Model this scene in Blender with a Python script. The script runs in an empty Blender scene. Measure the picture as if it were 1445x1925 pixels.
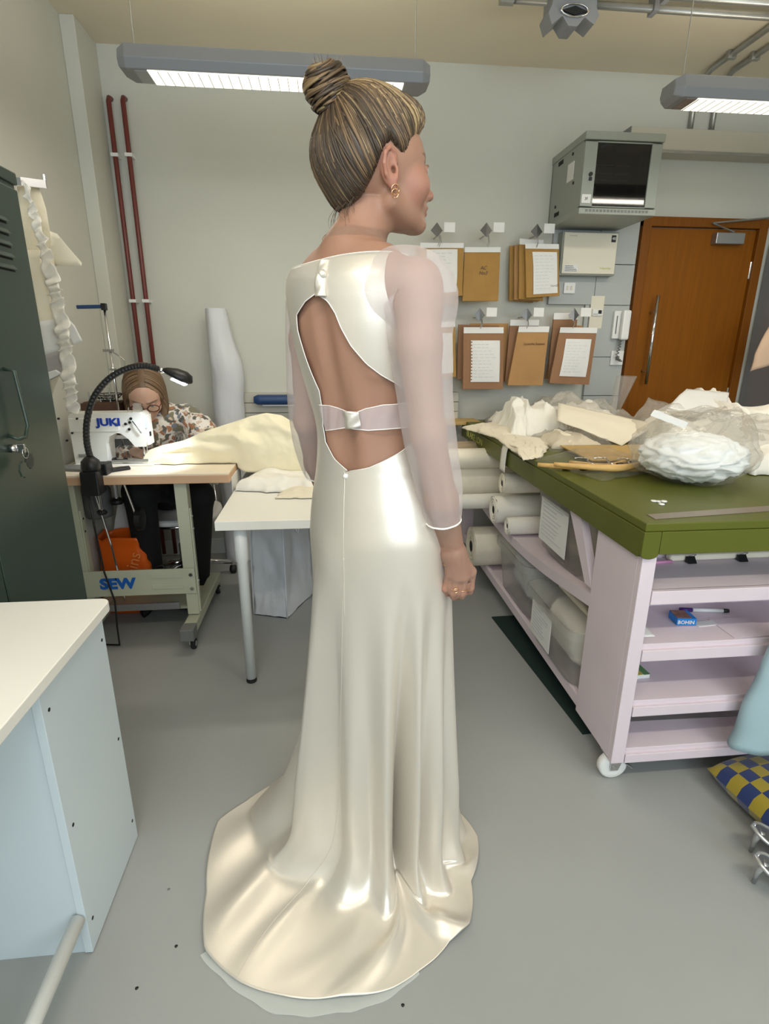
import bpy, bmesh, math, random
import numpy as np
from mathutils import Vector, Matrix, noise

scene = bpy.context.scene
COL = scene.collection
PI = math.pi

# ---------------------------------------------------------------- camera
CAM_H = 1.38                     # metres above the floor
F_PX, PITCH, ROLL, YAW = 1024.4, math.radians(17.2), math.radians(0.27), math.radians(5.8)
CX, CY = 722.5, 962.5            # centre of the 1445 x 1925 frame
_fw = Vector((math.sin(YAW) * math.cos(PITCH), math.cos(YAW) * math.cos(PITCH), -math.sin(PITCH)))
_r0 = Vector((math.cos(YAW), -math.sin(YAW), 0))
_u0 = _r0.cross(_fw)
_rt = _r0 * math.cos(ROLL) + _u0 * math.sin(ROLL)
_up = -_r0 * math.sin(ROLL) + _u0 * math.cos(ROLL)
cam_data = bpy.data.cameras.new('camera')
cam_data.sensor_fit = 'VERTICAL'
cam_data.sensor_height = 36.0
cam_data.lens = F_PX * 36.0 / 1925.0
cam_data.clip_start = 0.02
cam = bpy.data.objects.new('camera', cam_data)
COL.objects.link(cam)
cam.matrix_world = Matrix(((_rt.x, _up.x, -_fw.x, 0), (_rt.y, _up.y, -_fw.y, 0), (_rt.z, _up.z, -_fw.z, CAM_H), (0, 0, 0, 1)))
scene.camera = cam

# ---------------------------------------------------------------- view, world, daylight
scene.view_settings.view_transform = 'Standard'
scene.view_settings.look = 'None'
scene.view_settings.gamma = 1.0
scene.view_settings.use_curve_mapping = False
scene.view_settings.exposure = 0.0
scene.cycles.transparent_max_bounces = 24
world = bpy.data.worlds.new('overcast_sky')
scene.world = world
world.use_nodes = True
world.node_tree.nodes['Background'].inputs[0].default_value = (0.80, 0.90, 1.0, 1)
world.node_tree.nodes['Background'].inputs[1].default_value = 1.0

def area_light(name, loc, target, sx, sy, power, color):
    d = bpy.data.lights.new(name, 'AREA')
    d.shape = 'RECTANGLE'; d.size = sx; d.size_y = sy; d.energy = power; d.color = color
    o = bpy.data.objects.new(name, d); COL.objects.link(o)
    o.location = loc
    o.rotation_euler = (Vector(target) - Vector(loc)).to_track_quat('-Z', 'Y').to_euler()
    return o
# area lights as daylight from assumed, unseen windows of the wall behind the photographer
area_light('daylight_window', (-0.30, -2.02, 1.95), (-0.30, 0, 1.45), 1.5, 1.45, 41, (0.78, 0.90, 1.0))
area_light('daylight_window', (1.55, -2.02, 1.95), (1.55, 0, 1.45), 1.5, 1.45, 41, (0.78, 0.90, 1.0))

# ---------------------------------------------------------------- dimensions of the room (metres)
YW = 3.60        # face of the back wall
XL = -1.24       # face of the left wall
XP = -1.17       # face of the pier in the far left corner
XR = 3.30        # face of the right wall
YB = -2.05       # face of the wall behind the photographer
ZC = 2.88        # ceiling

def _ray(px, py):
    return _fw * F_PX + _rt * (px - CX) - _up * (py - CY)
def oy(px, py, Y):
    d = _ray(px, py); return Vector((0, 0, CAM_H)) + d * (Y / d.y)
def oz(px, py, z):
    d = _ray(px, py); return Vector((0, 0, CAM_H)) + d * ((z - CAM_H) / d.z)
def ox(px, py, X):
    d = _ray(px, py); return Vector((0, 0, CAM_H)) + d * (X / d.x)

# ---------------------------------------------------------------- helpers
def lin(c):
    """sRGB 0..255 triple -> linear rgba"""
    o = []
    for v in c[:3]:
        v = v / 255.0
        o.append(v / 12.92 if v <= 0.04045 else ((v + 0.055) / 1.055) ** 2.4)
    return (o[0], o[1], o[2], 1.0)

def mat(name, rgb, rough=0.5, metal=0.0, spec=0.5, var=0.0, vscale=8.0, bump=0.0, bscale=60.0, sheen=0.0, emit=None, estr=0.0, aniso=0.0, sss=0.0, alpha=1.0, trans=0.0, coat=0.0, stretch=None, rvar=0.0):
    m = bpy.data.materials.new(name); m.use_nodes = True
    nt = m.node_tree; N = nt.nodes; L = nt.links
    b = N['Principled BSDF']
    col = lin(rgb)
    b.inputs['Base Color'].default_value = col
    b.inputs['Roughness'].default_value = rough
    b.inputs['Metallic'].default_value = metal
    b.inputs['Specular IOR Level'].default_value = spec
    b.inputs['Sheen Weight'].default_value = sheen
    b.inputs['Anisotropic'].default_value = aniso
    b.inputs['Coat Weight'].default_value = coat
    b.inputs['Alpha'].default_value = alpha
    b.inputs['Transmission Weight'].default_value = trans
    if sss:
        b.inputs['Subsurface Weight'].default_value = sss
        b.inputs['Subsurface Radius'].default_value = (1.0, 0.35, 0.2)
        b.inputs['Subsurface Scale'].default_value = 0.012
    if emit:
        b.inputs['Emission Color'].default_value = lin(emit)
        b.inputs['Emission Strength'].default_value = estr
    tc = None
    if var or bump or rvar:
        tc = N.new('ShaderNodeTexCoord'); src = tc.outputs['Object']
        if stretch:
            mp = N.new('ShaderNodeMapping'); mp.inputs['Scale'].default_value = stretch
            L.new(src, mp.inputs['Vector']); src = mp.outputs['Vector']
    if var or rvar:
        nz = N.new('ShaderNodeTexNoise'); nz.inputs['Scale'].default_value = vscale; nz.inputs['Detail'].default_value = 5
        L.new(src, nz.inputs['Vector'])
    if var:
        rp = N.new('ShaderNodeMapRange'); rp.inputs[1].default_value = 0.3; rp.inputs[2].default_value = 0.7
        rp.inputs[3].default_value = 1 - var; rp.inputs[4].default_value = 1 + var
        L.new(nz.outputs['Fac'], rp.inputs[0])
        mx = N.new('ShaderNodeVectorMath'); mx.operation = 'SCALE'
        mx.inputs[0].default_value = col[:3]
        L.new(rp.outputs[0], mx.inputs['Scale']); L.new(mx.outputs[0], b.inputs['Base Color'])
    if rvar:
        rr = N.new('ShaderNodeMapRange'); rr.inputs[1].default_value = 0.3; rr.inputs[2].default_value = 0.7
        rr.inputs[3].default_value = max(0.02, rough - rvar); rr.inputs[4].default_value = min(1, rough + rvar)
        L.new(nz.outputs['Fac'], rr.inputs[0]); L.new(rr.outputs[0], b.inputs['Roughness'])
    if bump:
        n2 = N.new('ShaderNodeTexNoise'); n2.inputs['Scale'].default_value = bscale; n2.inputs['Detail'].default_value = 4
        L.new(src, n2.inputs['Vector'])
        bp = N.new('ShaderNodeBump'); bp.inputs['Strength'].default_value = bump; bp.inputs['Distance'].default_value = 0.004
        L.new(n2.outputs['Fac'], bp.inputs['Height']); L.new(bp.outputs[0], b.inputs['Normal'])
    return m

def sheer(name, rgb, opac, gloss=0.0, rough=0.2, translucent=0.5, crumple=True):
    """thin see-through sheet: part of the light passes, the rest scatters"""
    m = bpy.data.materials.new(name); m.use_nodes = True
    nt = m.node_tree; N = nt.nodes; L = nt.links
    N.remove(N['Principled BSDF'])
    c = lin(rgb)
    tr = N.new('ShaderNodeBsdfTransparent'); tr.inputs[0].default_value = (1, 1, 1, 1)
    df = N.new('ShaderNodeBsdfDiffuse'); df.inputs[0].default_value = c
    tl = N.new('ShaderNodeBsdfTranslucent'); tl.inputs[0].default_value = c
    m1 = N.new('ShaderNodeMixShader'); m1.inputs[0].default_value = translucent
    L.new(df.outputs[0], m1.inputs[1]); L.new(tl.outputs[0], m1.inputs[2])
    m2 = N.new('ShaderNodeMixShader'); m2.inputs[0].default_value = opac
    L.new(tr.outputs[0], m2.inputs[1]); L.new(m1.outputs[0], m2.inputs[2])
    last = m2
    if gloss:
        gl = N.new('ShaderNodeBsdfGlossy'); gl.inputs['Roughness'].default_value = rough
        fr = N.new('ShaderNodeFresnel'); fr.inputs[0].default_value = 1.45
        mu = N.new('ShaderNodeMath'); mu.operation = 'MULTIPLY'; mu.inputs[1].default_value = gloss
        L.new(fr.outputs[0], mu.inputs[0])
        m3 = N.new('ShaderNodeMixShader'); L.new(mu.outputs[0], m3.inputs[0])
        L.new(m2.outputs[0], m3.inputs[1]); L.new(gl.outputs[0], m3.inputs[2]); last = m3
    if gloss and crumple:
        tc = N.new('ShaderNodeTexCoord'); nz = N.new('ShaderNodeTexNoise'); nz.inputs['Scale'].default_value = 22
        L.new(tc.outputs['Object'], nz.inputs['Vector'])
        bp = N.new('ShaderNodeBump'); bp.inputs['Strength'].default_value = 0.6; bp.inputs['Distance'].default_value = 0.02
        L.new(nz.outputs['Fac'], bp.inputs['Height']); L.new(bp.outputs[0], gl.inputs['Normal'])
    L.new(last.outputs[0], N['Material Output'].inputs['Surface'])
    return m

def tag(o, label=None, cat=None, group=None, kind=None):
    if label: o['label'] = label
    if cat: o['category'] = cat
    if group: o['group'] = group
    if kind: o['kind'] = kind
    return o

def empty(name, loc, label=None, cat=None, group=None, kind=None):
    o = bpy.data.objects.new(name, None); COL.objects.link(o)
    o.location = loc; o.empty_display_size = 0.05
    return tag(o, label, cat, group, kind)

def attach(o, parent):
    o.parent = parent
    off = Vector(parent.location) if parent.type == 'EMPTY' else Vector((0, 0, 0))   # mesh parts stand at the world origin
    o.matrix_parent_inverse = Matrix.Translation(-off)

def link_mesh(name, me, m, parent=None, smooth=False, bevel=0.0, subsurf=0, solid=0.0):
    if m is not None and not me.materials: me.materials.append(m)
    if smooth: me.polygons.foreach_set('use_smooth', [True] * len(me.polygons))
    o = bpy.data.objects.new(name, me); COL.objects.link(o)
    if solid:
        md = o.modifiers.new('thickness', 'SOLIDIFY'); md.thickness = solid; md.offset = 0
    if bevel:
        md = o.modifiers.new('bevel', 'BEVEL'); md.width = bevel; md.segments = 2; md.limit_method = 'ANGLE'
    if subsurf:
        md = o.modifiers.new('subdivision', 'SUBSURF'); md.levels = subsurf; md.render_levels = subsurf
    if parent is not None: attach(o, parent)
    return o

class MB:
    """collects shapes in world coordinates, then links them as one mesh object"""
    def __init__(s): s.v = []; s.f = []
    def add(s, vs, fs):
        n = len(s.v); s.v += [tuple(v) for v in vs]; s.f += [tuple(i + n for i in f) for f in fs]; return s
    def box(s, a, b):
        x0, x1 = sorted((a[0], b[0])); y0, y1 = sorted((a[1], b[1])); z0, z1 = sorted((a[2], b[2]))
        return s.add([(x0, y0, z0), (x1, y0, z0), (x1, y1, z0), (x0, y1, z0), (x0, y0, z1), (x1, y0, z1), (x1, y1, z1), (x0, y1, z1)],
                     [(0, 3, 2, 1), (4, 5, 6, 7), (0, 1, 5, 4), (1, 2, 6, 5), (2, 3, 7, 6), (3, 0, 4, 7)])
    def obox(s, c, size, rz=0.0, rx=0.0, ry=0.0):
        M = Matrix.Translation(c) @ Matrix.Rotation(rz, 4, 'Z') @ Matrix.Rotation(ry, 4, 'Y') @ Matrix.Rotation(rx, 4, 'X')
        h = Vector(size) / 2
        q = [M @ Vector((sx * h.x, sy * h.y, sz * h.z)) for sz in (-1, 1) for sx, sy in ((-1, -1), (1, -1), (1, 1), (-1, 1))]
        return s.add(q, [(0, 3, 2, 1), (4, 5, 6, 7), (0, 1, 5, 4), (1, 2, 6, 5), (2, 3, 7, 6), (3, 0, 4, 7)])
    def hexa(s, q):
        """8 corners: bottom ring then top ring"""
        return s.add(q, [(0, 3, 2, 1), (4, 5, 6, 7), (0, 1, 5, 4), (1, 2, 6, 5), (2, 3, 7, 6), (3, 0, 4, 7)])
    def tube(s, pts, r, n=10, caps=True, ry=None):
        pts = [Vector(p) for p in pts]; k = len(pts)
        rr = r if isinstance(r, (list, tuple)) else [r] * k
        prev = None; rings = []
        for i in range(k):
            t = (pts[min(i + 1, k - 1)] - pts[max(i - 1, 0)]).normalized()
            if prev is None:
                a = Vector((0, 0, 1)) if abs(t.z) < 0.9 else Vector((1, 0, 0))
                prev = t.cross(a).normalized()
            prev = (prev - t * prev.dot(t)).normalized()
            b = t.cross(prev)
            rings.append([pts[i] + (prev * math.cos(2 * PI * j / n) + b * math.sin(2 * PI * j / n)) * rr[i] for j in range(n)])
        vs = [v for rg in rings for v in rg]
        fs = [(i * n + j, i * n + (j + 1) % n, (i + 1) * n + (j + 1) % n, (i + 1) * n + j) for i in range(k - 1) for j in range(n)]
        if caps: fs += [tuple(range(n))[::-1], tuple((k - 1) * n + j for j in range(n))]
        return s.add(vs, fs)
    def cyl(s, a, b, r, n=16): return s.tube([a, b], r, n)
    def lathe(s, prof, c=(0, 0, 0), axis='Z', n=24):
        vs = []; fs = []
        for r, h in prof:
            for j in range(n):
                t = 2 * PI * j / n; p = (r * math.cos(t), r * math.sin(t), h)
                if axis == 'X': p = (p[2], p[0], p[1])
                if axis == 'Y': p = (p[0], p[2], p[1])
                vs.append((c[0] + p[0], c[1] + p[1], c[2] + p[2]))
        k = len(prof)
        fs = [(i * n + j, i * n + (j + 1) % n, (i + 1) * n + (j + 1) % n, (i + 1) * n + j) for i in range(k - 1) for j in range(n)]
        fs += [tuple(range(n))[::-1], tuple((k - 1) * n + j for j in range(n))]
        return s.add(vs, fs)
    def torus(s, c, R, r, axis='Z', n=28, m=8, sx=1.0, sy=1.0):
        vs = []; fs = []
        for i in range(n):
            t = 2 * PI * i / n
            for j in range(m):
                q = 2 * PI * j / m; k = R + r * math.cos(q)
                p = (k * math.cos(t) * sx, k * math.sin(t) * sy, r * math.sin(q))
                if axis == 'X': p = (p[2], p[0], p[1])
                if axis == 'Y': p = (p[0], p[2], p[1])
                vs.append((c[0] + p[0], c[1] + p[1], c[2] + p[2]))
        fs = [(i * m + j, ((i + 1) % n) * m + j, ((i + 1) % n) * m + (j + 1) % m, i * m + (j + 1) % m) for i in range(n) for j in range(m)]
        return s.add(vs, fs)
    def prism(s, poly, d):
        """planar outline (3D points) extruded by the vector d"""
        d = Vector(d); a = [Vector(p) for p in poly]; k = len(a)
        vs = a + [p + d for p in a]
        fs = [tuple(range(k))[::-1], tuple(range(k, 2 * k))] + [(i, (i + 1) % k, k + (i + 1) % k, k + i) for i in range(k)]
        return s.add(vs, fs)
    def grid(s, fn, nu, nv, wrap=False):
        vs = [fn(i / (nu if wrap else nu - 1), j / (nv - 1)) for j in range(nv) for i in range(nu)]
        fs = []
        for j in range(nv - 1):
            for i in range(nu if wrap else nu - 1):
                fs.append((j * nu + i, j * nu + (i + 1) % nu, (j + 1) * nu + (i + 1) % nu, (j + 1) * nu + i))
        return s.add(vs, fs)
    def build(s, name, m, parent=None, **kw):
        me = bpy.data.meshes.new(name); me.from_pydata(s.v, [], s.f); me.update()
        bm = bmesh.new(); bm.from_mesh(me); bmesh.ops.recalc_face_normals(bm, faces=bm.faces); bm.to_mesh(me); bm.free()
        return link_mesh(name, me, m, parent, **kw)

def rbox(name, a, b, m, parent=None, bevel=0.003):
    return MB().box(a, b).build(name, m, parent, bevel=bevel)

def text(name, body, M, size, m, parent, extrude=0.0006, shear=0.0, sx=1.0, align='CENTER', bold=0.0):
    cu = bpy.data.curves.new(name, 'FONT'); cu.body = body; cu.size = size; cu.extrude = extrude; cu.shear = shear; cu.offset = bold
    cu.align_x = align; cu.align_y = 'CENTER'; cu.resolution_u = 3
    t = bpy.data.objects.new('tmp_text', cu); COL.objects.link(t)
    dg = bpy.context.evaluated_depsgraph_get(); dg.update()
    me = bpy.data.meshes.new_from_object(t.evaluated_get(dg))
    bpy.data.objects.remove(t)
    me.transform(M @ Matrix.Diagonal((sx, 1, 1, 1)))
    me.name = name
    while me.materials: me.materials.pop()
    return link_mesh(name, me, m, parent)

def facing(origin, right, up):
    """matrix that lays a text flat: its x along right, its y along up"""
    r = Vector(right).normalized(); u = Vector(up).normalized(); n = r.cross(u)
    return Matrix(((r.x, u.x, n.x, origin[0]), (r.y, u.y, n.y, origin[1]), (r.z, u.z, n.z, origin[2]), (0, 0, 0, 1)))

def nz(x, y, z=0.0, s=1.0):
    return noise.noise(Vector((x * s, y * s, z * s)))
def ridged(x, y, z, s, o=3):
    return noise.ridged_multi_fractal(Vector((x * s, y * s, z * s)), 1.0, 2.1, o, 1.0, 2.0) - 1.2

def copy_thing(root, loc, label=None):
    r = root.copy(); COL.objects.link(r); r.location = loc
    if label: r['label'] = label
    for ch in list(root.children):
        c = ch.copy(); COL.objects.link(c); c.parent = r
        for g in list(ch.children):
            d = g.copy(); COL.objects.link(d); d.parent = c
    return r

# ---------------------------------------------------------------- materials
M = {}
M['wall'] = mat('wall_paint', (202, 202, 192), 0.75, var=0.02, vscale=1.5, bump=0.12, bscale=180)
M['wall_grey'] = mat('grey_paint', (176, 180, 178), 0.6, var=0.02, vscale=3, bump=0.1, bscale=120)
M['ceil'] = mat('ceiling_paint', (222, 212, 190), 0.8, var=0.015, vscale=1.2, bump=0.08, bscale=150)
M['floor'] = mat('floor_vinyl', (156, 158, 156), 0.36, var=0.03, vscale=2.2, bump=0.03, bscale=350, rvar=0.07, spec=0.35)
M['white_lam'] = mat('white_laminate', (240, 238, 230), 0.42, var=0.01, vscale=3)
M['panel_lam'] = mat('pale_blue_grey_laminate', (206, 218, 224), 0.45, var=0.01, vscale=3)  # desk panels: bluish shade put into the laminate colour
M['white_met'] = mat('white_metal', (226, 229, 228), 0.4)
M['locker'] = mat('dark_green_enamel', (46, 62, 54), 0.33, var=0.04, vscale=4, rvar=0.04)
M['dark_gap'] = mat('dark_gap', (22, 23, 24), 0.8)
M['alu'] = mat('brushed_aluminium', (170, 172, 176), 0.38, metal=0.85)
M['grey_lum'] = mat('grey_enamel', (138, 140, 144), 0.45, metal=0.1)
M['steel'] = mat('galvanised_steel', (168, 168, 164), 0.38, metal=0.75, var=0.06, vscale=20)
M['hook_met'] = mat('dull_chrome', (120, 122, 126), 0.25, metal=0.9)
M['chrome'] = mat('chrome', (215, 215, 218), 0.12, metal=1.0)
M['black'] = mat('black_plastic', (20, 20, 22), 0.45)
M['black_rub'] = mat('black_rubber', (26, 26, 28), 0.7)
M['pipe'] = mat('red_oxide_paint', (108, 46, 40), 0.4, var=0.06, vscale=10)
M['kraft'] = mat('kraft_paper', (176, 134, 84), 0.75, var=0.05, vscale=9, bump=0.15, bscale=40)
M['kraft_d'] = mat('ochre_kraft_paper', (166, 126, 62), 0.72, var=0.05, vscale=9, bump=0.15, bscale=40)
M['kraft_e'] = mat('brown_kraft_paper', (150, 110, 78), 0.75, var=0.05, vscale=9, bump=0.15, bscale=40)
M['paper'] = mat('white_paper', (228, 228, 226), 0.75, var=0.012, vscale=12, bump=0.06, bscale=30)
M['paper_old'] = mat('cream_paper', (236, 228, 208), 0.8, var=0.02, vscale=12, bump=0.12, bscale=25)
M['ink'] = mat('ink', (70, 72, 80), 0.7)
M['door'] = mat('oak_veneer', (134, 78, 6), 0.5, spec=.25, var=0.10, vscale=6, stretch=(9, 9, 0.5), bump=0.05, bscale=20)
M['door_fr'] = mat('oak_frame', (124, 72, 12), 0.5, spec=.25, var=0.12, vscale=6, stretch=(9, 9, 0.5))
M['cab'] = mat('grey_green_enamel', (150, 156, 148), 0.42, var=0.015, vscale=5)
M['cream'] = mat('cream_plastic', (224, 218, 200), 0.45)
M['white_pl'] = mat('white_plastic', (232, 232, 230), 0.38)
M['trunk'] = mat('beige_trunking', (190, 186, 172), 0.45, var=0.02, vscale=4)
M['pink'] = mat('pink_paint', (218, 204, 212), 0.5, var=0.03, vscale=6, bump=0.1, bscale=25)
M['green'] = mat('olive_green_paint', (90, 95, 32), 0.42, spec=.3, var=0.05, vscale=5, bump=0.05, bscale=40)
M['yellow_ink'] = mat('yellow_lettering', (206, 208, 120), 0.6)
M['glass_dark'] = mat('smoked_glass', (16, 16, 16), 0.06, spec=0.6)
M['navy'] = mat('blue_vinyl', (30, 62, 108), 0.45, bump=0.05, bscale=120)
M['muslin'] = mat('calico', (232, 222, 198), 0.9, sheen=0.2, var=0.03, vscale=14, bump=0.3, bscale=90)
M['calico_w'] = mat('white_cotton', (238, 234, 224), 0.9, sheen=0.2, var=0.02, vscale=14, bump=0.25, bscale=90)
M['cream_silk'] = mat('cream_silk_organza', (244, 235, 204), 0.55, sheen=0.3, var=0.03, vscale=6, bump=0.08, bscale=140)
M['beech'] = mat('beech_edge', (206, 168, 134), 0.5, var=0.04, vscale=10, stretch=(1, 9, 9))
M['sew_top'] = mat('cream_laminate', (236, 222, 200), 0.4, var=0.01, vscale=4)
M['stand'] = mat('sage_enamel', (186, 188, 166), 0.42, var=0.02, vscale=6)
M['stand_grey'] = mat('grey_end_cap', (112, 114, 112), 0.5)
M['machine'] = mat('machine_white', (228, 228, 222), 0.32)
M['blue_ink'] = mat('blue_lettering', (18, 92, 178), 0.5)
M['juki'] = mat('royal_blue_lettering', (20, 60, 160), 0.5)
M['orange'] = mat('orange_carrier_plastic', (226, 98, 14), 0.38, var=0.05, vscale=10, bump=0.4, bscale=14)
M['nonwoven'] = mat('white_nonwoven', (214, 216, 220), 0.8, bump=0.3, bscale=60, var=0.02, vscale=6)
M['wood'] = mat('beech_wood', (214, 172, 104), 0.5, var=0.10, vscale=8, stretch=(2, 9, 9))
M['board'] = mat('tan_board', (190, 158, 96), 0.6, var=0.05, vscale=8)
M['box_pl'] = sheer('frosted_plastic', (226, 226, 220), 0.34, gloss=0.25, rough=0.25, translucent=0.5)
M['poly'] = sheer('clear_polythene', (238, 236, 232), 0.13, gloss=0.30, rough=0.10, translucent=0.6)
M['poly2'] = sheer('thin_polythene', (238, 234, 228), 0.26, gloss=0.30, rough=0.12, translucent=0.6)
M['gold'] = mat('rose_gold', (236, 190, 150), 0.18, metal=1.0)
M['silver_leather'] = mat('silver_leather', (196, 198, 200), 0.28, metal=0.8)
M['mat_green'] = mat('dark_green_mat', (20, 44, 40), 0.75)
M['pale_blue'] = mat('pale_blue_plastic', (158, 184, 192), 0.4, bump=0.3, bscale=20)
M['lilac_pen'] = mat('pink_barrel', (220, 150, 190), 0.4)
M['purple'] = mat('purple_plastic', (60, 30, 110), 0.4)
M['blue_card'] = mat('blue_carton', (20, 130, 214), 0.45)
M['red_card'] = mat('red_print', (176, 44, 44), 0.5)
M['yellow_card'] = mat('yellow_print', (200, 190, 90), 0.5)
M['brown_wood'] = mat('dark_brown_wood', (92, 64, 48), 0.5, var=0.1, vscale=12)
M['lens'] = mat('lamp_diffuser', (250, 250, 240), 0.4, emit=(255, 246, 222), estr=1.6)
M['beige_cloth'] = mat('beige_cloth', (208, 178, 152), 0.85, sheen=0.2)
# ================================================================ the room
def struct(name, mb, m, parent=None, **kw):
    o = mb.build(name, m, parent, **kw)
    if parent is None: o['kind'] = 'structure'
    return o
struct('floor', MB().box((XL - .2, YB - .2, -.1), (XR + .2, YW + .2, 0)), M['floor'])
struct('ceiling', MB().box((XL - .2, YB - .2, ZC), (XR + .2, YW + .2, ZC + .1)), M['ceil'])
struct('wall_back', MB().box((XL - .2, YW, 0), (XR + .2, YW + .15, ZC)), M['wall'])
struct('wall_left', MB().box((XL - .15, YB, 0), (XL, YW, ZC)), M['wall'])
struct('wall_right', MB().box((XR, YB, 0), (XR + .15, YW, ZC)), M['wall'])
struct('trim_1', MB().box((XL, 3.33, 0), (XP, YW, ZC)), M['wall'], bevel=.004)           # pier in the corner
wb = MB()
ASSUMED_WINS = [(-1.08, .48), (.77, 2.33)]  # x spans of assumed window openings, out of view, added for the daylight
xs = [XL - .2] + [x for w in ASSUMED_WINS for x in w] + [XR + .2]
for i in range(0, len(xs), 2): wb.box((xs[i], YB - .18, 0), (xs[i + 1], YB, ZC))
for a, b in ASSUMED_WINS:
    wb.box((a, YB - .18, 0), (b, YB, 1.2)); wb.box((a, YB - .18, 2.70), (b, YB, ZC))
struct('wall_behind', wb, M['wall'])
for k, (a, b) in enumerate(ASSUMED_WINS):
    fr = MB()
    for x in (a, b - .05, (a + b) / 2 - .025): fr.box((x, YB - .14, 1.2), (x + .05, YB - .08, 2.70))
    for z in (1.2, 2.65): fr.box((a, YB - .14, z), (b, YB - .08, z + .05))
    w = struct('window_%d' % (k + 1), fr, M['white_pl'])  # frame of an assumed, unseen window
    gl = sheer('window_glass', (240, 246, 250), .05, gloss=.8, rough=.02, crumple=False) if k == 0 else gl
    for x0, x1 in ((a + .05, (a + b) / 2 - .025), ((a + b) / 2 + .025, b - .05)):
        MB().box((x0, YB - .115, 1.25), (x1, YB - .11, 2.65)).build('pane', gl, w)
# skirting along the back and the left wall
struct('baseboard_back', MB().box((XP, YW - .015, 0), (1.94, YW, .10)), M['white_met'])
struct('baseboard_left', MB().box((XL, YB, 0), (XL + .012, 3.33, .10)), M['white_met'])

# ---- door
dl, dr, dt = 1.957, 2.79, 2.135
door = empty('door_1', ((dl + dr) / 2, YW, 0), kind='structure')
MB().box((dl, YW - .045, 0), (dl + .058, YW, dt)).build('door_jamb', M['door_fr'], door, bevel=.004)
MB().box((dr - .058, YW - .045, 0), (dr, YW, dt)).build('door_jamb', M['door_fr'], door, bevel=.004)
MB().box((dl, YW - .046, dt - .055), (dr, YW, dt)).build('door_head', M['door_fr'], door, bevel=.004)
leaf = MB().box((dl + .062, YW - .022, .005), (dr - .062, YW - .004, dt - .06)).build('door_leaf', M['door'], door, bevel=.002)
h0 = oy(1216, 555, YW - .09); h1 = oy(1191, 722, YW - .09); hx = dl + .135
pull = MB().cyl((hx, YW - .09, h0.z), (hx, YW - .09, h1.z), .011).build('pull_handle', M['chrome'], door, smooth=True)
for z in (h0.z - .10, h1.z + .08): MB().cyl((hx, YW - .09, z), (hx, YW - .02, z), .008, 10).build('standoff', M['chrome'], pull, smooth=True)
cl = MB().box((dr - .36, YW - .075, 1.985), (dr - .17, YW - .022, 2.05)).build('door_closer', M['alu'], door, bevel=.004)
MB().tube([(dr - .24, YW - .06, 2.055), (dr - .40, YW - .07, 2.10), (dr + .02, YW - .05, 2.145)], .006, 8).build('closer_arm', M['steel'], cl)
for z in (1.84, 1.05): MB().cyl((dr - .060, YW - .026, z - .05), (dr - .060, YW - .026, z + .05), .007, 10).build('hinge', M['chrome'], door)

# ---- grey painted panels beside the door
gp = empty('trim_2', (1.75, YW, 1.4), kind='structure')
xa, xb, xc = 1.40, 1.70, 1.945
zr = [0.05, .62, 1.05, 1.30, 1.62, 1.86, 2.12]
for i in range(len(zr) - 1):
    x0 = xb + .0 if zr[i] < 1.62 else xb
    MB().box((x0, YW - .03, zr[i] + .002), (xc, YW, zr[i + 1] - .002)).build('panel', M['wall_grey'], gp, bevel=.002)
MB().box((xa, YW - .03, 1.622), (xb - .003, YW, 1.86)).build('panel', M['wall_grey'], gp, bevel=.002)
MB().box((xa, YW - .026, 1.862), (xb - .003, YW, 2.12)).build('panel', M['wall_grey'], gp, bevel=.002)

# ---- three compartment trunking at dado height
tk = empty('dado_trunking', (-.1, YW, .9), 'beige three compartment cable trunking along the back wall behind the bride', 'trunking')
za = oy(500, 739, YW - .06).z
MB().box((-.66, YW - .058, za - .245), (.84, YW, za - .002)).build('backing', M['dark_gap'], tk)
for k in range(4):
    MB().box((-.66, YW - .062, za - .059 - k * .062), (.84, YW - .001, za - k * .062)).build('cover_strip', M['trunk'], tk, bevel=.002)

# ---- pair of red heating pipes in the corner
for k, (xt, lab) in enumerate(((204, 'left of two dark red pipes running down the wall corner'), (231, 'right of two dark red pipes running down the wall corner'))):
    t = oy(xt, 190, YW - .045)
    pr = empty('heating_pipe', (t.x, t.y, 0), lab, 'pipe', 'red pipes in the corner')
    MB().tube([(t.x, YW, t.z + .025), (t.x, YW - .03, t.z + .02), (t.x, YW - .045, t.z), (t.x, YW - .045, .02)], .013, 12).build('tube', M['pipe'], pr, smooth=True)
    for yy in (292, 566, 860):
        z = oy(xt + (yy - 190) * .118, yy, YW - .045).z
        MB().box((t.x - .02, YW - .062, z - .009), (t.x + .02, YW, z + .009)).build('pipe_clip', M['white_pl'], pr, bevel=.002)

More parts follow.
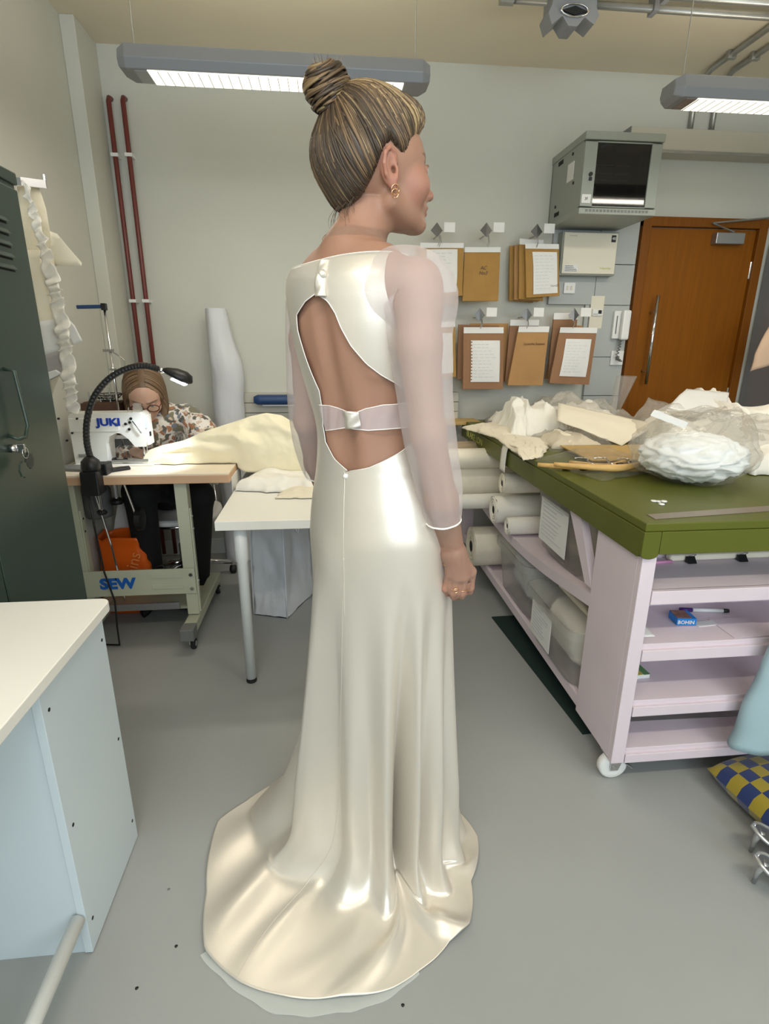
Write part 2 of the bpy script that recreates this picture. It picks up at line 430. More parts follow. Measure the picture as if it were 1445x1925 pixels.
# ---- grey cable trunking and conduits top right
b0 = oy(1187, 237, YW - .12); b1 = oy(1187, 284, YW - .12)
bt = empty('cable_trunking', (2.2, YW, 2.45), 'wide beige grey metal cable trunking high above the wooden door', 'trunking')
MB().box((b0.x, YW - .12, b1.z), (XR, YW, b0.z)).build('trunking_body', M['trunk'], bt, bevel=.003)
MB().box((b0.x - .002, YW - .128, b1.z - .004), (XR, YW - .12, b1.z + .012)).build('lid_lip', M['steel'], bt)
MB().box((b0.x - .004, YW - .125, b1.z), (b0.x, YW, b0.z)).build('end_cap', M['grey_lum'], bt)
for k, (xw, y1, lab) in enumerate(((2.185, 2.35, 'left metal conduit bending from trunking onto the ceiling'), (2.32, 2.35, 'right metal conduit bending from trunking onto the ceiling'))):
    cd = empty('conduit', (xw, YW, 2.7), lab, 'conduit', 'conduits above the door')
    pts = [(xw, YW - .02, b0.z - .01), (xw, YW - .02, ZC - .16)] + [(xw, YW - .02 - .14 * (1 - math.cos(a)), ZC - .16 + .14 * math.sin(a)) for a in (.3, .7, 1.1, 1.4, PI / 2)] + [(xw, 1.6, ZC - .02)]
    MB().tube(pts, .0145, 12).build('tube', M['steel'], cd, smooth=True)
    for yy in (3.30, 2.7):
        MB().box((xw - .024, yy - .012, ZC - .04), (xw + .024, yy + .012, ZC)).build('saddle', M['steel'], cd, bevel=.002)
for k, (yy, x0, lab) in enumerate(((2.88, .80, 'nearer horizontal metal conduit with a rounded end along the ceiling'), (2.78, 1.05, 'second horizontal metal conduit along the ceiling at top edge'))):
    MBo = MB().tube([(x0 + .01, yy, ZC - .055), (x0, yy, ZC - .055), (XR, yy, ZC - .055)], .016, 12)
    c = tag(MBo.build('ceiling_conduit', M['steel'], smooth=True), lab, 'conduit', 'conduits along the ceiling')
    MB().lathe([(.024, -.03), (.024, .03)], (x0 + .02, yy, ZC - .055), 'X', 14).build('coupling', M['steel'], c)
    for xx in (1.5, 2.1, 2.7): MB().box((xx - .012, yy - .03, ZC - .075), (xx + .012, yy + .03, ZC)).build('saddle', M['grey_lum'], c)
jb = empty('ceiling_bracket', (1.10, 2.85, ZC - .1), 'grey metal ceiling bracket with a zigzag lower edge on the conduits', 'bracket')
zz = [(-.10, .0), (.10, .0), (.10, -.10), (.115, -.13), (.095, -.165), (.05, -.14), (.02, -.175), (-.02, -.175), (-.05, -.14), (-.095, -.175), (-.115, -.13), (-.10, -.10)]
MB().prism([(1.10 + a, 2.80, ZC + b) for a, b in zz], (0, .11, 0)).build('bracket_plate', M['grey_lum'], jb, bevel=.003)
MB().prism([(1.10 + a, 2.79, ZC - .125 + b) for a, b in ((-.06, 0), (0, .018), (.06, 0), (0, -.014))], (0, .012, 0)).build('slot', M['dark_gap'], jb)
MB().torus((1.10, 2.795, ZC - .122), .06, .006, 'Y', 24, 6, 1.0, .38).build('slot_rim', M['chrome'], jb, smooth=True)

# ---- small socket strip high on the wall behind the head
a = oy(718, 132, YW); b = oy(782, 141, YW)
ss = empty('wall_plate', ((a.x + b.x) / 2, YW, b.z), 'small white wall plate with dark slots high behind the bride', 'wall plate')
MB().box((a.x, YW - .01, b.z - .005), (b.x, YW, a.z + .01)).build('plate', M['white_pl'], ss, bevel=.002)
for k in range(4):
    x = a.x + (b.x - a.x) * (.25 + .22 * k); MB().box((x - .012, YW - .012, b.z + .01), (x + .012, YW - .009, b.z + .022)).build('slot', M['dark_gap'], ss)

# ================================================================ pendant fluorescent lights
def pendant(x0, x1, y0, y1, z, label, cables, power=7.5):
    r = empty('pendant_light', ((x0 + x1) / 2, (y0 + y1) / 2, z), label, 'light', 'pendant strip lights')
    zb, zt = z, z + .075; yc = (y0 + y1) / 2
    sec = [(-.075, .03), (-.06, .0), (.06, .0), (.075, .03), (.062, .075), (-.062, .075)]
    body = MB(); n = len(sec); rings = []
    for x, s in ((x0, .70), (x0 + .03, 1), (x1 - .03, 1), (x1, .70)):
        rings.append([(x, yc + a * s, z + .0375 + (b - .0375) * (s if s < 1 else 1)) for a, b in sec])
    body.add([v for rg in rings for v in rg], [(i * n + j, i * n + (j + 1) % n, (i + 1) * n + (j + 1) % n, (i + 1) * n + j) for i in range(3) for j in range(n)] + [tuple(range(n)), tuple(3 * n + j for j in range(n))])
    body.build('housing', M['grey_lum'], r, bevel=.003)
    MB().box((x0 + .10, yc - .055, z - .004), (x1 - .10, yc + .055, z + .003)).build('diffuser', M['lens'], r)
    ft = MB()
    for k in range(int((x1 - x0 - .2) / .035)): ft.box((x0 + .10 + k * .035, yc - .055, z - .0065), (x0 + .102 + k * .035, yc + .055, z - .003))
    o = ft.build('louvre_fins', M['alu'], r); o['kind'] = 'stuff'
    MB().box((x0 + .055, yc - .05, z - .003), (x0 + .098, yc + .05, z + .002)).build('lamp_holder', M['alu'], r)
    for x in cables: MB().cyl((x, yc, zt - .005), (x, yc, ZC), .0022, 6).build('suspension_wire', M['steel'], r)
    d = bpy.data.lights.new('tube_light', 'AREA'); d.shape = 'RECTANGLE'; d.size = x1 - x0 - .2; d.size_y = .1; d.energy = power; d.color = (1, .92, .79)
    o = bpy.data.objects.new('tube_light', d); COL.objects.link(o); o.location = ((x0 + x1) / 2, yc, z - .012); attach(o, r)
    MB().box((x0 + .12, yc - .035, zt), (x1 - .12, yc + .035, zt + .004)).build('upper_diffuser', M['lens'], r)
    d = bpy.data.lights.new('tube_uplight', 'AREA'); d.shape = 'RECTANGLE'; d.size = x1 - x0 - .24; d.size_y = .07; d.energy = 5; d.color = (1, .93, .80)
    o = bpy.data.objects.new('tube_uplight', d); COL.objects.link(o); o.location = ((x0 + x1) / 2, yc, zt + .012); o.rotation_euler = (PI, 0, 0); attach(o, r)
pendant(-.71, .405, 2.36, 2.50, 2.30, 'grey pendant strip light on wires behind the hair bun', (-.66, .355))
pendant(1.365, 2.50, 2.36, 2.50, 2.30, 'grey pendant strip light above the server cabinet and door', (1.42, 2.44))
# unseen nearer row of the same lights, added to brighten desk and table tops
pendant(-.95, .35, .00, .14, 2.36, 'grey pendant strip light of the near row above the white desk', (-.90, .30), 14)
pendant(1.05, 2.35, .00, .14, 2.36, 'grey pendant strip light of the near row above the shelves', (1.10, 2.30), 14)
# ================================================================ things on the back wall
# ---- server cabinet
sx0, sx1, sz0, sz1, sy = 1.365, 1.79, 2.055, 2.43, 3.17
sv = empty('server_cabinet', ((sx0 + sx1) / 2, YW, sz0), 'grey wall mounted server cabinet with a dark glass door', 'cabinet')
sb = MB()
t = .012
sb.box((sx0, sy + .012, sz0), (sx0 + t, YW, sz1)); sb.box((sx1 - t, sy + .012, sz0), (sx1, YW, sz1))
sb.box((sx0, sy + .012, sz1 - t), (sx1, YW, sz1)); sb.box((sx0, sy + .012, sz0), (sx1, YW, sz0 + t)); sb.box((sx0, YW - t, sz0), (sx1, YW, sz1))
sb.build('cabinet_body', M['cab'], sv, bevel=.003)
MB().box((sx0 - .006, sy - .02, sz1 - .032), (sx1 + .006, YW, sz1 + .006)).build('top_lip', M['cab'], sv, bevel=.004)
MB().box((sx0 - .006, sy - .02, sz0 - .006), (sx1 + .006, YW, sz0 + .026)).build('bottom_lip', M['cab'], sv, bevel=.004)
df = MB(); z0, z1 = sz0 + .03, sz1 - .036
df.box((sx0, sy - .012, z0), (sx0 + .068, sy + .01, z1)); df.box((sx1 - .058, sy - .012, z0), (sx1, sy + .01, z1))
df.box((sx0, sy - .012, z0), (sx1, sy + .01, z0 + .006)); df.box((sx0, sy - .012, z1 - .006), (sx1, sy + .01, z1))
dd = df.build('door_frame', M['cab'], sv, bevel=.002)
MB().box((sx0 + .066, sy - .004, z0 + .004), (sx1 - .056, sy, z1 - .004)).build('glass_pane', sheer('smoked_pane', (12, 12, 12), .62, gloss=1.6, rough=.05, translucent=0.0, crumple=False), dd)
MB().box((sx0 + .012, sy + .20, sz0 + .012), (sx1 - .012, sy + .24, sz1 - .012)).build('rack_panel', M['black'], sv)
for k, zz in enumerate((sz1 - .095, sz1 - .135, sz1 - .17)):
    for j in range(3):
        MB().box((sx0 + .08 + j * .095, sy + .18, zz), (sx0 + .165 + j * .095, sy + .20, zz + .006)).build('patch_panel', M['alu'], sv)
MB().box((sx0 + .14, sy + .17, sz0 + .14), (sx0 + .16, sy + .2, sz0 + .175)).build('tag', M['paper'], sv)
MB().cyl((sx0 + .042, sy - .02, (z0 + z1) / 2), (sx0 + .042, sy - .01, (z0 + z1) / 2), .010, 12).build('lock', M['black'], dd)
MB().box((sx0 + .036, sy - .02, (z0 + z1) / 2 - .03), (sx0 + .050, sy - .012, (z0 + z1) / 2 - .014)).build('lock', M['black'], dd)
st = MB().box((sx0 + .006, sy - .015, z0 + .018), (sx0 + .056, sy - .012, z0 + .06)).build('sticker', M['paper'], dd)
text('sticker_number', '3F', facing((sx0 + .031, sy - .0158, z0 + .038), (1, 0, 0), (0, 0, 1)), .02, M['ink'], dd)
MB().box((sx0 - .003, 3.28, sz0 + .19), (sx0 + .002, 3.36, sz0 + .28)).build('side_sticker', M['paper'], sv)
for y, z in ((3.31, sz0 + .32), (3.27, sz0 + .17), (3.50, sz0 + .10)): MB().cyl((sx0 - .004, y, z), (sx0, y, z), .008, 10).build('side_latch', M['black'], sv)
for z, n in ((sz0 + .045, 6), (sz1 - .065, 6)):
    v = MB()
    for k in range(n): v.box((sx0 - .002, 3.50 - k * .012, z), (sx0 + .001, 3.506 - k * .012, z + .022))
    v.build('vent_slots', M['dark_gap'], sv)['kind'] = 'stuff'
v = MB()
for k in range(18): v.box((sx0 + .03 + k * .02, sy - .021, sz0 + .006), (sx0 + .044 + k * .02, sy - .019, sz0 + .018))
v.build('vent_slots', M['stand_grey'], sv)['kind'] = 'stuff'

# ---- distribution board
yb = YW - .11
p = [oy(*q, yb) for q in ((1062, 436), (1163, 438), (1154, 514), (1055, 514))]
bx0, bx1, bz0, bz1 = (p[0].x + p[3].x) / 2, (p[1].x + p[2].x) / 2, p[3].z, p[0].z
db = empty('distribution_board', ((bx0 + bx1) / 2, YW, bz0), 'cream metal distribution board on the wall below the server cabinet', 'electrical box')
MB().box((bx0 - .008, yb + .012, bz0 - .008), (bx1 + .008, YW, bz1 + .008)).build('back_box', M['cab'], db, bevel=.003)
MB().box((bx0, yb, bz0), (bx1, yb + .014, bz1)).build('cover', M['cream'], db, bevel=.004)
MB().box((bx0 + .012, yb - .002, bz0 + .008), (bx0 + .10, yb, bz0 + .05)).build('warning_label', M['paper'], db)
for k in range(4): MB().box((bx0 + .018, yb - .003, bz0 + .014 + k * .009), (bx0 + (.095, .09, .075, .07)[k], yb - .0015, bz0 + .017 + k * .009)).build('label_line', M['ink'], db)
MB().box((bx1 - .042, yb - .002, bz1 - .05), (bx1 - .014, yb, bz1 - .012)).build('number_plate', M['black'], db)
text('plate_number', '48', facing((bx1 - .028, yb - .0028, bz1 - .031), (1, 0, 0), (0, 0, 1)), .022, M['paper'], db)
text('maker_lettering', 'Schneider', facing((bx1 - .06, yb - .001, bz0 + .033), (1, 0, 0), (0, 0, 1)), .019, M['yellow_ink'], db)
text('maker_lettering', 'Schneider', facing((bx0 + .055, yb - .001, bz1 - .018), (1, 0, 0), (0, 0, 1)), .013, M['trunk'], db)

# ---- switch, thermostat, intercom, socket
a = oy(1060, 531, YW - .035); b = oy(1079, 552, YW - .035)
sw = empty('light_switch', (a.x, YW - .03, b.z), 'white double light switch below the cream distribution board', 'switch')
MB().box((a.x, YW - .042, b.z), (b.x, YW - .03, a.z)).build('switch_plate', M['white_pl'], sw, bevel=.003)
for k in (.28, .62): MB().obox((a.x + (b.x - a.x) * (k + .05), YW - .043, (a.z + b.z) / 2), (.012, .008, .024), rx=.12).build('rocker', M['cream'], sw, bevel=.001)
a = oy(1112, 556, YW - .03); b = oy(1139, 612, YW - .03)
th = empty('thermostat_panel', (a.x, YW, b.z), 'tall cream control panel with a small display left of the intercom', 'thermostat')
MB().box((a.x - .03, YW - .022, b.z - .16), (a.x - .004, YW, a.z)).build('side_channel', M['wall_grey'], th)
MB().box((a.x, YW - .032, b.z - .02), (a.x + .088, YW - .002, a.z)).build('panel_face', M['cream'], th, bevel=.003)
tz = oy(1120, 587, YW - .03).z
MB().box((a.x + .012, YW - .042, tz - .022), (a.x + .078, YW - .032, tz + .018)).build('display_unit', M['white_pl'], th, bevel=.002)
MB().box((a.x + .050, YW - .0435, tz - .010), (a.x + .072, YW - .041, tz + .012)).build('screen', M['black'], th)
for k in range(3): MB().cyl((a.x + .022 + k * .010, YW - .044, tz - .012), (a.x + .022 + k * .010, YW - .041, tz - .012), .003, 8).build('button', M['stand_grey'], th)
a = oy(1157, 584, YW - .07); b = oy(1180, 637, YW - .07)
ip = empty('intercom_handset', (a.x, YW, b.z), 'white wall intercom handset beside the wooden door', 'intercom')
xm = a.x + .005
MB().box((xm, YW - .055, b.z), (xm + .10, YW - .03, a.z)).build('base_unit', M['white_pl'], ip, bevel=.005)
MB().box((xm + .04, YW - .095, b.z - .008), (xm + .094, YW - .055, a.z + .004)).build('handset', M['white_pl'], ip, bevel=.012)
MB().box((xm + .016, YW - .058, b.z + .03), (xm + .022, YW - .054, a.z - .03)).build('groove', M['stand_grey'], ip)
s0 = oy(1158, 673, YW - .03)
sk = tag(MB().box((s0.x - .043, YW - .042, s0.z - .045), (s0.x + .043, YW - .03, s0.z + .045)).build('telephone_socket', M['white_pl'], bevel=.003), 'square white wall socket under the intercom handset', 'socket')
MB().box((s0.x - .012, YW - .046, s0.z - .012), (s0.x + .012, YW - .041, s0.z + .012)).build('socket_insert', M['stand_grey'], sk)
pts = [(xm + .055, YW - .06, b.z), (xm + .05, YW - .07, b.z - .05), (xm + .035, YW - .075, b.z - .11), (s0.x + .01, YW - .075, s0.z - .02), (s0.x - .01, YW - .06, s0.z)]
co = []
for i in range(70):
    t = i / 69 * (len(pts) - 1); k = min(int(t), len(pts) - 2); q = Vector(pts[k]).lerp(Vector(pts[k + 1]), t - k)
    co.append(q + Vector((math.cos(i * 1.1) * .008, math.sin(i * 1.1) * .008, 0)))
MB().tube(co, .0032, 6).build('coiled_cord', M['stand_grey'], ip, smooth=True)

# ---- kraft envelopes on hooks
def envelope(px, m, y, label, sheet=None, flap=True, tilt=0.0, note=None, seed=0, holes=False, thick=.018):
    """px: corner pixels TL TR BR BL of the front face, standing at depth y"""
    q = [oy(*c, y) for c in px]
    cen = sum(q, Vector()) / 4
    r = empty('paper_envelope', (cen.x, y, min(v.z for v in q)), label, 'envelope', 'pattern envelopes hanging on the wall')
    rnd = random.Random(seed)
    nu, nv = 9, 11
    def front(u, v):
        a = q[0].lerp(q[1], u); b = q[3].lerp(q[2], u); p = a.lerp(b, v)
        bul = math.sin(PI * u) * math.sin(PI * min(1, v * 1.05)) * thick + v * .012
        return (p.x + .002 * nz(u * 3, v * 3, seed), p.y - bul - .002 * nz(u * 4, v * 4, seed + 5), p.z)
    mb = MB(); mb.grid(front, nu, nv); n = nu * nv
    back = []
    for j in range(nv):
        for i in range(nu):
            x, yy, z = front(i / (nu - 1), j / (nv - 1)); back.append((x, y + .012, z))
    fs = [(j * nu + i, (j + 1) * nu + i, (j + 1) * nu + i + 1, j * nu + i + 1) for j in range(nv - 1) for i in range(nu - 1)]
    mb.add(back, fs)
    for i in range(nu - 1):
        mb.f.append((i, i + 1, n + i + 1, n + i)); k = (nv - 1) * nu; mb.f.append((k + i, k + i + 1, n + k + i + 1, n + k + i))
    for j in range(nv - 1):
        mb.f.append((j * nu, (j + 1) * nu, n + (j + 1) * nu, n + j * nu)); mb.f.append((j * nu + nu - 1, (j + 1) * nu + nu - 1, n + (j + 1) * nu + nu - 1, n + j * nu + nu - 1))
    mb.build('envelope_body', m, r)
    def patch(name, u0, u1, v0, v1, mm, off, par):
        g = MB()
        def fn(u, v):
            x, yy, z = front(u0 + (u1 - u0) * u, v0 + (v1 - v0) * v); return (x, yy - off, z)
        g.grid(fn, 6, 7); return g.build(name, mm, par, solid=.001)
    if flap: patch('adhesive_flap', .0, 1.0, -.10, .005, M['paper'], .003, r)
    if sheet:
        u0, u1, v0, v1 = sheet
        s = patch('note_sheet', u0, u1, v0, v1, M['paper'], .0035, r)
        L = MB(); 
        for k in range(11):
            v = v0 + (v1 - v0) * (.09 + .078 * k); e = u1 - (u1 - u0) * (.08 + .35 * rnd.random())
            for w in range(4):
                ua = u0 + (u1 - u0) * .07 + (e - u0 - (u1 - u0) * .07) * w / 4; ub = ua + (e - u0) * .17
                a = front(ua, v); b = front(ub, v)
                L.add([(a[0], a[1] - .0052, a[2]), (b[0], b[1] - .0052, b[2]), (b[0], b[1] - .0052, b[2] - .0018), (a[0], a[1] - .0052, a[2] - .0018)], [(0, 1, 2, 3)])
        L.build('handwriting', mat('pencil', (168, 170, 176), .8) if 'pencil' not in M else M['pencil'], s)['kind'] = 'stuff'
        if holes:
            H = MB()
            for k in range(13):
                a = front(u0 + .015, v0 + (v1 - v0) * (.04 + .075 * k)); H.box((a[0] - .004, a[1] - .006, a[2] - .004), (a[0] + .004, a[1] - .005, a[2] + .004))
            H.build('perforation', M['kraft_e'], s)['kind'] = 'stuff'
    if note:
        tt, uu, vv, sz = note
        a = front(uu, vv); b = front(uu + .1, vv); rt = (Vector(b) - Vector(a)).normalized()
        text('handwriting', tt, facing((a[0], a[1] - .004, a[2]), rt, (0, 0, 1)), sz, M['brown_wood'], r, shear=.2)
    return r
M['pencil'] = mat('pencil_marks', (196, 197, 202), .8)
ye = YW - .16
# rear ones first
def stack(base, n, dx, dy, m, labels, seed):
    for k in range(n):
        px = [(x + dx * (k + 1), yy + dy * (k + 1)) for x, yy in base]
        envelope(px, m[k % len(m)], ye + .032 * (k + 1), labels[k], flap=(k % 2 == 0), seed=seed + k, thick=.010)
E1 = [(789, 466), (871, 466), (868, 556), (784, 560)]
envelope(E1, M['kraft_d'], ye, 'ochre envelope with a large note sheet beside the bride\'s chin, upper row', sheet=(.16, .86, .03, .92), seed=1)
envelope([(783, 462), (862, 462), (858, 572), (778, 575)], M['kraft'], ye + .05, 'envelope edge behind the ochre one beside the bride\'s chin', flap=False, seed=2)
E2 = [(873, 474), (940, 474), (935, 566), (868, 566)]
envelope(E2, M['kraft_d'], ye + .01, 'plain dark ochre envelope with white tape, middle of the upper row', flap=True, note=('AC\nNo3', .52, .38, .028), seed=3)
E3 = [(987, 467), (1050, 468), (1050, 556), (988, 560)]
envelope(E3, M['kraft_d'], ye, 'ochre envelope with an upright white sheet below the server cabinet, upper row', sheet=(.20, .93, .07, .94), note=('ASHES', .84, .78, .018), seed=4)
for k, lab in enumerate(('first ochre envelope behind the sheeted one below the server cabinet', 'second ochre envelope behind the sheeted one below the server cabinet', 'rearmost ochre envelope of the fan below the server cabinet')):
    px = [(x - 9 * (k + 1), yy + 1.5 * k) for x, yy in ((985, 459), (1030, 462), (1028, 566), (983, 562))]
    envelope(px, (M['kraft_d'], M['kraft'])[k % 2], ye + .035 * (k + 1), lab, flap=(k == 0), seed=10 + k, thick=.010)
E4 = [(834, 616), (855, 614), (856, 708), (834, 712)]
envelope([(800, 616), (855, 614), (856, 708), (800, 712)], M['kraft_d'], ye, 'ochre envelope half hidden behind the bride\'s right sleeve, lower row', sheet=(.12, .90, .12, .92), seed=5)
E5 = [(871, 626), (946, 626), (944, 731), (869, 731)]
envelope(E5, M['kraft_e'], ye - .01, 'brown envelope with a perforated white sheet, lower row', sheet=(.18, .90, .13, .87), holes=True, seed=6)
envelope([(862, 610), (938, 612), (930, 716), (858, 712)], M['kraft_e'], ye + .04, 'first brown envelope behind the one with the perforated sheet', flap=False, seed=7, thick=.01)
envelope([(884, 608), (955, 608), (950, 718), (880, 716)], M['kraft'], ye + .07, 'second brown envelope behind the one with the perforated sheet', flap=False, seed=8, thick=.01)
E6 = [(973, 624), (1031, 624), (1018, 724), (953, 724)]
envelope(E6, M['kraft'], ye - .01, 'tan envelope with one handwritten line, leaning, lower row', note=('Samantha Suzanne', .55, .22, .019), seed=9)
envelope([(958, 612), (1012, 612), (1000, 716), (948, 716)], M['kraft_e'], ye + .035, 'brown envelope just behind the leaning tan one', flap=True, seed=14, thick=.01)
E7 = [(1051, 625), (1121, 626), (1105, 723), (1031, 720)]
envelope(E7, M['kraft_e'], ye - .01, 'brown envelope with a white sheet nearest the door, lower row', sheet=(.20, .88, .12, .85), seed=15)
envelope([(1040, 600), (1085, 600), (1070, 715), (1028, 712)], M['kraft_e'], ye + .04, 'first brown envelope behind the one nearest the door', flap=True, seed=16, thick=.01)
envelope([(1047, 612), (1095, 612), (1080, 712), (1024, 712)], M['kraft'], ye + .075, 'second brown envelope behind the one nearest the door', flap=False, seed=17, thick=.01)
# chrome hooks with price tags
HK = [(816, 440, 'beside the bride\'s chin'), (906, 440, 'at the middle of the upper row'), (998, 442, 'left of the server cabinet'), (894, 594, 'above the perforated sheet'), (980, 594, 'above the leaning tan envelope'), (1066, 594, 'nearest the door, lower row')]
for k, (x, y, w) in enumerate(HK):
    c = oy(x, y, YW - .12)
    r = empty('wall_hook', (c.x, YW, c.z), 'chrome display hook with white tag ' + w, 'hook', 'display hooks')
    MB().tube([(c.x + .02, YW, c.z - .005), (c.x + .015, YW - .20, c.z - .01), (c.x + .014, YW - .22, c.z + .018)], .004, 8).build('prong', M['chrome'], r, smooth=True)
    mb = MB(); o = Vector((c.x - .005, YW - .225, c.z))
    mb.add([o + Vector(v) for v in ((0, 0, .042), (-.036, .0, 0), (0, -.012, -.036), (.034, 0, 0), (0, .012, .0))], [(0, 1, 2), (0, 2, 3), (0, 3, 4), (0, 4, 1), (4, 3, 2), (4, 2, 1)])
    mb.build('hook_clip', M['hook_met'], r)
    MB().box((c.x + .035, YW - .232, c.z - .008), (c.x + .098, YW - .230, c.z + .042)).build('price_tag', M['paper'], r)
    for j in range(3): MB().tube([(c.x + .01 + .012 * j, YW - .20 + .03 * j, c.z - .01), (c.x + .018 + .012 * j, YW - .20 + .03 * j, c.z - .05), (c.x + .008 + .014 * j, YW - .20 + .03 * j, c.z - .075)], .0018, 6).build('wire_hanger', M['steel'], r)

# ---- tall dark cabinet and cloth right of the door
gc = empty('dark_steel_cabinet', (3.0, 3.4, 0), 'tall dark grey steel cabinet right of the wooden door', 'cabinet')
MB().box((2.86, 3.10, .04), (3.29, 3.58, 1.98)).build('cabinet_body', mat('dark_grey_enamel', (52, 54, 56), .3), gc, bevel=.004)
MB().box((2.835, 3.09, .0), (2.86, 3.58, 2.0)).build('side_frame', M['grey_lum'], gc, bevel=.003)
MB().box((2.88, 3.092, .08), (3.27, 3.10, 1.94)).build('cabinet_door', M['glass_dark'], gc)
# beige garment hanging on a hook of its door
gc0 = oy(1478, 585, 3.05)
sl = empty('hanging_garment', (gc0.x, 3.06, gc0.z - .45), 'beige cloth garment hanging at the right edge beside the door', 'garment')
MB().grid(lambda u, v: (gc0.x + (.045 + .085 * min(1, v * 1.4)) * math.cos(2 * PI * u) * (1 + .12 * nz(u * 5, v * 4, 3)) - .02 * v, 3.045 + .030 * math.sin(2 * PI * u), gc0.z + .02 - .30 * v + .05 * math.cos(2 * PI * u) * v + .012 * nz(u * 6, v * 6, 3)), 28, 16, True).build('garment_cloth', M['beige_cloth'], sl, smooth=True, solid=.004)
MB().tube([(gc0.x, 3.092, gc0.z + .06), (gc0.x, 3.05, gc0.z + .06), (gc0.x, 3.045, gc0.z + .03), (gc0.x, 3.045, gc0.z)], .005, 8).build('hook', M['steel'], sl, smooth=True)
# ================================================================ left side of the room
# ---- dark green locker
lx, ly0, ly1, lz = -.86, .93, 1.835, 1.83
lk = empty('steel_locker', (-1.05, 1.4, 0), 'tall dark green steel locker with louvres at the left edge', 'locker')
MB().box((XL + .01, ly0, 0), (lx - .006, ly1, lz)).build('locker_body', M['locker'], lk, bevel=.004)
MB().box((XL + .01, ly0 - .004, lz - .03), (lx + .002, ly1 + .004, lz + .002)).build('locker_top', M['locker'], lk, bevel=.004)
ym = 1.40
for k, (a, b) in enumerate(((ly0 + .012, ym - .003), (ym + .003, ly1 - .014))):
    d = MB().box((lx - .008, a, .05), (lx + .006, b, lz - .045)).build('locker_door', M['locker'], lk, bevel=.003)
    for g in range(2):
        for j in range(5):
            z = (lz - .13 if g == 0 else .20) - j * .030
            y = b - .16 if k else (a + b) / 2
            MB().prism([(lx + .006, y - .07, z), (lx + .006, y + .07, z), (lx + .014, y + .07, z - .010), (lx + .014, y - .07, z - .010)], (0, 0, -.003)).build('louvre', M['locker'], d)
            MB().box((lx + .0058, y - .07, z - .017), (lx + .0066, y + .07, z - .010)).build('louvre_slot', M['dark_gap'], d)
dd = d
hz = ox(8, 760, lx).z
hy = ox(8, 760, lx).y
MB().tube([(lx + .006, hy + .02, hz + .09), (lx + .03, hy + .02, hz + .085), (lx + .034, hy + .03, hz - .06), (lx + .03, hy + .015, hz - .09), (lx + .03, hy - .02, hz - .09), (lx + .006, hy - .02, hz - .08)], .005, 8).build('pull_handle', M['locker'], dd, smooth=True)
kp = ox(14, 843, lx); 
lkk = MB().cyl((lx + .006, kp.y, kp.z), (lx + .024, kp.y, kp.z), .011, 14).build('cylinder_lock', M['chrome'], dd, smooth=True)
kr = empty('padlock_keys', (lx + .02, kp.y, kp.z), 'bunch of keys with dark scalloped tags hanging in the locker lock', 'keys')
MB().box((lx + .024, kp.y - .003, kp.z - .012), (lx + .045, kp.y + .003, kp.z + .012)).build('key', M['chrome'], kr, bevel=.002)
MB().torus((lx + .040, kp.y + .006, kp.z - .014), .014, .0013, 'X').build('key_ring', M['chrome'], kr, smooth=True)
for dy, dz in ((.020, -.038), (-.016, -.055)):
    MB().add(*(lambda pts: ([(lx + .036, *p) for p in pts] + [(lx + .041, *p) for p in pts], [tuple(range(24)), tuple(range(24, 48))] + [(i, (i + 1) % 24, 24 + (i + 1) % 24, 24 + i) for i in range(24)]))([(kp.y + dy + (.019 + .002 * math.cos(8 * t)) * math.cos(t), kp.z + dz + (.021 + .002 * math.cos(8 * t)) * math.sin(t)) for t in [2 * PI * i / 24 for i in range(24)]])).build('key_tag', mat('dark_tag', (36, 44, 42), .5) if dy > 0 else M['locker'], kr)

# ---- white desk at the left edge
dx0, dx1, dy0, dy1, dz = -.855, -.568, -.05, 1.335, .752
wd = empty('white_desk', (-.7, 1.1, 0), 'white laminate desk with bluish panels at the lower left edge', 'desk')
r = .025
out = [(dx0, dy0), (dx1, dy0)] + [(dx1 - r + r * math.cos(a), dy1 - r + r * math.sin(a)) for a in (0, .4, .8, 1.2, PI / 2)] + [(dx0, dy1)]
MB().prism([(x, y, dz - .026) for x, y in out], (0, 0, .026)).build('desk_top', M['white_lam'], wd, bevel=.002)
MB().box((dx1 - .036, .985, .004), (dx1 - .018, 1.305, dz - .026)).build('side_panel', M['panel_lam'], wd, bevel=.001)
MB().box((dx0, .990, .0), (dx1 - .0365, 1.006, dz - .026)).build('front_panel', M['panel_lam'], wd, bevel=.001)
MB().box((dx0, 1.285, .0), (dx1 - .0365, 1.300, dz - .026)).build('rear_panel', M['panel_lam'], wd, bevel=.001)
for y, z in ((1.01, .66), (1.01, .36), (1.01, .08), (1.285, .66), (1.285, .36), (1.285, .08)):
    MB().cyl((dx1 - .0185, y, z), (dx1 - .0172, y, z), .0045, 8).build('screw_hole', M['dark_gap'], wd)
# white tube rail in front of it
tb = empty('tube_trestle', (-.60, .6, 0), 'white metal tube frame standing on the floor in the lower left corner', 'trestle')
MB().tube([(-.602, .980, .115), (-.602, .60, .115), (-.602, .22, .115)], .0165, 14).build('lower_tube', M['white_met'], tb, smooth=True)
for y in (.23, .60): MB().cyl((-.602, y, 0), (-.602, y, .115), .012, 12).build('foot', M['white_met'], tb, smooth=True)

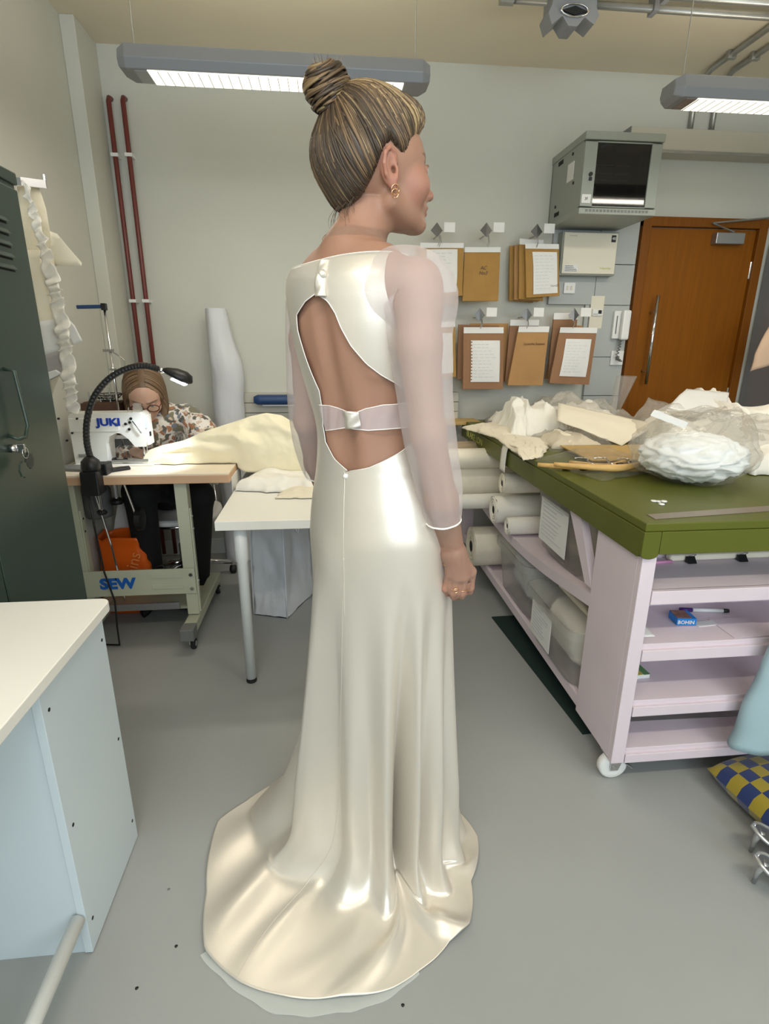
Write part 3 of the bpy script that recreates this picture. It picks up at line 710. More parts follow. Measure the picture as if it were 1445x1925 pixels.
# ---- hook bracket on the left wall with hanging patterns
hb = empty('wall_bracket', (XL, 2.55, 1.95), 'grey steel wall bracket arm carrying the hanging patterns', 'bracket')
ha = Vector((XL, 2.48, 1.955)); 
p0 = oy(40, 341, 2.42); p1 = oy(87, 347, 2.50)
MB().hexa([(p0.x, p0.y - .003, p0.z - .014), (p1.x, p1.y - .003, p1.z - .014), (p1.x, p1.y + .003, p1.z - .014), (p0.x, p0.y + .003, p0.z - .014), (p0.x, p0.y - .003, p0.z + .014), (p1.x, p1.y - .003, p1.z + .014), (p1.x, p1.y + .003, p1.z + .014), (p0.x, p0.y + .003, p0.z + .014)]).build('arm', M['alu'], hb)
MB().box((XL, 2.40, p0.z - .025), (XL + .006, 2.46, p0.z + .025)).build('wall_plate', M['alu'], hb)
MB().box((XL, p0.y - .003, p0.z - .012), (p0.x, p0.y + .003, p0.z + .012)).build('arm_root', M['alu'], hb)
MB().cyl((p1.x - .006, p1.y, p1.z + .012), (p1.x - .006, p1.y, p1.z + .034), .006, 10).build('end_stud', M['chrome'], hb)
def hanging(poly, y, m, label, name='pattern_piece', seed=0, amp=.02, sol=.0012, cat='pattern'):
    """outline in photo pixels at depth y, subdivided and rippled"""
    pts = [oy(a, b, y) for a, b in poly]
    bm = bmesh.new(); vs = [bm.verts.new(p) for p in pts]; f = bm.faces.new(vs)
    bmesh.ops.triangulate(bm, faces=[f]); bmesh.ops.subdivide_edges(bm, edges=bm.edges[:], cuts=5, use_grid_fill=True)
    for v in bm.verts:
        v.co.y += amp * (nz(v.co.x * 9, v.co.z * 4, seed) + .5 * nz(v.co.x * 22, v.co.z * 9, seed + 3)) + .05 * math.sin(v.co.x * 30 + seed) * amp * 5
        v.co.x += .25 * amp * nz(v.co.z * 14, seed, 1.0)
    me = bpy.data.meshes.new(name); bm.to_mesh(me); bm.free()
    o = link_mesh(name, me, m, None, smooth=True, solid=sol)
    return tag(o, label, cat, 'patterns hanging beside the locker')
hanging([(36, 352), (72, 352), (86, 392), (100, 470), (108, 560), (122, 660), (118, 700), (98, 742), (88, 700), (60, 560), (40, 440)], 2.50, M['muslin'], 'large cream calico piece hanging nearest the locker', seed=1)
hanging([(40, 470), (76, 470), (96, 560), (108, 610), (72, 618), (66, 560)], 2.46, M['paper_old'], 'cream card pattern hanging over the calico beside the locker', seed=2, amp=.01)
hanging([(70, 605), (110, 598), (118, 665), (80, 668)], 2.45, M['paper'], 'white paper pattern above the grey one beside the locker', seed=3, amp=.012)
hanging([(82, 668), (116, 657), (124, 700), (94, 715), (84, 690)], 2.44, mat('grey_paper', (176, 172, 172), .8), 'grey paper pattern low beside the locker', seed=4, amp=.012)
hanging([(88, 432), (108, 440), (153, 494), (152, 500), (105, 500), (92, 470)], 2.505, M['paper_old'], 'pointed cream pattern sticking out to the right on the wall', seed=5, amp=.01)
hanging([(124, 595), (140, 612), (154, 641), (136, 648), (122, 620)], 2.505, M['paper'], 'small white pattern tip sticking out below the pointed one', seed=6, amp=.008)
hanging([(88, 700), (105, 695), (118, 702), (92, 714)], 2.43, M['paper'], 'small white paper corner lowest beside the locker', seed=8, amp=.006)
# ruffled trim hanging down the front
tr = MB(); top = oy(50, 345, 2.44); bot = oy(140, 775, 2.44)
def ruf(u, v):
    p = top.lerp(bot, v) + Vector((.03 * math.sin(v * PI), 0, 0)); w = .010 + .016 * min(1, v * 2.5)
    ph = v * 150 + 6 * nz(v * 9, 1, 2)
    return (p.x + (u - .5) * w * 2 * (1 + .35 * nz(v * 30, 4, 1)) + .005 * math.sin(ph * .61), p.y - .02 - (.009 + .004 * nz(v * 22, 2, 7)) * math.sin(ph + u * 2.2) * (.4 + abs(u - .5)), p.z + .006 * math.sin(ph * .8 + u * 5))
tr.grid(ruf, 8, 420)
tag(tr.build('ruffle_trim', M['calico_w'], smooth=True, solid=.001), 'long white ruffled trim hanging down in front of the patterns', 'trim')

# ================================================================ white table behind the bride
mt = empty('white_table', (-.1, 2.4, 0), 'white table with a round leg left of the bride', 'table')
MB().box((-.437, 1.985, .704), (.30, 2.86, .740)).build('table_top', M['white_lam'], mt, bevel=.002)
for x, y in ((-.357, 2.055), (.22, 2.055), (-.357, 2.78), (.22, 2.78)):
    lg = MB().lathe([(.0215, .02), (.0215, .55), (.026, .56), (.026, .704)], (x, y, 0), 'Z', 20).build('leg', M['white_met'], mt, smooth=True)
    MB().lathe([(.020, 0), (.022, .004), (.022, .02)], (x, y, 0), 'Z', 20).build('rubber_foot', M['black_rub'], lg)

# ---- white nonwoven bag under it
bg = empty('fabric_bag', (-.28, 2.8, 0), 'white fabric garment bag standing under the white table', 'bag')
A, B, C_ = Vector((-.42, 2.66, 0)), Vector((-.245, 2.60, 0)), Vector((-.115, 2.90, 0)); D_ = A + C_ - B
def bagf(u, v):
    k = u * 4; i = int(k) % 4; t = k - int(k)
    q = [A, B, C_, D_]; p = q[i].lerp(q[(i + 1) % 4], t); c = (A + C_) / 2
    s = 1.0 - .06 * v
    p = c + (p - c) * s
    w = .012 * nz(u * 12, v * 5, 2) + .006 * nz(u * 30, v * 14, 5) - .022 * math.sin(PI * t) * math.sin(PI * v)
    p = p + (p - c).normalized() * w
    return (p.x, p.y, .004 + v * .55)
MB().grid(bagf, 64, 26, True).add([A, B, C_, D_], [(0, 1, 2, 3)]).build('bag_body', M['nonwoven'], bg, smooth=True)
for q in (B, A, C_):
    e = (A + C_) / 2
    MB().tube([e + (q - e) * (1.02 - .06 * v) + Vector((0, 0, .004 + .55 * v)) for v in (0, .25, .5, .75, 1)], .004, 6).build('seam_piping', M['nonwoven'], bg, smooth=True)
MB().tube([(-.20, 2.735, .55), (-.195, 2.72, .50), (-.185, 2.725, .44), (-.178, 2.74, .42), (-.172, 2.73, .46), (-.175, 2.75, .55)], .004, 6).build('drawstring', M['white_pl'], bg, smooth=True)

# ================================================================ sewing table
SZ = .83
stb = empty('sewing_table', (-.8, 2.6, 0), 'sewing machine table with beech edge and sage steel stand', 'table')
sy0, sy1, sx0, sx1 = 2.395, 2.89, -1.225, -.445
MB().box((sx0, sy0 + .002, SZ - .006), (sx1 - .002, sy1 - .002, SZ)).build('laminate_surface', M['sew_top'], stb)
MB().box((sx0, sy0, SZ - .042), (sx1, sy1, SZ - .0062)).build('beech_edge', M['beech'], stb, bevel=.002)
MB().box((sx1, sy0 + .05, SZ - .10), (sx1 + .003, sy0 + .30, SZ - .03)).build('paper_note', M['paper'], stb)
for cx_ in (-.672, -1.15):
    col = MB().box((cx_ - .027, 2.44, .13), (cx_ + .027, 2.475, SZ - .042)).build('column', M['stand'], stb, bevel=.003)
    MB().box((cx_ + .0272, 2.447, .14), (cx_ + .034, 2.468, .66)).build('adjusting_slide', M['stand'], col, bevel=.001)
    for z in (.62, .56, .30): MB().cyl((cx_ + .034, 2.457, z), (cx_ + .038, 2.457, z), .006, 8).build('bolt', M['chrome'], col)
    MB().box((cx_ - .024, 2.478, .20), (cx_ + .024, 2.51, SZ - .06)).build('inner_column', M['stand'], stb, bevel=.003)
    ft = MB().hexa([(cx_ - .028, 2.30, .075), (cx_ + .028, 2.30, .075), (cx_ + .028, 2.96, .075), (cx_ - .028, 2.96, .075), (cx_ - .028, 2.30, .125), (cx_ + .028, 2.30, .125), (cx_ + .028, 2.96, .125), (cx_ - .028, 2.96, .125)]).build('foot_beam', M['stand'], stb, bevel=.004)
    MB().box((cx_ - .031, 2.285, .07), (cx_ + .031, 2.36, .128)).build('end_cap', M['stand_grey'], ft, bevel=.004)
    for yy in (2.335, 2.93):
        cs = MB().lathe([(.024, -.010), (.026, -.006), (.026, .006), (.024, .010)], (cx_ + .012, yy + .012, .026), 'X', 18).build('caster_wheel', M['black_rub'], ft, smooth=True)
        MB().lathe([(.012, -.012), (.014, 0), (.012, .012)], (cx_ + .012, yy + .012, .026), 'X', 14).build('wheel_hub', M['chrome'], ft, smooth=True)
        MB().box((cx_ - .004, yy - .012, .03), (cx_ + .002, yy + .022, .062)).build('caster_fork', M['chrome'], ft, bevel=.002)
        MB().cyl((cx_ + .0, yy, .06), (cx_ + .0, yy, .078), .008, 10).build('caster_stem', M['chrome'], ft)
# cross bar with lettering
zb0, zb1 = .245, .372
cb = MB().box((-1.15, 2.428, zb0), (-.645, 2.438, zb1)).build('cross_bar', M['stand'], stb, bevel=.002)
for z in (zb0 + .028, zb0 + .083): MB().box((-.845, 2.4245, z), (-.70, 2.428, z + .024)).build('pressed_rib', M['stand'], cb, bevel=.0025)
for z in (zb0 + .028, zb1 - .028): MB().cyl((-.662, 2.418, z), (-.662, 2.428, z), .009, 6).build('bolt', M['chrome'], cb)
text('lettering', 'SEW', facing((-.995, 2.4262, zb0 + .062), (1, 0, 0), (0, 0, 1)), .070, M['blue_ink'], cb, extrude=.0012, sx=1.12, bold=.0035)
# shallow pedal plate under the bar
MB().box((-1.12, 2.55, .105), (-.70, 2.80, .118)).build('treadle_plate', M['stand'], stb, bevel=.004)
MB().box((-1.1, 2.46, .15), (-.74, 2.475, .185)).build('lower_brace', M['alu'], stb, bevel=.002)
# rods and motor under the table top
MB().cyl((-1.02, 2.62, .66), (-1.02, 2.62, .78), .010, 10).build('knee_lever_rod', M['chrome'], stb)
MB().lathe([(.026, 0), (.030, .01), (.030, .02), (.018, .03)], (-1.02, 2.62, .64), 'Z', 14).build('knee_pad_knob', M['black'], stb)
MB().tube([(-1.12, 2.60, .79), (-1.07, 2.60, .45), (-1.05, 2.62, .13)], .005, 8).build('pedal_rod', M['chrome'], stb)
MB().tube([(-.98, 2.6, .79), (-.93, 2.6, .56)], .006, 8).build('bracket_rod', M['chrome'], stb)
MB().lathe([(.02, -.015), (.055, -.012), (.055, .012), (.02, .015)], (-.925, 2.62, .56), 'X', 20).build('knee_pad', M['black'], stb)
MB().lathe([(.06, 0), (.065, .02), (.065, .14), (.05, .16)], (-1.15, 2.72, .55), 'Z', 18).build('motor', M['stand_grey'], stb, smooth=True)

# ================================================================ sewing machine
jy = 2.66
sm = empty('sewing_machine', (-.95, jy, SZ), 'white industrial sewing machine on the sewing table', 'sewing machine')
def mz(py): return oy(200, py, jy - .05).z
mxl, mxr = -1.175, oy(270, 800, jy - .05).x
zt, zb_ = mz(777), mz(814)
MB().box((mxl, jy - .08, SZ + .0005), (mxr + .03, jy + .075, SZ + .010)).build('bed', M['machine'], sm, bevel=.002)
arm = [(mxl, SZ + .010), (mxl, zt - .012), (mxl + .012, zt)] + [(mxr - .012, zt + .002), (mxr, zt - .008), (mxr + .004, SZ + .118), (mxr - .004, SZ + .085), (mxr - .050, SZ + .085), (mxr - .075, zb_ - .03), (mxr - .105, zb_ - .004), (mxr - .13, zb_)] + [(mxl + .20, zb_), (mxl + .165, zb_ - .018), (mxl + .150, zb_ - .05), (mxl + .145, SZ + .010)]
body = MB().prism([(x, jy - .05, z) for x, z in arm], (0, .10, 0)).build('machine_arm', M['machine'], sm, bevel=.006)
MB().prism([(x, jy - .0545, z) for x, z in [(mxl, zt - .022), (mxr - .115, zt - .022), (mxr - .105, zt - .03), (mxr - .11, zb_ + .012), (mxr - .12, zb_ + .006), (mxl, zb_ + .006)]], (0, .005, 0)).build('arm_panel', M['machine'], body, bevel=.002)
ju = oy(203, 791, jy - .057)
for k in (0,): text('lettering', 'JUKI', facing((ju.x + .0 + k, jy - .0555, (zt + zb_) / 2 + .004), (1, 0, 0), (0, 0, 1)), .046, M['juki'], body, extrude=.001, sx=1.2, bold=.0022)
for px, py in ((110, 787), (145, 787), (136, 814), (126, 828), (244, 794), (246, 787), (236, 797), (243, 807)):
    q = oy(px, py, jy - .052); MB().cyl((q.x, jy - .0562, q.z), (q.x, jy - .049, q.z), .0062 if px > 200 else .005, 10).build('screw', M['black'], body)
q = oy(219, 798, jy - .052); MB().cyl((q.x, jy - .056, q.z), (q.x, jy - .049, q.z), .009, 14).build('oil_gauge', M['alu'], body)
MB().box((mxl + .02, jy - .054, SZ + .04), (mxl + .085, jy - .05, SZ + .055)).build('serial_plate', M['alu'], body)
hd = MB().hexa([(mxr + .002, jy - .035, SZ + .09), (mxr + .012, jy - .030, SZ + .09), (mxr + .012, jy + .04, SZ + .09), (mxr + .002, jy + .04, SZ + .09), (mxr, jy - .035, zt - .012), (mxr + .010, jy - .030, zt - .012), (mxr + .010, jy + .04, zt - .012), (mxr, jy + .04, zt - .012)]).build('face_plate', M['machine'], sm, bevel=.002)
MB().box((mxr - .003, jy - .046, zt - .07), (mxr + .013, jy - .028, zt - .025)).build('label', mat('pale_label', (196, 214, 226), .5), hd)
MB().box((mxr + .0115, jy - .02, SZ + .13), (mxr + .014, jy + .0, SZ + .15)).build('slot', M['black'], hd)
MB().hexa([(mxr - .05, jy - .02, zt), (mxr - .018, jy - .02, zt), (mxr - .018, jy + .02, zt), (mxr - .05, jy + .02, zt), (mxr - .046, jy - .018, zt + .04), (mxr - .022, jy - .018, zt + .036), (mxr - .022, jy + .018, zt + .036), (mxr - .046, jy + .018, zt + .04)]).build('thread_cover', M['box_pl'], sm)
MB().cyl((mxr - .03, jy, SZ + .012), (mxr - .03, jy, SZ + .09), .004, 8).build('needle_bar', M['chrome'], sm)
MB().box((mxr - .04, jy - .012, SZ + .012), (mxr - .02, jy + .012, SZ + .02)).build('presser_foot', M['chrome'], sm, bevel=.002)
MB().cyl((mxr - .018, jy + .01, SZ + .03), (mxr - .018, jy + .01, SZ + .095), .003, 8).build('presser_bar', M['chrome'], sm)
MB().tube([(mxr - .045, jy - .056, zt - .035), (mxr - .03, jy - .062, zt - .055), (mxr - .012, jy - .06, zt - .09)], .003, 6).build('thread_guide', M['chrome'], sm)
for x in (mxl + .08, mxl + .25, mxl + .31): MB().cyl((x, jy, zt), (x, jy, zt + .02), .003, 6).build('oil_pin', M['steel'], sm)
MB().lathe([(.02, 0), (.022, .012), (.012, .014), (.012, .05), (.022, .052), (.02, .062)], (mxl + .16, jy - .03, SZ + .012), 'X', 14).build('bobbin_winder', M['black'], sm)
MB().tube([(mxl + .15, jy - .07, SZ + .02), (mxl + .33, jy - .066, SZ + .024), (mxr - .10, jy - .06, SZ + .018)], .007, 8).build('knee_lift_bar', M['steel'], sm)
# flat tools lying in front of the machine
for k, (pxs, mm, nm, lab, cat) in enumerate((
    ([(122, 878), (200, 878), (218, 884), (200, 889), (122, 886)], M['stand_grey'], 'tool_pouch', 'flat dark grey pouch lying left on the sewing table', 'pouch'),
    ([(205, 884), (243, 880), (246, 883), (206, 889)], M['black'], 'fabric_shears', 'thin black shears lying on the sewing table beside the lamp clamp', 'scissors'))):
    o = MB().prism([oz(a, b, SZ + .0005) for a, b in pxs], (0, 0, .012)).build(nm, mm, bevel=.003); tag(o, lab, cat)
rl = tag(MB().prism([oz(a, b, SZ + .0005) for a, b in ((228, 872), (300, 870), (302, 873), (230, 876))], (0, 0, .003)).build('steel_tweezers', M['chrome']), 'pale steel strip lying beside the machine needle', 'tool')

# ================================================================ gooseneck lamp
gl_ = empty('gooseneck_lamp', (-1.02, 2.36, SZ), 'black gooseneck lamp clamped to the sewing table edge', 'lamp')
yl = 2.375
c0 = oy(172, 872, yl)
MB().hexa([(c0.x - .045, yl - .04, SZ - .075), (c0.x + .030, yl - .04, SZ - .075), (c0.x + .030, yl + .04, SZ - .075), (c0.x - .045, yl + .04, SZ - .075), (c0.x - .042, yl - .035, SZ + .03), (c0.x + .03, yl - .035, SZ + .03), (c0.x + .03, yl + .05, SZ + .03), (c0.x - .042, yl + .05, SZ + .03)]).build('clamp_body', M['black'], gl_, bevel=.006)
MB().lathe([(.034, 0), (.040, .015), (.036, .045), (.016, .065)], (c0.x - .004, yl, SZ + .025), 'Z', 18).build('socket', M['black'], gl_, smooth=True)
MB().box((c0.x - .03, yl + .02, SZ + .001), (c0.x + .05, yl + .09, SZ + .05)).build('clamp_jaw', M['black'], gl_, bevel=.005)
MB().cyl((c0.x, yl + .03, SZ - .16), (c0.x, yl + .03, SZ - .06), .007, 10).build('clamp_screw', M['chrome'], gl_)
MB().lathe([(.018, 0), (.022, .006), (.022, .014), (.012, .02)], (c0.x, yl + .03, SZ - .175), 'Z', 12).build('clamp_knob', M['black'], gl_)
npx = [(169, 858), (163, 830), (163, 795), (172, 757), (190, 727), (216, 704), (246, 691), (274, 688), (298, 694)]
ctrl = [oy(a, b, yl + .01 * i) for i, (a, b) in enumerate(npx)]
def catmull(P, n=6):
    out = []
    for i in range(len(P) - 1):
        p0, p1, p2, p3 = P[max(i - 1, 0)], P[i], P[i + 1], P[min(i + 2, len(P) - 1)]
        for k in range(n):
            t = k / n
            out.append(.5 * ((2 * p1) + (p2 - p0) * t + (2 * p0 - 5 * p1 + 4 * p2 - p3) * t * t + (3 * p1 - p0 - 3 * p2 + p3) * t ** 3))
    return out + [P[-1]]
nk = catmull(ctrl, 10)
MB().tube(nk, [.0125 + .0012 * (i % 2) for i in range(len(nk))], 12).build('flexible_neck', M['black'], gl_, smooth=False)
MB().cyl(nk[-1], oy(308, 699, yl + .09), .012, 12).build('neck_joint', M['chrome'], gl_, smooth=True)
hc = oy(328, 703, yl + .1); ax_ = (oy(347, 712, yl + .1) - oy(308, 695, yl + .09)).normalized()
sh = MB(); 
prof = [(0, .012), (.015, .022), (.05, .036), (.09, .040), (.115, .030), (.125, .008)]
st0 = oy(306, 696, yl + .09); sd = Vector((0, 1, 0)); sn = ax_.cross(sd)
for i, (t, rr) in enumerate(prof):
    for j in range(16):
        a = 2 * PI * j / 16; q = st0 + ax_ * t + (sd * math.cos(a) * rr * 1.15) + sn * (math.sin(a) * rr * (.9 if math.sin(a) * sn.z > 0 else .35))
        sh.v.append(tuple(q))
for i in range(5):
    for j in range(16): sh.f.append((i * 16 + j, i * 16 + (j + 1) % 16, (i + 1) * 16 + (j + 1) % 16, (i + 1) * 16 + j))
sh.f += [tuple(range(16)), tuple(80 + j for j in range(16))]
shade = sh.build('lamp_shade', M['black'], gl_, smooth=True)
dn = sn if sn.z < 0 else -sn
MB().obox(st0 + ax_ * .075 + dn * .018, (.06, .05, .006), ry=math.atan2(-ax_.z, ax_.x)).build('led_lens', mat('led_lens', (240, 246, 255), .3, emit=(225, 238, 255), estr=12), gl_)
sp = bpy.data.lights.new('led_light', 'SPOT'); sp.energy = 9; sp.spot_size = 1.25; sp.spot_blend = .7; sp.color = (.84, .92, 1); sp.shadow_soft_size = .025
so = bpy.data.objects.new('led_light', sp); COL.objects.link(so); so.location = st0 + ax_ * .075 + dn * .03
so.rotation_euler = (Vector((-.86, 2.60, SZ)) - so.location).to_track_quat('-Z', 'Y').to_euler(); attach(so, gl_)
MB().tube([(c0.x - .02, yl - .03, SZ - .07), (c0.x - .02, yl - .02, .6), (c0.x - .01, yl - .02, .4), (c0.x + .012, yl - .01, .25), (c0.x + .0, yl + .0, .12), (c0.x - .01, yl + .02, .008), (c0.x - .12, yl + .04, .006)], .0042, 8).build('power_cord', M['black'], gl_, smooth=True)

# ---- thread stand behind the machine
ts = empty('thread_stand', (-1.10, 2.80, SZ), 'chrome thread stand with a blue top arm behind the machine', 'thread stand')
yt = 2.80
a = oy(196, 578, yt); b = oy(216, 765, yt)
MB().tube([(a.x, yt, SZ), (a.x, yt, a.z)], .006, 10).build('pole', M['chrome'], ts, smooth=True)
e = oy(145, 578, yt)
MB().obox(((a.x + e.x) / 2, yt - .004, a.z + .002), (a.x - e.x, .012, .016), ry=-.03).build('top_arm', M['navy'], ts, bevel=.002)
MB().box((a.x - .012, yt - .012, a.z - .012), (a.x + .010, yt + .012, a.z + .018)).build('arm_clamp', M['black'], ts, bevel=.002)
g = oy(203, 659, yt); MB().box((a.x - .03, yt - .01, g.z - .006), (a.x + .014, yt + .01, g.z + .006)).build('guide_plate', M['steel'], ts)
g2 = oy(237, 680, yt); MB().tube([(a.x, yt, g.z), (g2.x - .02, yt - .02, g.z - .025), (g2.x, yt - .02, g.z - .045), (g2.x, yt - .02, g.z - .075)], .003, 8).build('thread_hook', M['steel'], ts)
for z in (g.z - .09, g.z - .12): MB().box((a.x - .012, yt - .012, z), (a.x + .012, yt + .012, z + .008)).build('ring_clamp', M['steel'], ts)
for px, py in ((166, 737), (186, 730), (204, 728)):
    q = oy(px, py, yt + .03); MB().cyl((q.x, yt + .03, SZ + .11), (q.x, yt + .03, q.z), .0035, 8).build('spool_pin', M['steel'], ts)
MB().box((a.x - .14, yt - .02, SZ + .095), (a.x + .05, yt + .08, SZ + .11)).build('spool_plate', M['white_pl'], ts, bevel=.002)
MB().box((a.x - .12, yt + .0, SZ + .0005), (a.x + .03, yt + .07, SZ + .095)).build('plate_support', M['stand_grey'], ts, bevel=.002)
# spool cone and tray on the plate
wt = empty('wooden_tray', (-1.0, 2.86, SZ + .1), 'small dark brown wooden box behind the sewing machine', 'box')
q0 = oy(157, 773, 2.84); q1 = oy(190, 757, 2.84)
tx0, tx1 = q0.x, oy(224, 765, 2.84).x
MB().box((tx0, 2.815, SZ + .111), (tx1, 2.945, q1.z)).build('box_body', M['brown_wood'], wt, bevel=.003)
MB().box((tx0 + .01, 2.825, q1.z), (tx1 - .01, 2.935, q1.z + .004)).build('box_lid', M['brown_wood'], wt)
ms = empty('wire_basket', ((tx0 + tx1) / 2 + .03, 2.88, q1.z + .004), 'small black wire dish on the wooden box behind the machine', 'dish')
cx_, cz_ = (tx0 + tx1) / 2 + .03, q1.z + .0045
for zz, rr in ((.003, .03), (.018, .05), (.034, .066)): MB().torus((cx_, 2.87, cz_ + zz), rr, .0025, 'Z', 28, 6).build('wire_ring', M['black'], ms, smooth=True)
for k in range(14):
    a_ = 2 * PI * k / 14; MB().tube([(cx_ + rr_ * math.cos(a_), 2.87 + rr_ * math.sin(a_), cz_ + z_) for rr_, z_ in ((.03, .003), (.05, .018), (.066, .034))], .0018, 5).build('wire_rib', M['black'], ms)

# ---- orange carrier bag on the floor
ob = empty('carrier_bag', (-1.08, 2.82, 0), 'orange plastic carrier bag on the floor under the sewing table', 'bag')
def obf(u, v):
    a = 2 * PI * u; sx, sy_ = .135, .09
    cx = math.copysign(abs(math.cos(a)) ** .5, math.cos(a)); sy2 = math.copysign(abs(math.sin(a)) ** .5, math.sin(a))
    k = 1 + .10 * nz(u * 8, v * 5, 4) + .05 * nz(u * 20, v * 12, 8) - .1 * v
    return (-1.085 + sx * cx * k, 2.82 + sy_ * sy2 * k, .003 + .42 * v + .02 * nz(u * 10, 1, 3) * v)
MB().grid(obf, 60, 24, True).build('bag_body', M['orange'], ob, smooth=True, solid=.0015)
text('lettering', 'Sains', Matrix.Translation((-1.03, 2.722, .27)) @ Matrix.Rotation(PI / 2, 4, 'X') @ Matrix.Rotation(1.25, 4, 'Z'), .085, mat('pale_orange_print', (244, 150, 84), .5), ob, extrude=.0008)

# ---- junk box and cables under the table
fb = empty('foot_control_box', (-.86, 2.80, 0), 'black control box with cables under the sewing table', 'control box')
MB().box((-.93, 2.86, .0), (-.72, 3.02, .12)).build('control_body', M['black'], fb, bevel=.008)
MB().tube([(-.80, 2.86, .08), (-.84, 2.80, .16), (-.90, 2.78, .25), (-.99, 2.80, .22), (-1.0, 2.85, .05)], .006, 8).build('cable', M['black'], fb, smooth=True)
MB().tube([(-.74, 2.86, .05), (-.70, 2.80, .03), (-.76, 2.74, .008), (-.88, 2.76, .008)], .006, 8).build('cable', M['black'], fb, smooth=True)
pn = tag(MB().obox((-1.13, 2.96, .30), (.16, .03, .55), ry=.25, rz=.2).build('white_panel_board', M['white_lam'], bevel=.004), 'white board leaning behind the orange carrier bag', 'board')

# ---- blue padded board on the trunking
bb = oy(478, 751, YW - .10); b2 = oy(600, 750, YW - .10)
br = empty('padded_board', ((bb.x + b2.x) / 2, YW - .1, bb.z), 'navy blue padded sleeve board against the beige trunking', 'ironing board')
o = MB().grid(lambda u, v: (bb.x + (b2.x - bb.x + .25) * v, YW - .112 + .045 * math.copysign(abs(math.cos(2 * PI * u)) ** .7, math.cos(2 * PI * u)) * min(1, (v + .02) * 22) ** .5, bb.z + .030 * math.copysign(abs(math.sin(2 * PI * u)) ** .7, math.sin(2 * PI * u)) * min(1, (v + .02) * 22) ** .5), 20, 30, True).build('padded_cover', M['navy'], br, smooth=True)
MB().box((bb.x + .05, YW - .13, bb.z - .038), (b2.x + .23, YW - .08, bb.z - .03)).build('board_base', M['alu'], br)
MB().box((bb.x + .3, YW - .12, bb.z - .06), (bb.x + .33, YW - .062, bb.z - .038)).build('wall_support', M['alu'], br)

# ---- standing roll of white fabric by the back wall
fr_ = empty('fabric_roll', (-.70, 3.48, 0), 'upright roll of white wadding standing by the back wall', 'fabric roll')
yr = 3.48; tp = oy(420, 580, yr); bt_ = oy(430, 800, yr)
def rollf(u, v):
    z = .002 + (tp.z - .004) * (1 - v); a = 2 * PI * u
    l = oy(395, 690, yr).x; rr = .062 + .030 * min(1, max(0, (v - .0) * 5)) * (1 - .1 * math.sin(v * 20))
    cx = l + rr
    k = rr * (1 + .10 * nz(math.cos(a) * 1.5, math.sin(a) * 1.5, z * 4) + .05 * nz(math.cos(a) * 4, math.sin(a) * 4, z * 9))
    return (cx + k * math.cos(a) + .01 * nz(z * 3, 2, 1), yr + k * math.sin(a), z)
MB().grid(rollf, 44, 60, True).build('rolled_fabric', M['nonwoven'], fr_, smooth=True)
MB().grid(lambda u, v: (lambda t, r: (oy(395, 690, yr).x + .062 + r * math.cos(t), yr + r * math.sin(t), tp.z - .004 - .02 * v + .004 * math.sin(t * 3)))(u * 5 * PI, .012 + .045 * u), 90, 3).build('spiral_end', M['nonwoven'], fr_, smooth=True)
# ================================================================ cutting table
TX0, TX1, TY0, TY1, TZ = .856, 2.25, 1.337, 3.48, .91
ct = empty('cutting_table', (1.5, 2.4, 0), 'large cutting table with olive green top and pink legs and shelves', 'table')
MB().box((TX0 + .003, TY0 + .003, TZ - .024), (TX1, TY1, TZ)).build('table_top', M['green'], ct, bevel=.003)
# apron boards, the near corner post is rounded at its foot
MB().box((TX0, TY0 + .02, TZ - .104), (TX0 + .022, TY1, TZ - .0245)).build('apron_board', M['green'], ct, bevel=.002)
MB().box((TX0 + .052, TY0, TZ - .092), (TX1, TY0 + .022, TZ - .0245)).build('apron_board', M['green'], ct, bevel=.002)
MB().prism([(TX0, TY0, TZ - .0245), (TX0 + .051, TY0, TZ - .0245), (TX0 + .051, TY0, TZ - .090)] + [(TX0 + .025 + .026 * math.sin(a), TY0, TZ - .092 - .016 * math.cos(a) + .002) for a in (1.3, .9, .5, .1, -.3, -.7, -1.1, -1.4)], (0, .020, 0)).build('apron_corner', M['green'], ct, bevel=.002)
ap = [o for o in ct.children if o.name.startswith('apron_board')][0]
text('lettering', 'BLAKE LDN', facing((TX0 - .0012, 3.16, TZ - .066), (0, -1, 0), (0, 0, 1)), .052, M['yellow_ink'], ct, sx=1.35)
# near end unit: side panel, posts, shelves
PX = .870
MB().box((PX, 1.372, .10), (PX + .022, 1.615, TZ - .10)).build('end_panel', M['pink'], ct, bevel=.002)
MB().box((PX, 1.350, .095), (PX + .043, 1.372, TZ - .105)).build('corner_post', M['pink'], ct, bevel=.002)
MB().box((PX + .023, 1.60, .10), (TX1, 1.615, TZ - .10)).build('back_panel', M['pink'], ct)
for z, lip in ((.698, .043), (.519, .053), (.320, .051), (.141, .048)):
    MB().box((PX + .046, 1.362, z - .018), (TX1 - .03, 1.60, z)).build('shelf', M['pink'], ct, bevel=.002)
    MB().box((PX + .046, 1.350, z - lip), (TX1 - .03, 1.368, z - (.0 if lip < .045 else .016))).build('shelf_edge', M['pink'], ct, bevel=.002)
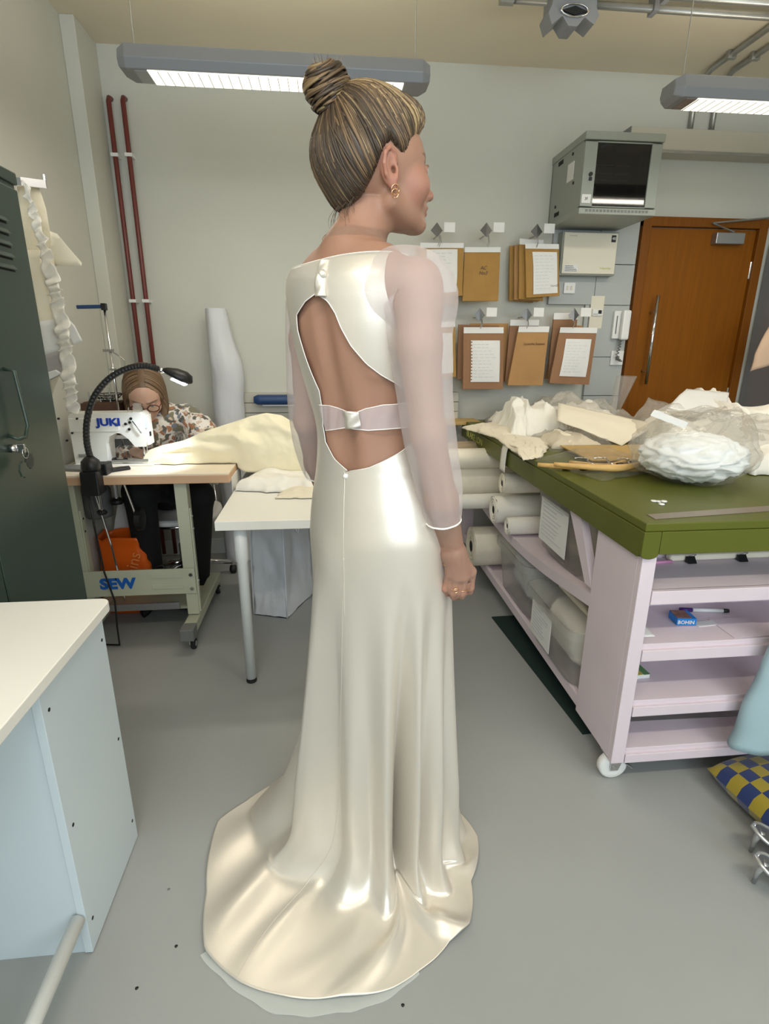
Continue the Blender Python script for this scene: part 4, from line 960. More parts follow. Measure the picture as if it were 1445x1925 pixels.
# far leg and long rails
MB().box((PX, 3.38, .10), (PX + .07, 3.45, TZ - .10)).build('leg', M['pink'], ct, bevel=.002)
MB().hexa([(PX + .01, 3.00, TZ - .11), (PX + .04, 3.00, TZ - .11), (PX + .04, 3.37, .52), (PX + .01, 3.37, .52), (PX + .01, 3.08, TZ - .11), (PX + .04, 3.08, TZ - .11), (PX + .04, 3.37, .60), (PX + .01, 3.37, .60)]).build('brace', M['pink'], ct)
bp = [ox(a, b, PX + .0) for a, b in ((1100, 985), (1131, 1000), (1135, 1120), (1133, 1065))]
MB().hexa([(PX + .002, 1.6165, .585), (PX + .030, 1.6165, .585), (PX + .030, 1.665, .585), (PX + .002, 1.665, .585), (PX + .002, 1.755, TZ - .1046), (PX + .030, 1.755, TZ - .1046), (PX + .030, 1.845, TZ - .1046), (PX + .002, 1.845, TZ - .1046)]).build('brace', M['pink'], ct)
def shelf_z(y):   # the loaded middle shelf sags towards the middle of its span
    return .566 - .085 * math.sin(PI * min(1, max(0, (y - 1.6) / 1.8)))
mr = MB(); k = 24
def rail(x0, x1, zlo, zhi, name):
    m_ = MB(); ys = [1.616 + (3.44 - 1.616) * i / k for i in range(k + 1)]
    for y in ys: m_.v += [(x0, y, shelf_z(y) + zlo), (x1, y, shelf_z(y) + zlo), (x1, y, shelf_z(y) + zhi), (x0, y, shelf_z(y) + zhi)]
    for i in range(k):
        for j in range(4): m_.f.append((i * 4 + j, i * 4 + (j + 1) % 4, i * 4 + 4 + (j + 1) % 4, i * 4 + 4 + j))
    m_.f += [(0, 1, 2, 3), (k * 4, k * 4 + 1, k * 4 + 2, k * 4 + 3)]
    return m_.build(name, M['pink'], ct)
rail(PX + .004, PX + .024, -.046, .0, 'side_rail'); rail(PX + .0245, TX1 - .05, -.018, -.002, 'middle_shelf')
MB().box((PX + .004, 1.616, .112), (PX + .026, 3.40, .158)).build('side_rail', M['pink'], ct, bevel=.002)
MB().box((PX + .0265, 1.616, .125), (TX1 - .05, 3.40, .140)).build('bottom_shelf', M['pink'], ct)
for x, y in ((2.18, 1.36), (2.18, 3.38)): MB().box((x, y, .10), (x + .07, y + .07, TZ - .105)).build('leg', M['pink'], ct, bevel=.002)
# casters
for i, (x, y) in enumerate(((PX + .035, 1.40), (PX + .035, 3.41), (2.215, 1.40), (2.215, 3.41))):
    w = MB().lathe([(.022, -.013), (.041, -.015), (.0475, -.010), (.0475, .010), (.041, .015), (.022, .013)], (x, y, .048), 'Y', 28).build('caster_wheel', M['white_pl'], ct, smooth=True)
    MB().cyl((x, y - .022, .048), (x, y + .022, .048), .008, 10).build('wheel_axle', M['chrome'], w)
    for s in (-1, 1): MB().hexa([(x - .014, y + s * .017, .038), (x + .012, y + s * .017, .038), (x + .012, y + s * .020, .038), (x - .014, y + s * .020, .038), (x - .016, y + s * .017, .092), (x + .030, y + s * .017, .092), (x + .030, y + s * .020, .092), (x - .016, y + s * .020, .092)]).build('caster_fork', M['chrome'], w)
    MB().box((x - .03, y - .03, .090), (x + .03, y + .03, .0945)).build('caster_plate', M['chrome'], w)
    MB().obox((x + .050, y - .004, .052), (.030, .034, .004), ry=.7).build('brake_lever', M['chrome'], w, bevel=.001)
    MB().obox((x + .038, y - .004, .072), (.040, .014, .010), ry=.5).build('brake_pedal', M['chrome'], w, bevel=.002)
    MB().cyl((x + .036, y - .026, .074), (x + .036, y + .02, .074), .008, 10).build('brake_pivot', M['black'], w)

# ================================================================ crumpled cloth and polythene on the table
def heap(name, corners, hgt, m, label, cat, seed, n=46, base=TZ, wob=.10, crease=5.0, group=None, solid=.0015, edge=.003, sharp=1.0, drop=None, parent=None):
    """a crumpled sheet lying on a surface; corners are world xy points of its outline, counter clockwise"""
    P = [Vector((c[0], c[1])) for c in corners]
    def fn(u, v):
        a = P[0].lerp(P[1], u); b = P[3].lerp(P[2], u); p = a.lerp(b, v)
        e = min(u, 1 - u, v, 1 - v) * 2
        size = (P[2] - P[0]).length
        dx = wob * size * .35 * nz(u * 3.1, v * 3.1, seed) + .03 * size * nz(u * 9, v * 9, seed + 2)
        dy = wob * size * .35 * nz(u * 3.1, v * 3.1, seed + 9) + .03 * size * nz(u * 9, v * 9, seed + 4)
        hh = hgt * (min(1, e * 2.2) ** .6)
        q1 = (u * math.cos(seed) + v * math.sin(seed)) * crease * 1.9 + 2.6 * nz(u * 2.2, v * 2.2, seed + 1)
        q2 = (v * math.cos(seed * 2.3) - u * math.sin(seed * 2.3)) * crease * 1.3 + 2.2 * nz(u * 2.6, v * 2.6, seed + 6)
        r1 = (1 - abs(math.sin(q1))) ** 1.4; r2 = (1 - abs(math.sin(q2))) ** 1.6
        big = .5 + .5 * nz(u * 2.0, v * 2.0, seed * 1.3)
        z = base + edge + hh * max(0, .34 + .46 * big + .17 * r1 + .10 * sharp * r2) + .002 * abs(nz(u * 25, v * 25, seed))
        if drop:
            d = p.x - TX0
            if d < 0:  # hangs over the table edge
                z = z + d * drop; p = Vector((TX0 - .006 - .1 * abs(d), p.y))
        return (p.x + dx * (0 if drop and p.x < TX0 else 1), p.y + dy, z)
    o = MB().grid(fn, n, n).build(name, m, parent, smooth=True, solid=0 if m.name.endswith('polythene') else solid)
    return tag(o, label, cat, group) if parent is None else o
g_ = 'pattern cloths and bags heaped on the cutting table'
def xy(px, py, z=TZ): q = oz(px, py, z); return (q.x, q.y)
heap('cotton_toile', [(.93, 2.75), (1.28, 2.72), (1.38, 3.25), (.97, 3.30)], .21, M['calico_w'], 'bundled white cotton toile at the far end of the green table', 'cloth', 3, 56, crease=6)
heap('calico_piece', [xy(985, 866), xy(1018, 862), (1.13, 2.66), (.87, 2.92)], .035, M['muslin'], 'flat cream calico piece lying over the green table edge', 'cloth', 7, 40, crease=2.2, wob=.05)
heap('calico_piece', [xy(868, 806), (.875, 2.66), (1.10, 2.78), (.97, 3.22)], .045, M['muslin'], 'second cream calico piece drooping beside the yellow lettering', 'cloth', 8, 40, crease=2.4, wob=.05)
# narrow white tape hanging over the edge
tp_ = MB(); ty0, ty1 = 2.52, 2.60
path = [(.92, TZ + .004), (.875, TZ + .006), (.852, TZ - .004), (.846, TZ - .03), (.843, TZ - .08), (.842, TZ - .13)]
tp_.grid(lambda u, v: (lambda i, t: (path[i][0] + (path[i + 1][0] - path[i][0]) * t, ty0 + (ty1 - ty0) * u, path[i][1] + (path[i + 1][1] - path[i][1]) * t))(min(int(v * 5), 4), v * 5 - min(int(v * 5), 4)), 4, 16)
tag(tp_.build('cotton_tape', M['calico_w'], smooth=True, solid=.001), 'short white cotton tape hanging over the green table edge', 'tape')
heap('polythene_bag', [(1.00, 2.36), (1.30, 2.34), (1.32, 2.72), (1.05, 2.76)], .10, M['poly2'], 'clear polythene bag with cream cloth, left of the card sheet', 'plastic bag', 12, 40)
heap('calico_piece', [(1.03, 2.42), (1.26, 2.38), (1.28, 2.66), (1.08, 2.70)], .08, M['muslin'], 'cream cloth inside the polythene bag left of the card sheet', 'cloth', 13, 36, crease=4)
# tan folder boards
fb0 = oz(1055, 832, TZ + .03)
o = tag(MB().obox((1.40, 2.22, TZ + .022), (.70, .34, .006), rz=-.03).build('tan_folder', M['board'], bevel=.001), 'tan card folder lying between the hangers and the card sheet', 'folder')
tag(MB().obox((1.36, 2.24, TZ + .010), (.56, .32, .016), rz=.04).build('cardboard_flat', M['kraft_e'], bevel=.002), 'brown cardboard lying under the tan folder', 'cardboard')
# cream card sheet
def quad_sheet(q, bend, seed):
    q = [oy(*c) for c in q]
    def fn(u, v):
        p = q[0].lerp(q[1], u).lerp(q[3].lerp(q[2], u), v)
        return (p.x, p.y - bend * math.sin(PI * u), p.z + bend * .5 * math.sin(PI * v) + .004 * nz(u * 4, v * 4, seed))
    return fn
tag(MB().grid(quad_sheet([(1049, 757, 2.86), (1246, 800, 2.60), (1168, 838, 2.36), (1047, 790, 2.62)], .02, 1), 20, 14).build('card_sheet', M['paper_old'], smooth=True, solid=.002), 'large cream card sheet resting on the polythene bags', 'card')
heap('polythene_bag', [(1.10, 2.80), (1.66, 2.74), (1.72, 3.30), (1.20, 3.36)], .24, M['poly2'], 'clear polythene bag of pale cloth behind the card sheet', 'plastic bag', 15, 50, crease=6)
heap('calico_piece', [(1.14, 2.84), (1.62, 2.80), (1.66, 3.24), (1.24, 3.30)], .19, M['calico_w'], 'pale cloth under the polythene behind the card sheet', 'cloth', 16, 44)
heap('polythene_bag', [(1.40, 2.24), (1.95, 2.20), (2.05, 2.70), (1.50, 2.76)], .24, M['poly2'], 'clear polythene bag right of the card sheet', 'plastic bag', 18, 50, crease=6)
heap('cotton_toile', [(1.45, 2.30), (1.92, 2.26), (2.0, 2.64), (1.55, 2.70)], .18, M['calico_w'], 'white cloth under the polythene right of the card sheet', 'cloth', 19, 44)
tag(MB().grid(quad_sheet([(1290, 731, 2.80), (1370, 738, 2.80), (1364, 776, 2.56), (1250, 772, 2.56)], .012, 2), 16, 12).build('paper_sheet', M['paper'], smooth=True, solid=.0015), 'large white paper sheet standing up in front of the door', 'paper')
heap('cotton_toile', [(1.78, 2.30), (2.22, 2.26), (2.22, 3.0), (1.86, 3.05)], .28, M['calico_w'], 'tall heap of white cloth at the right edge of the table', 'cloth', 22, 50, crease=5)
heap('polythene_bag', [(1.56, 1.98), (2.14, 1.95), (2.14, 2.40), (1.68, 2.45)], .22, M['poly2'], 'glossy polythene bag behind the big bag at the right edge', 'plastic bag', 24, 50, crease=6)
heap('cotton_toile', [(1.58, 1.84), (2.14, 1.82), (2.14, 2.22), (1.62, 2.24)], .12, M['calico_w'], 'folded white cloth right of the big plastic bag', 'cloth', 26, 44, crease=2.2)
tag(MB().grid(lambda u, v: (lambda k: (1.62 + .028 * k * math.cos(2 * PI * u) + .05 * v, 3.0 + .028 * k * math.sin(2 * PI * u), TZ + .10 + .20 * v))(1.2 + .9 * v + .25 * math.sin(4 * PI * u)), 24, 12, True).build('polythene_twist', M['poly2'], smooth=True), 'twisted polythene neck rising from the bags before the door', 'plastic bag')
# grey cloth lying at the far end, brown board end
heap('grey_cloth', [(.95, 3.18), (1.30, 3.16), (1.30, 3.42), (.98, 3.42)], .06, mat('grey_cloth', (150, 146, 140), .85), 'grey cloth at the far end of the green table', 'cloth', 28, 30)
tag(MB().obox((.70, 3.46, .90), (.50, .16, .022), rz=.0).build('wood_shelf_board', M['board'], bevel=.002), 'light wooden board end beyond the green table', 'board')
tag(MB().box((.45, 3.40, 0), (.52, 3.54, .888)).build('board_post', M['white_pl'], bevel=.003), 'white post carrying the light wooden board', 'post')

# ---- wooden hangers in a thin bag
def hanger(cx, cy, z, rz, label, w=.40):
    r = empty('wooden_hanger', (cx, cy, z), label, 'hanger', 'wooden hangers')
    pts = []; R = Matrix.Rotation(rz, 3, 'Z')
    for i in range(21):
        t = -1 + i / 10; x = t * w / 2; y = .075 * abs(t) ** 1.5 - .02 * math.cos(t * PI * .5)
        pts.append(Vector((cx, cy, z)) + R @ Vector((x, y, .0)))
    MB().tube(pts, [.008 + .006 * (1 - abs(-1 + i / 10)) for i in range(21)], 10).build('arm', M['wood'], r, smooth=True)
    MB().cyl(Vector((cx, cy, z)) + R @ Vector((-w * .42, .05, -.006)), Vector((cx, cy, z)) + R @ Vector((w * .42, .05, -.006)), .0025, 8).build('trouser_bar', M['chrome'], r, smooth=True)
    for s in (-.25, .12): MB().lathe([(.013, -.012), (.014, 0), (.013, .012)], Vector((cx, cy, z - .006)) + R @ Vector((s * w, .035, 0)), 'X', 12).build('clip', M['black'], r)
    MB().tube([Vector((cx, cy, z)) + R @ Vector(q) for q in ((0, -.02, .004), (0, .05, .012), (.02, .075, .012), (.025, .10, .012), (0, .115, .012), (-.022, .105, .012))], .0025, 8).build('hook', M['chrome'], r, smooth=True)
    return r
hanger(1.05, 1.895, TZ + .034, .06, 'front wooden hanger with black clips in the thin bag')
hanger(1.16, 1.955, TZ + .017, -.16, 'second wooden hanger beneath, in the thin bag', .44)
hanger(1.02, 1.985, TZ + .016, .12, 'wooden hanger whose left end pokes out of the bag', .40)
heap('polythene_bag', [xy(1005, 866), xy(1130, 906), (1.44, 2.02), (1.12, 2.26)], .06, M['poly'], 'thin clear bag around the wooden hangers', 'plastic bag', 31, 40, crease=3.2, wob=.04)
# ---- big clear bag of white cloth
pb = empty('plastic_bag', (1.30, 1.79, TZ), 'big clear plastic bag full of white cloth on the table corner', 'plastic bag')
BC = Vector((1.285, 1.80, TZ))
def bagshape(u, v, s=1.0, rough=1.0, seed=0.0):
    a = 2 * PI * u; ph = PI * v
    d = Vector((math.cos(a) * math.sin(ph), math.sin(a) * math.sin(ph), -math.cos(ph)))
    k = 1 + rough * (.10 * nz(d.x * 1.6, d.y * 1.6, d.z * 1.6 + seed) + .07 * ridged(d.x, d.y, d.z + seed, 2.2, 2))
    p = Vector((d.x * .215 * k, d.y * .20 * k, d.z * .118 * k + .113))
    top = max(0, d.z - .35)
    p.x += .06 * top; p.z += .05 * top * (1 + .8 * nz(d.x * 2.5, d.y * 2.5, 4)) 
    p = p * s; p.z = max(p.z, .003 + .002 * abs(d.x))
    return BC + p
MB().grid(lambda u, v: bagshape(u, v), 64, 40, True).build('bag_film', M['poly'], pb, smooth=True)
def inner(u, v):
    a = 2 * PI * u; ph = PI * v
    d = Vector((math.cos(a) * math.sin(ph), math.sin(a) * math.sin(ph), -math.cos(ph)))
    w_ = Vector((nz(d.x * 2, d.y * 2, d.z * 2 + 3), nz(d.x * 2, d.y * 2 + 5, d.z * 2), nz(d.x * 2 + 9, d.y * 2, d.z * 2))) * .5; k = .96 + .11 * ridged(d.x + w_.x, d.y + w_.y, d.z * 1.2 + w_.z + 7, 2.2, 3) + .06 * nz(d.x * 3, d.y * 3, d.z * 3)
    p = Vector((d.x * .188 * k, d.y * .172 * k, d.z * .088 * k + .088))
    p.z = max(p.z, .006)
    return BC + p
cc = MB().grid(inner, 110, 70, True).build('bagged_cloth', mat('bright_white_cloth', (246, 248, 246), .85, sheen=.2, bump=.2, bscale=120), pb, smooth=True)
MB().grid(quad_sheet([(1230, 770, 1.74), (1294, 795, 1.70), (1286, 806, 1.69), (1222, 781, 1.73)], .004, 3), 8, 4).build('care_label', M['paper'], pb)
# ---- buttons, ruler on the top
for k, (px, py, dz) in enumerate(((1228, 943, 0), (1243, 949, 0), (1238, 944, 0), (1247, 946, .004))):
    q = oz(px, py, TZ)
    tag(MB().lathe([(.0085, .0005), (.0095, .002), (.0085, .0042), (.004, .0046)], (q.x, q.y, TZ + dz), 'Z', 14).build('button', M['white_pl'], smooth=True), ('leftmost white button on the green table', 'rightmost white button of the little group on the green table', 'middle white button of the little group on the green table', 'white button lying on top of the others')[k], 'button', 'white buttons')
r0, r1, r2, r3 = oz(1215, 968, TZ), oz(1231, 977, TZ), oz(1470, 960, TZ), oz(1470, 950, TZ)
tag(MB().prism([(q.x, q.y, TZ + .0004) for q in (r0, r1, r2, r3)], (0, 0, .0015)).build('steel_ruler', mat('worn_steel', (150, 138, 126), .35, metal=.6)), 'long worn steel ruler along the front edge of the green table', 'ruler')

# ================================================================ under the table
def fabric_roll(x0, x1, y, z, r, m, label, seed=0, core=True, dy=0.0):
    o = empty('fabric_roll', (x0, y, z - r), label, 'fabric roll', 'fabric rolls under the cutting table')
    def fn(u, v):
        a = 2 * PI * u; k = r * (1 + .03 * nz(math.cos(a) * 2, math.sin(a) * 2, v * 6 + seed) + (.03 if u > .93 else 0))
        return (x0 + (x1 - x0) * v + .006 * nz(math.cos(a) * 3, math.sin(a) * 3, seed), y + dy * v + k * math.cos(a), z + k * math.sin(a))
    MB().grid(fn, 32, 20, True).build('rolled_cloth', m, o, smooth=True)
    def end(u, v):
        a = 2 * PI * u; rr = r * (.30 + .70 * v)
        return (x0 + .004 * math.sin(v * 22), y + rr * math.cos(a), z + rr * math.sin(a))
    MB().grid(end, 28, 14, True).build('roll_end', m, o, smooth=True)
    MB().lathe([(r * .30, .0), (r * .30, .05), (r * .2, .05)], (x0 + .002, y, z), 'X', 18).build('cardboard_core', M['kraft_e'], o, smooth=True)
    MB().lathe([(r * .24, 0), (r * .24, .004)], (x0 + .001, y, z), 'X', 18).build('core_hole', M['dark_gap'], o)
    return o
M['roll_a'] = mat('cream_cotton_roll', (238, 230, 212), .9, var=.03, vscale=20, bump=.15, bscale=50)
M['roll_b'] = mat('white_cotton_roll', (244, 240, 230), .9, var=.02, vscale=20, bump=.15, bscale=50)
zs = lambda y: shelf_z(y)
fabric_roll(.83, 1.60, 2.62, zs(2.62) + .080, .070, M['roll_b'], 'thick white roll with a visible end nearest the storage box', 1)
fabric_roll(.855, 1.60, 2.46, zs(2.46) + .046, .043, M['roll_b'], 'thin white roll lowest beside the storage box', 2)
fabric_roll(.66, 1.50, 2.84, zs(2.84) + .050, .042, M['roll_b'], 'thin white roll sticking out behind the bride\'s wrist', 3)
fabric_roll(.62, 1.50, 3.00, zs(3.0) + .115, .110, M['roll_a'], 'fat cream roll just behind the bride\'s cuff', 4)
fabric_roll(.64, 1.50, 2.93, zs(2.93) + .265, .056, M['roll_a'], 'cream roll below the far table leg', 5)
fabric_roll(.86, 1.5, 2.60, zs(2.6) + .225, .052, M['roll_a'], 'roll with a brown core end directly under the green apron', 6)
fabric_roll(.62, 1.5, 3.14, zs(3.1) + .255, .05, mat('striped_tan_cloth', (190, 168, 138), .9, var=.12, vscale=14, stretch=(1, 6, 6)), 'tan striped roll topmost at the far end under the table', 7)
# fat roll on the bottom shelf
fabric_roll(.80, 1.55, 2.90, .142 + .115, .113, M['roll_a'], 'fat cream corded roll on the bottom pink shelf', 8)

def storage_box(x0, x1, y0, y1, z0, z1, label, seed, cloth, note=True, lid=True):
    b = empty('storage_box', ((x0 + x1) / 2, (y0 + y1) / 2, z0), label, 'storage box', 'clear storage boxes under the cutting table')
    t = .012
    def side(u, v):
        a = 2 * PI * u; c, s = math.cos(a), math.sin(a); e = .20
        k = (1 - .10 * (1 - v))
        X = math.copysign(abs(c) ** e, c) * (x1 - x0) / 2 * k; Y = math.copysign(abs(s) ** e, s) * (y1 - y0) / 2 * k
        return ((x0 + x1) / 2 + X, (y0 + y1) / 2 + Y, z0 + .002 + (z1 - z0 - .004) * v)
    bo = MB().grid(side, 56, 8, True); bo.f.append(tuple(range(56))); bo.build('box_wall', M['box_pl'], b, smooth=True)
    if lid:
        MB().grid(lambda u, v: (lambda p: ((x0 + x1) / 2 + (p[0] - (x0 + x1) / 2) * (1.05 - .0 * v), (y0 + y1) / 2 + (p[1] - (y0 + y1) / 2) * 1.05, z1 - .028 + .034 * v))(side(u, 1)), 56, 3, True).build('lid_rim', M['box_pl'], b, smooth=True)
        MB().add([(lambda p: ((x0 + x1) / 2 + (p[0] - (x0 + x1) / 2) * 1.02, (y0 + y1) / 2 + (p[1] - (y0 + y1) / 2) * 1.02, z1 + .006))(side(i / 56, 1)) for i in range(56)], [tuple(range(56))]).build('lid_top', M['box_pl'], b)
    def fill(u, v):
        a = 2 * PI * u; ph = PI * (.004 + .992 * v); d = Vector((math.cos(a) * math.sin(ph), math.sin(a) * math.sin(ph), -math.cos(ph)))
        d2 = Vector([math.copysign(abs(q) ** .45, q) for q in d])
        k = .90 + .06 * ridged(d.x, d.y, d.z + seed, 2.5, 3)
        return ((x0 + x1) / 2 + d2.x * (x1 - x0) * .43 * k, (y0 + y1) / 2 + d2.y * (y1 - y0) * .43 * k, (z0 + z1) / 2 + d2.z * (z1 - z0) * .46 * k)
    MB().grid(fill, 60, 36, True).build('stored_cloth', cloth, b, smooth=True)
    if note:
        n = MB().box((x0 - .004 + (x1 - x0) * .018, y0 + (y1 - y0) * .42, z0 + (z1 - z0) * .16), (x0 - .002 + (x1 - x0) * .018, y0 + (y1 - y0) * .86, z0 + (z1 - z0) * .84)).build('paper_note', M['paper'], b)
        L = MB(); rr = random.Random(seed); w = y1 - y0; hgt = z1 - z0
        for j in range(9):
            z = z0 + hgt * (.76 - .062 * j); ya = y0 + w * .82; yb2 = y0 + w * (.48 + .14 * rr.random())
            L.box((x0 - .0048 + (x1 - x0) * .018, yb2, z), (x0 - .004 + (x1 - x0) * .018, ya, z + .004))
        L.build('handwriting', M['pencil'], n)['kind'] = 'stuff'
    return b
storage_box(.895, 1.42, 1.645, 2.26, zs(1.9) + .004, TZ - .1045, 'clear storage box with a note on the middle pink shelf', 1, mat('taupe_cloth', (214, 200, 186), .9), lid=False)
storage_box(.838, 1.38, 1.64, 2.10, .1605, .395, 'nearer clear lidded box on the bottom pink shelf', 2, M['calico_w'])
MB_ = [o for o in bpy.data.objects if o.name.startswith('storage_box')][-1]
MB().obox((1.12, 1.87, .415), (.36, .30, .024), rz=.0).build('folded_cloth', M['muslin'], MB_, bevel=.010)
storage_box(.860, 1.40, 2.17, 2.62, .1605, .420, 'farther clear lidded box on the bottom pink shelf', 3, M['nonwoven'], note=False)
tag(MB().prism([(.825, 2.51, .001), (.902, 1.60, .001), (1.30, 1.62, .001), (1.25, 2.52, .001)], (0, 0, .006)).build('floor_mat', M['mat_green']), 'dark green mat on the floor under the pink shelf', 'mat')

# ================================================================ things on the pink shelves
zA, zB, zCc, zD = .698, .519, .320, .141
q = oy(1265, 1066, 1.52)
pen = empty('felt_pen', (1.07, 1.52, zA), 'pink felt pen on the top pink shelf', 'pen')
MB().cyl((1.02, 1.545, zA + .006), (1.10, 1.55, zA + .006), .0055, 10).build('barrel', M['lilac_pen'], pen, smooth=True)
MB().cyl((1.008, 1.5445, zA + .006), (1.02, 1.545, zA + .006), .0055, 10).build('pen_cap', M['black'], pen, smooth=True)
tag(MB().obox((1.28, 1.575, zA + .012), (.36, .03, .022), rz=.01).build('rolled_paper', M['paper_old'], bevel=.008), 'long rolled paper strip on the top pink shelf', 'paper')
for x, lab in ((1.15, 'left black bulldog clip on the rolled paper strip'), (1.33, 'right black bulldog clip on the rolled paper strip')):
    r = empty('bulldog_clip', (x, 1.55, zA), lab, 'clip', 'bulldog clips')
    MB().prism([(x, 1.535, zA + .001), (x, 1.555, zA + .001), (x, 1.556, zA + .020), (x, 1.552, zA + .020)], (.03, 0, 0)).build('clip_body', M['black'], r, bevel=.001)
    MB().tube([(x + .004, 1.553, zA + .020), (x + .008, 1.535, zA + .034), (x + .015, 1.530, zA + .036), (x + .022, 1.535, zA + .034), (x + .026, 1.553, zA + .020)], .0015, 6).build('wire_handle', M['chrome'], r)
bx = empty('chalk_box', (1.13, 1.47, zB), 'small blue carton of chalk on the second pink shelf', 'box')
MB().obox((1.125, 1.485, zB + .013), (.062, .055, .024), rz=-.12).build('carton', M['blue_card'], bx, bevel=.001)
MB().obox((1.118, 1.487, zB + .0262), (.046, .052, .0015), rz=-.12).build('carton_top', mat('printed_top', (150, 110, 96), .5, var=.4, vscale=50), bx)
text('lettering', 'BOHIN', facing((1.119, 1.4566, zB + .012), (math.cos(-.12), math.sin(-.12), 0), (0, 0, 1)), .017, M['paper'], bx, bold=.0005)
tag(MB().obox((1.205, 1.465, zB + .0012), (.10, .03, .0018), rz=.12).build('needle_strip', M['paper'], bevel=.0003), 'white needle strip beside the blue chalk carton', 'packet')
mk = empty('marker_pen', (1.25, 1.50, zB), 'white marker pen with purple and black ends on the second pink shelf', 'pen')
MB().cyl((1.20, 1.545, zB + .0075), (1.30, 1.53, zB + .0075), .0065, 12).build('barrel', M['white_pl'], mk, smooth=True)
MB().cyl((1.16, 1.551, zB + .0075), (1.20, 1.545, zB + .0075), .0072, 12).build('pen_cap', M['purple'], mk, smooth=True)
MB().cyl((1.30, 1.53, zB + .0075), (1.318, 1.5275, zB + .0075), .0068, 12).build('end_plug', M['black'], mk, smooth=True)
tag(MB().grid(lambda u, v: (.922 + .06 * u + .01 * v, 1.40 + .09 * v, zB + .002 + .022 * (1 - u) * v), 8, 8).build('paper_wrapper', M['paper'], smooth=True, solid=.001), 'crumpled white paper at the left end of the second pink shelf', 'paper')
tag(MB().grid(lambda u, v: (1.22 + .14 * u, 1.37 + .12 * v, zB + .0015 + .002 * u), 4, 4).build('pink_card', M['pink'], solid=.001), 'thin pink card lying on the second pink shelf', 'card')
cp = empty('crayon_packet', (.98, 1.48, zCc), 'flat packet of coloured crayons on the third pink shelf', 'packet')
MB().obox((.985, 1.50, zCc + .008), (.10, .065, .015), rz=.08).build('packet_body', M['white_pl'], cp, bevel=.002)
for k, (mm) in enumerate((M['red_card'], M['purple'], M['yellow_card'], mat('green_print', (90, 140, 90), .5))):
    MB().obox((.952 + .024 * k, 1.50, zCc + .0162), (.022, .06, .0012), rz=.08).build('printed_panel', mm, cp)
tag(MB().obox((1.30, 1.505, zD + .0015), (.62, .055, .0014), rz=-.02).build('steel_ruler', M['steel']), 'wide steel ruler on the lowest pink shelf', 'ruler')
# pale blue bag hanging at the right edge
def pbag(u, v):
    a = 2 * PI * u; z = .70 - .52 * v; w = .03 + .075 * v ** .7
    return (1.325 + w * math.cos(a) * (1 + .12 * nz(u * 5, v * 5, 2)) + .03 * (1 - v), 1.30 + .035 * math.sin(a) * (.5 + v), z + .012 * nz(u * 7, v * 4, 6))
bb_ = empty('blue_carrier_bag', (1.33, 1.31, .18), 'pale blue plastic bag hanging at the right edge of the shelves', 'bag')
MB().grid(pbag, 36, 28, True).build('bag_body', M['pale_blue'], bb_, smooth=True, solid=.0015)
for s in (-1, 1): MB().tube([(1.355 + s * .026, 1.30, .695), (1.357 + s * .018, 1.310, .78), (1.357, 1.322, .822), (1.357 - s * .004, 1.330, .822)], .004, 8).build('handle', M['pale_blue'], bb_, smooth=True)
MB().tube([(1.340, 1.336, .835), (1.340, 1.318, .832), (1.375, 1.318, .815), (1.375, 1.336, .812)], .003, 8).build('hook', M['steel'], bb_, smooth=True)

# ================================================================ floor at the right
# chequered cushion
ck = bpy.data.materials.new('blue_yellow_check'); ck.use_nodes = True
N = ck.node_tree.nodes; L = ck.node_tree.links; b = N['Principled BSDF']; b.inputs['Roughness'].default_value = .9; b.inputs['Sheen Weight'].default_value = .3
tc = N.new('ShaderNodeUVMap'); ch = N.new('ShaderNodeTexChecker'); ch.inputs['Scale'].default_value = 8
ch.inputs['Color1'].default_value = lin((146, 128, 24)); ch.inputs['Color2'].default_value = lin((18, 40, 92))
L.new(tc.outputs[0], ch.inputs['Vector']); L.new(ch.outputs[0], b.inputs['Base Color'])
def cushion():
    c = Vector((1.375, 1.20, 0)); R = Matrix.Rotation(.15, 3, 'Z'); n = 26; vs = []; uv = []
    for s in (1, -1):
        for j in range(n):
            for i in range(n):
                u, v = i / (n - 1) * 2 - 1, j / (n - 1) * 2 - 1
                h = (max(0, 1 - abs(u) ** 2.6) * max(0, 1 - abs(v) ** 2.6)) ** .42
                pin = 1 - .06 * (u * u + v * v) * .5
                vs.append(c + R @ Vector((u * .17 * pin, v * .17 * pin, 0)) + Vector((0, 0, .064 + s * .058 * h + .10 * 0))); uv.append((u * .5 + .5, v * .5 + .5))
    fs = []
    for s in range(2):
        for j in range(n - 1):
            for i in range(n - 1):
                k = s * n * n + j * n + i; f = (k, k + 1, k + n + 1, k + n); fs.append(f if s == 0 else f[::-1])
    me = bpy.data.meshes.new('cushion'); me.from_pydata(vs, [], fs); ul = me.uv_layers.new(name='UVMap')
    for lp in me.loops: ul.data[lp.index].uv = uv[lp.vertex_index]
    o = link_mesh('cushion', me, ck, None, smooth=True)
    tag(o, 'blue and yellow chequered cushion on the floor at the right edge', 'cushion')
    return o
cushion()
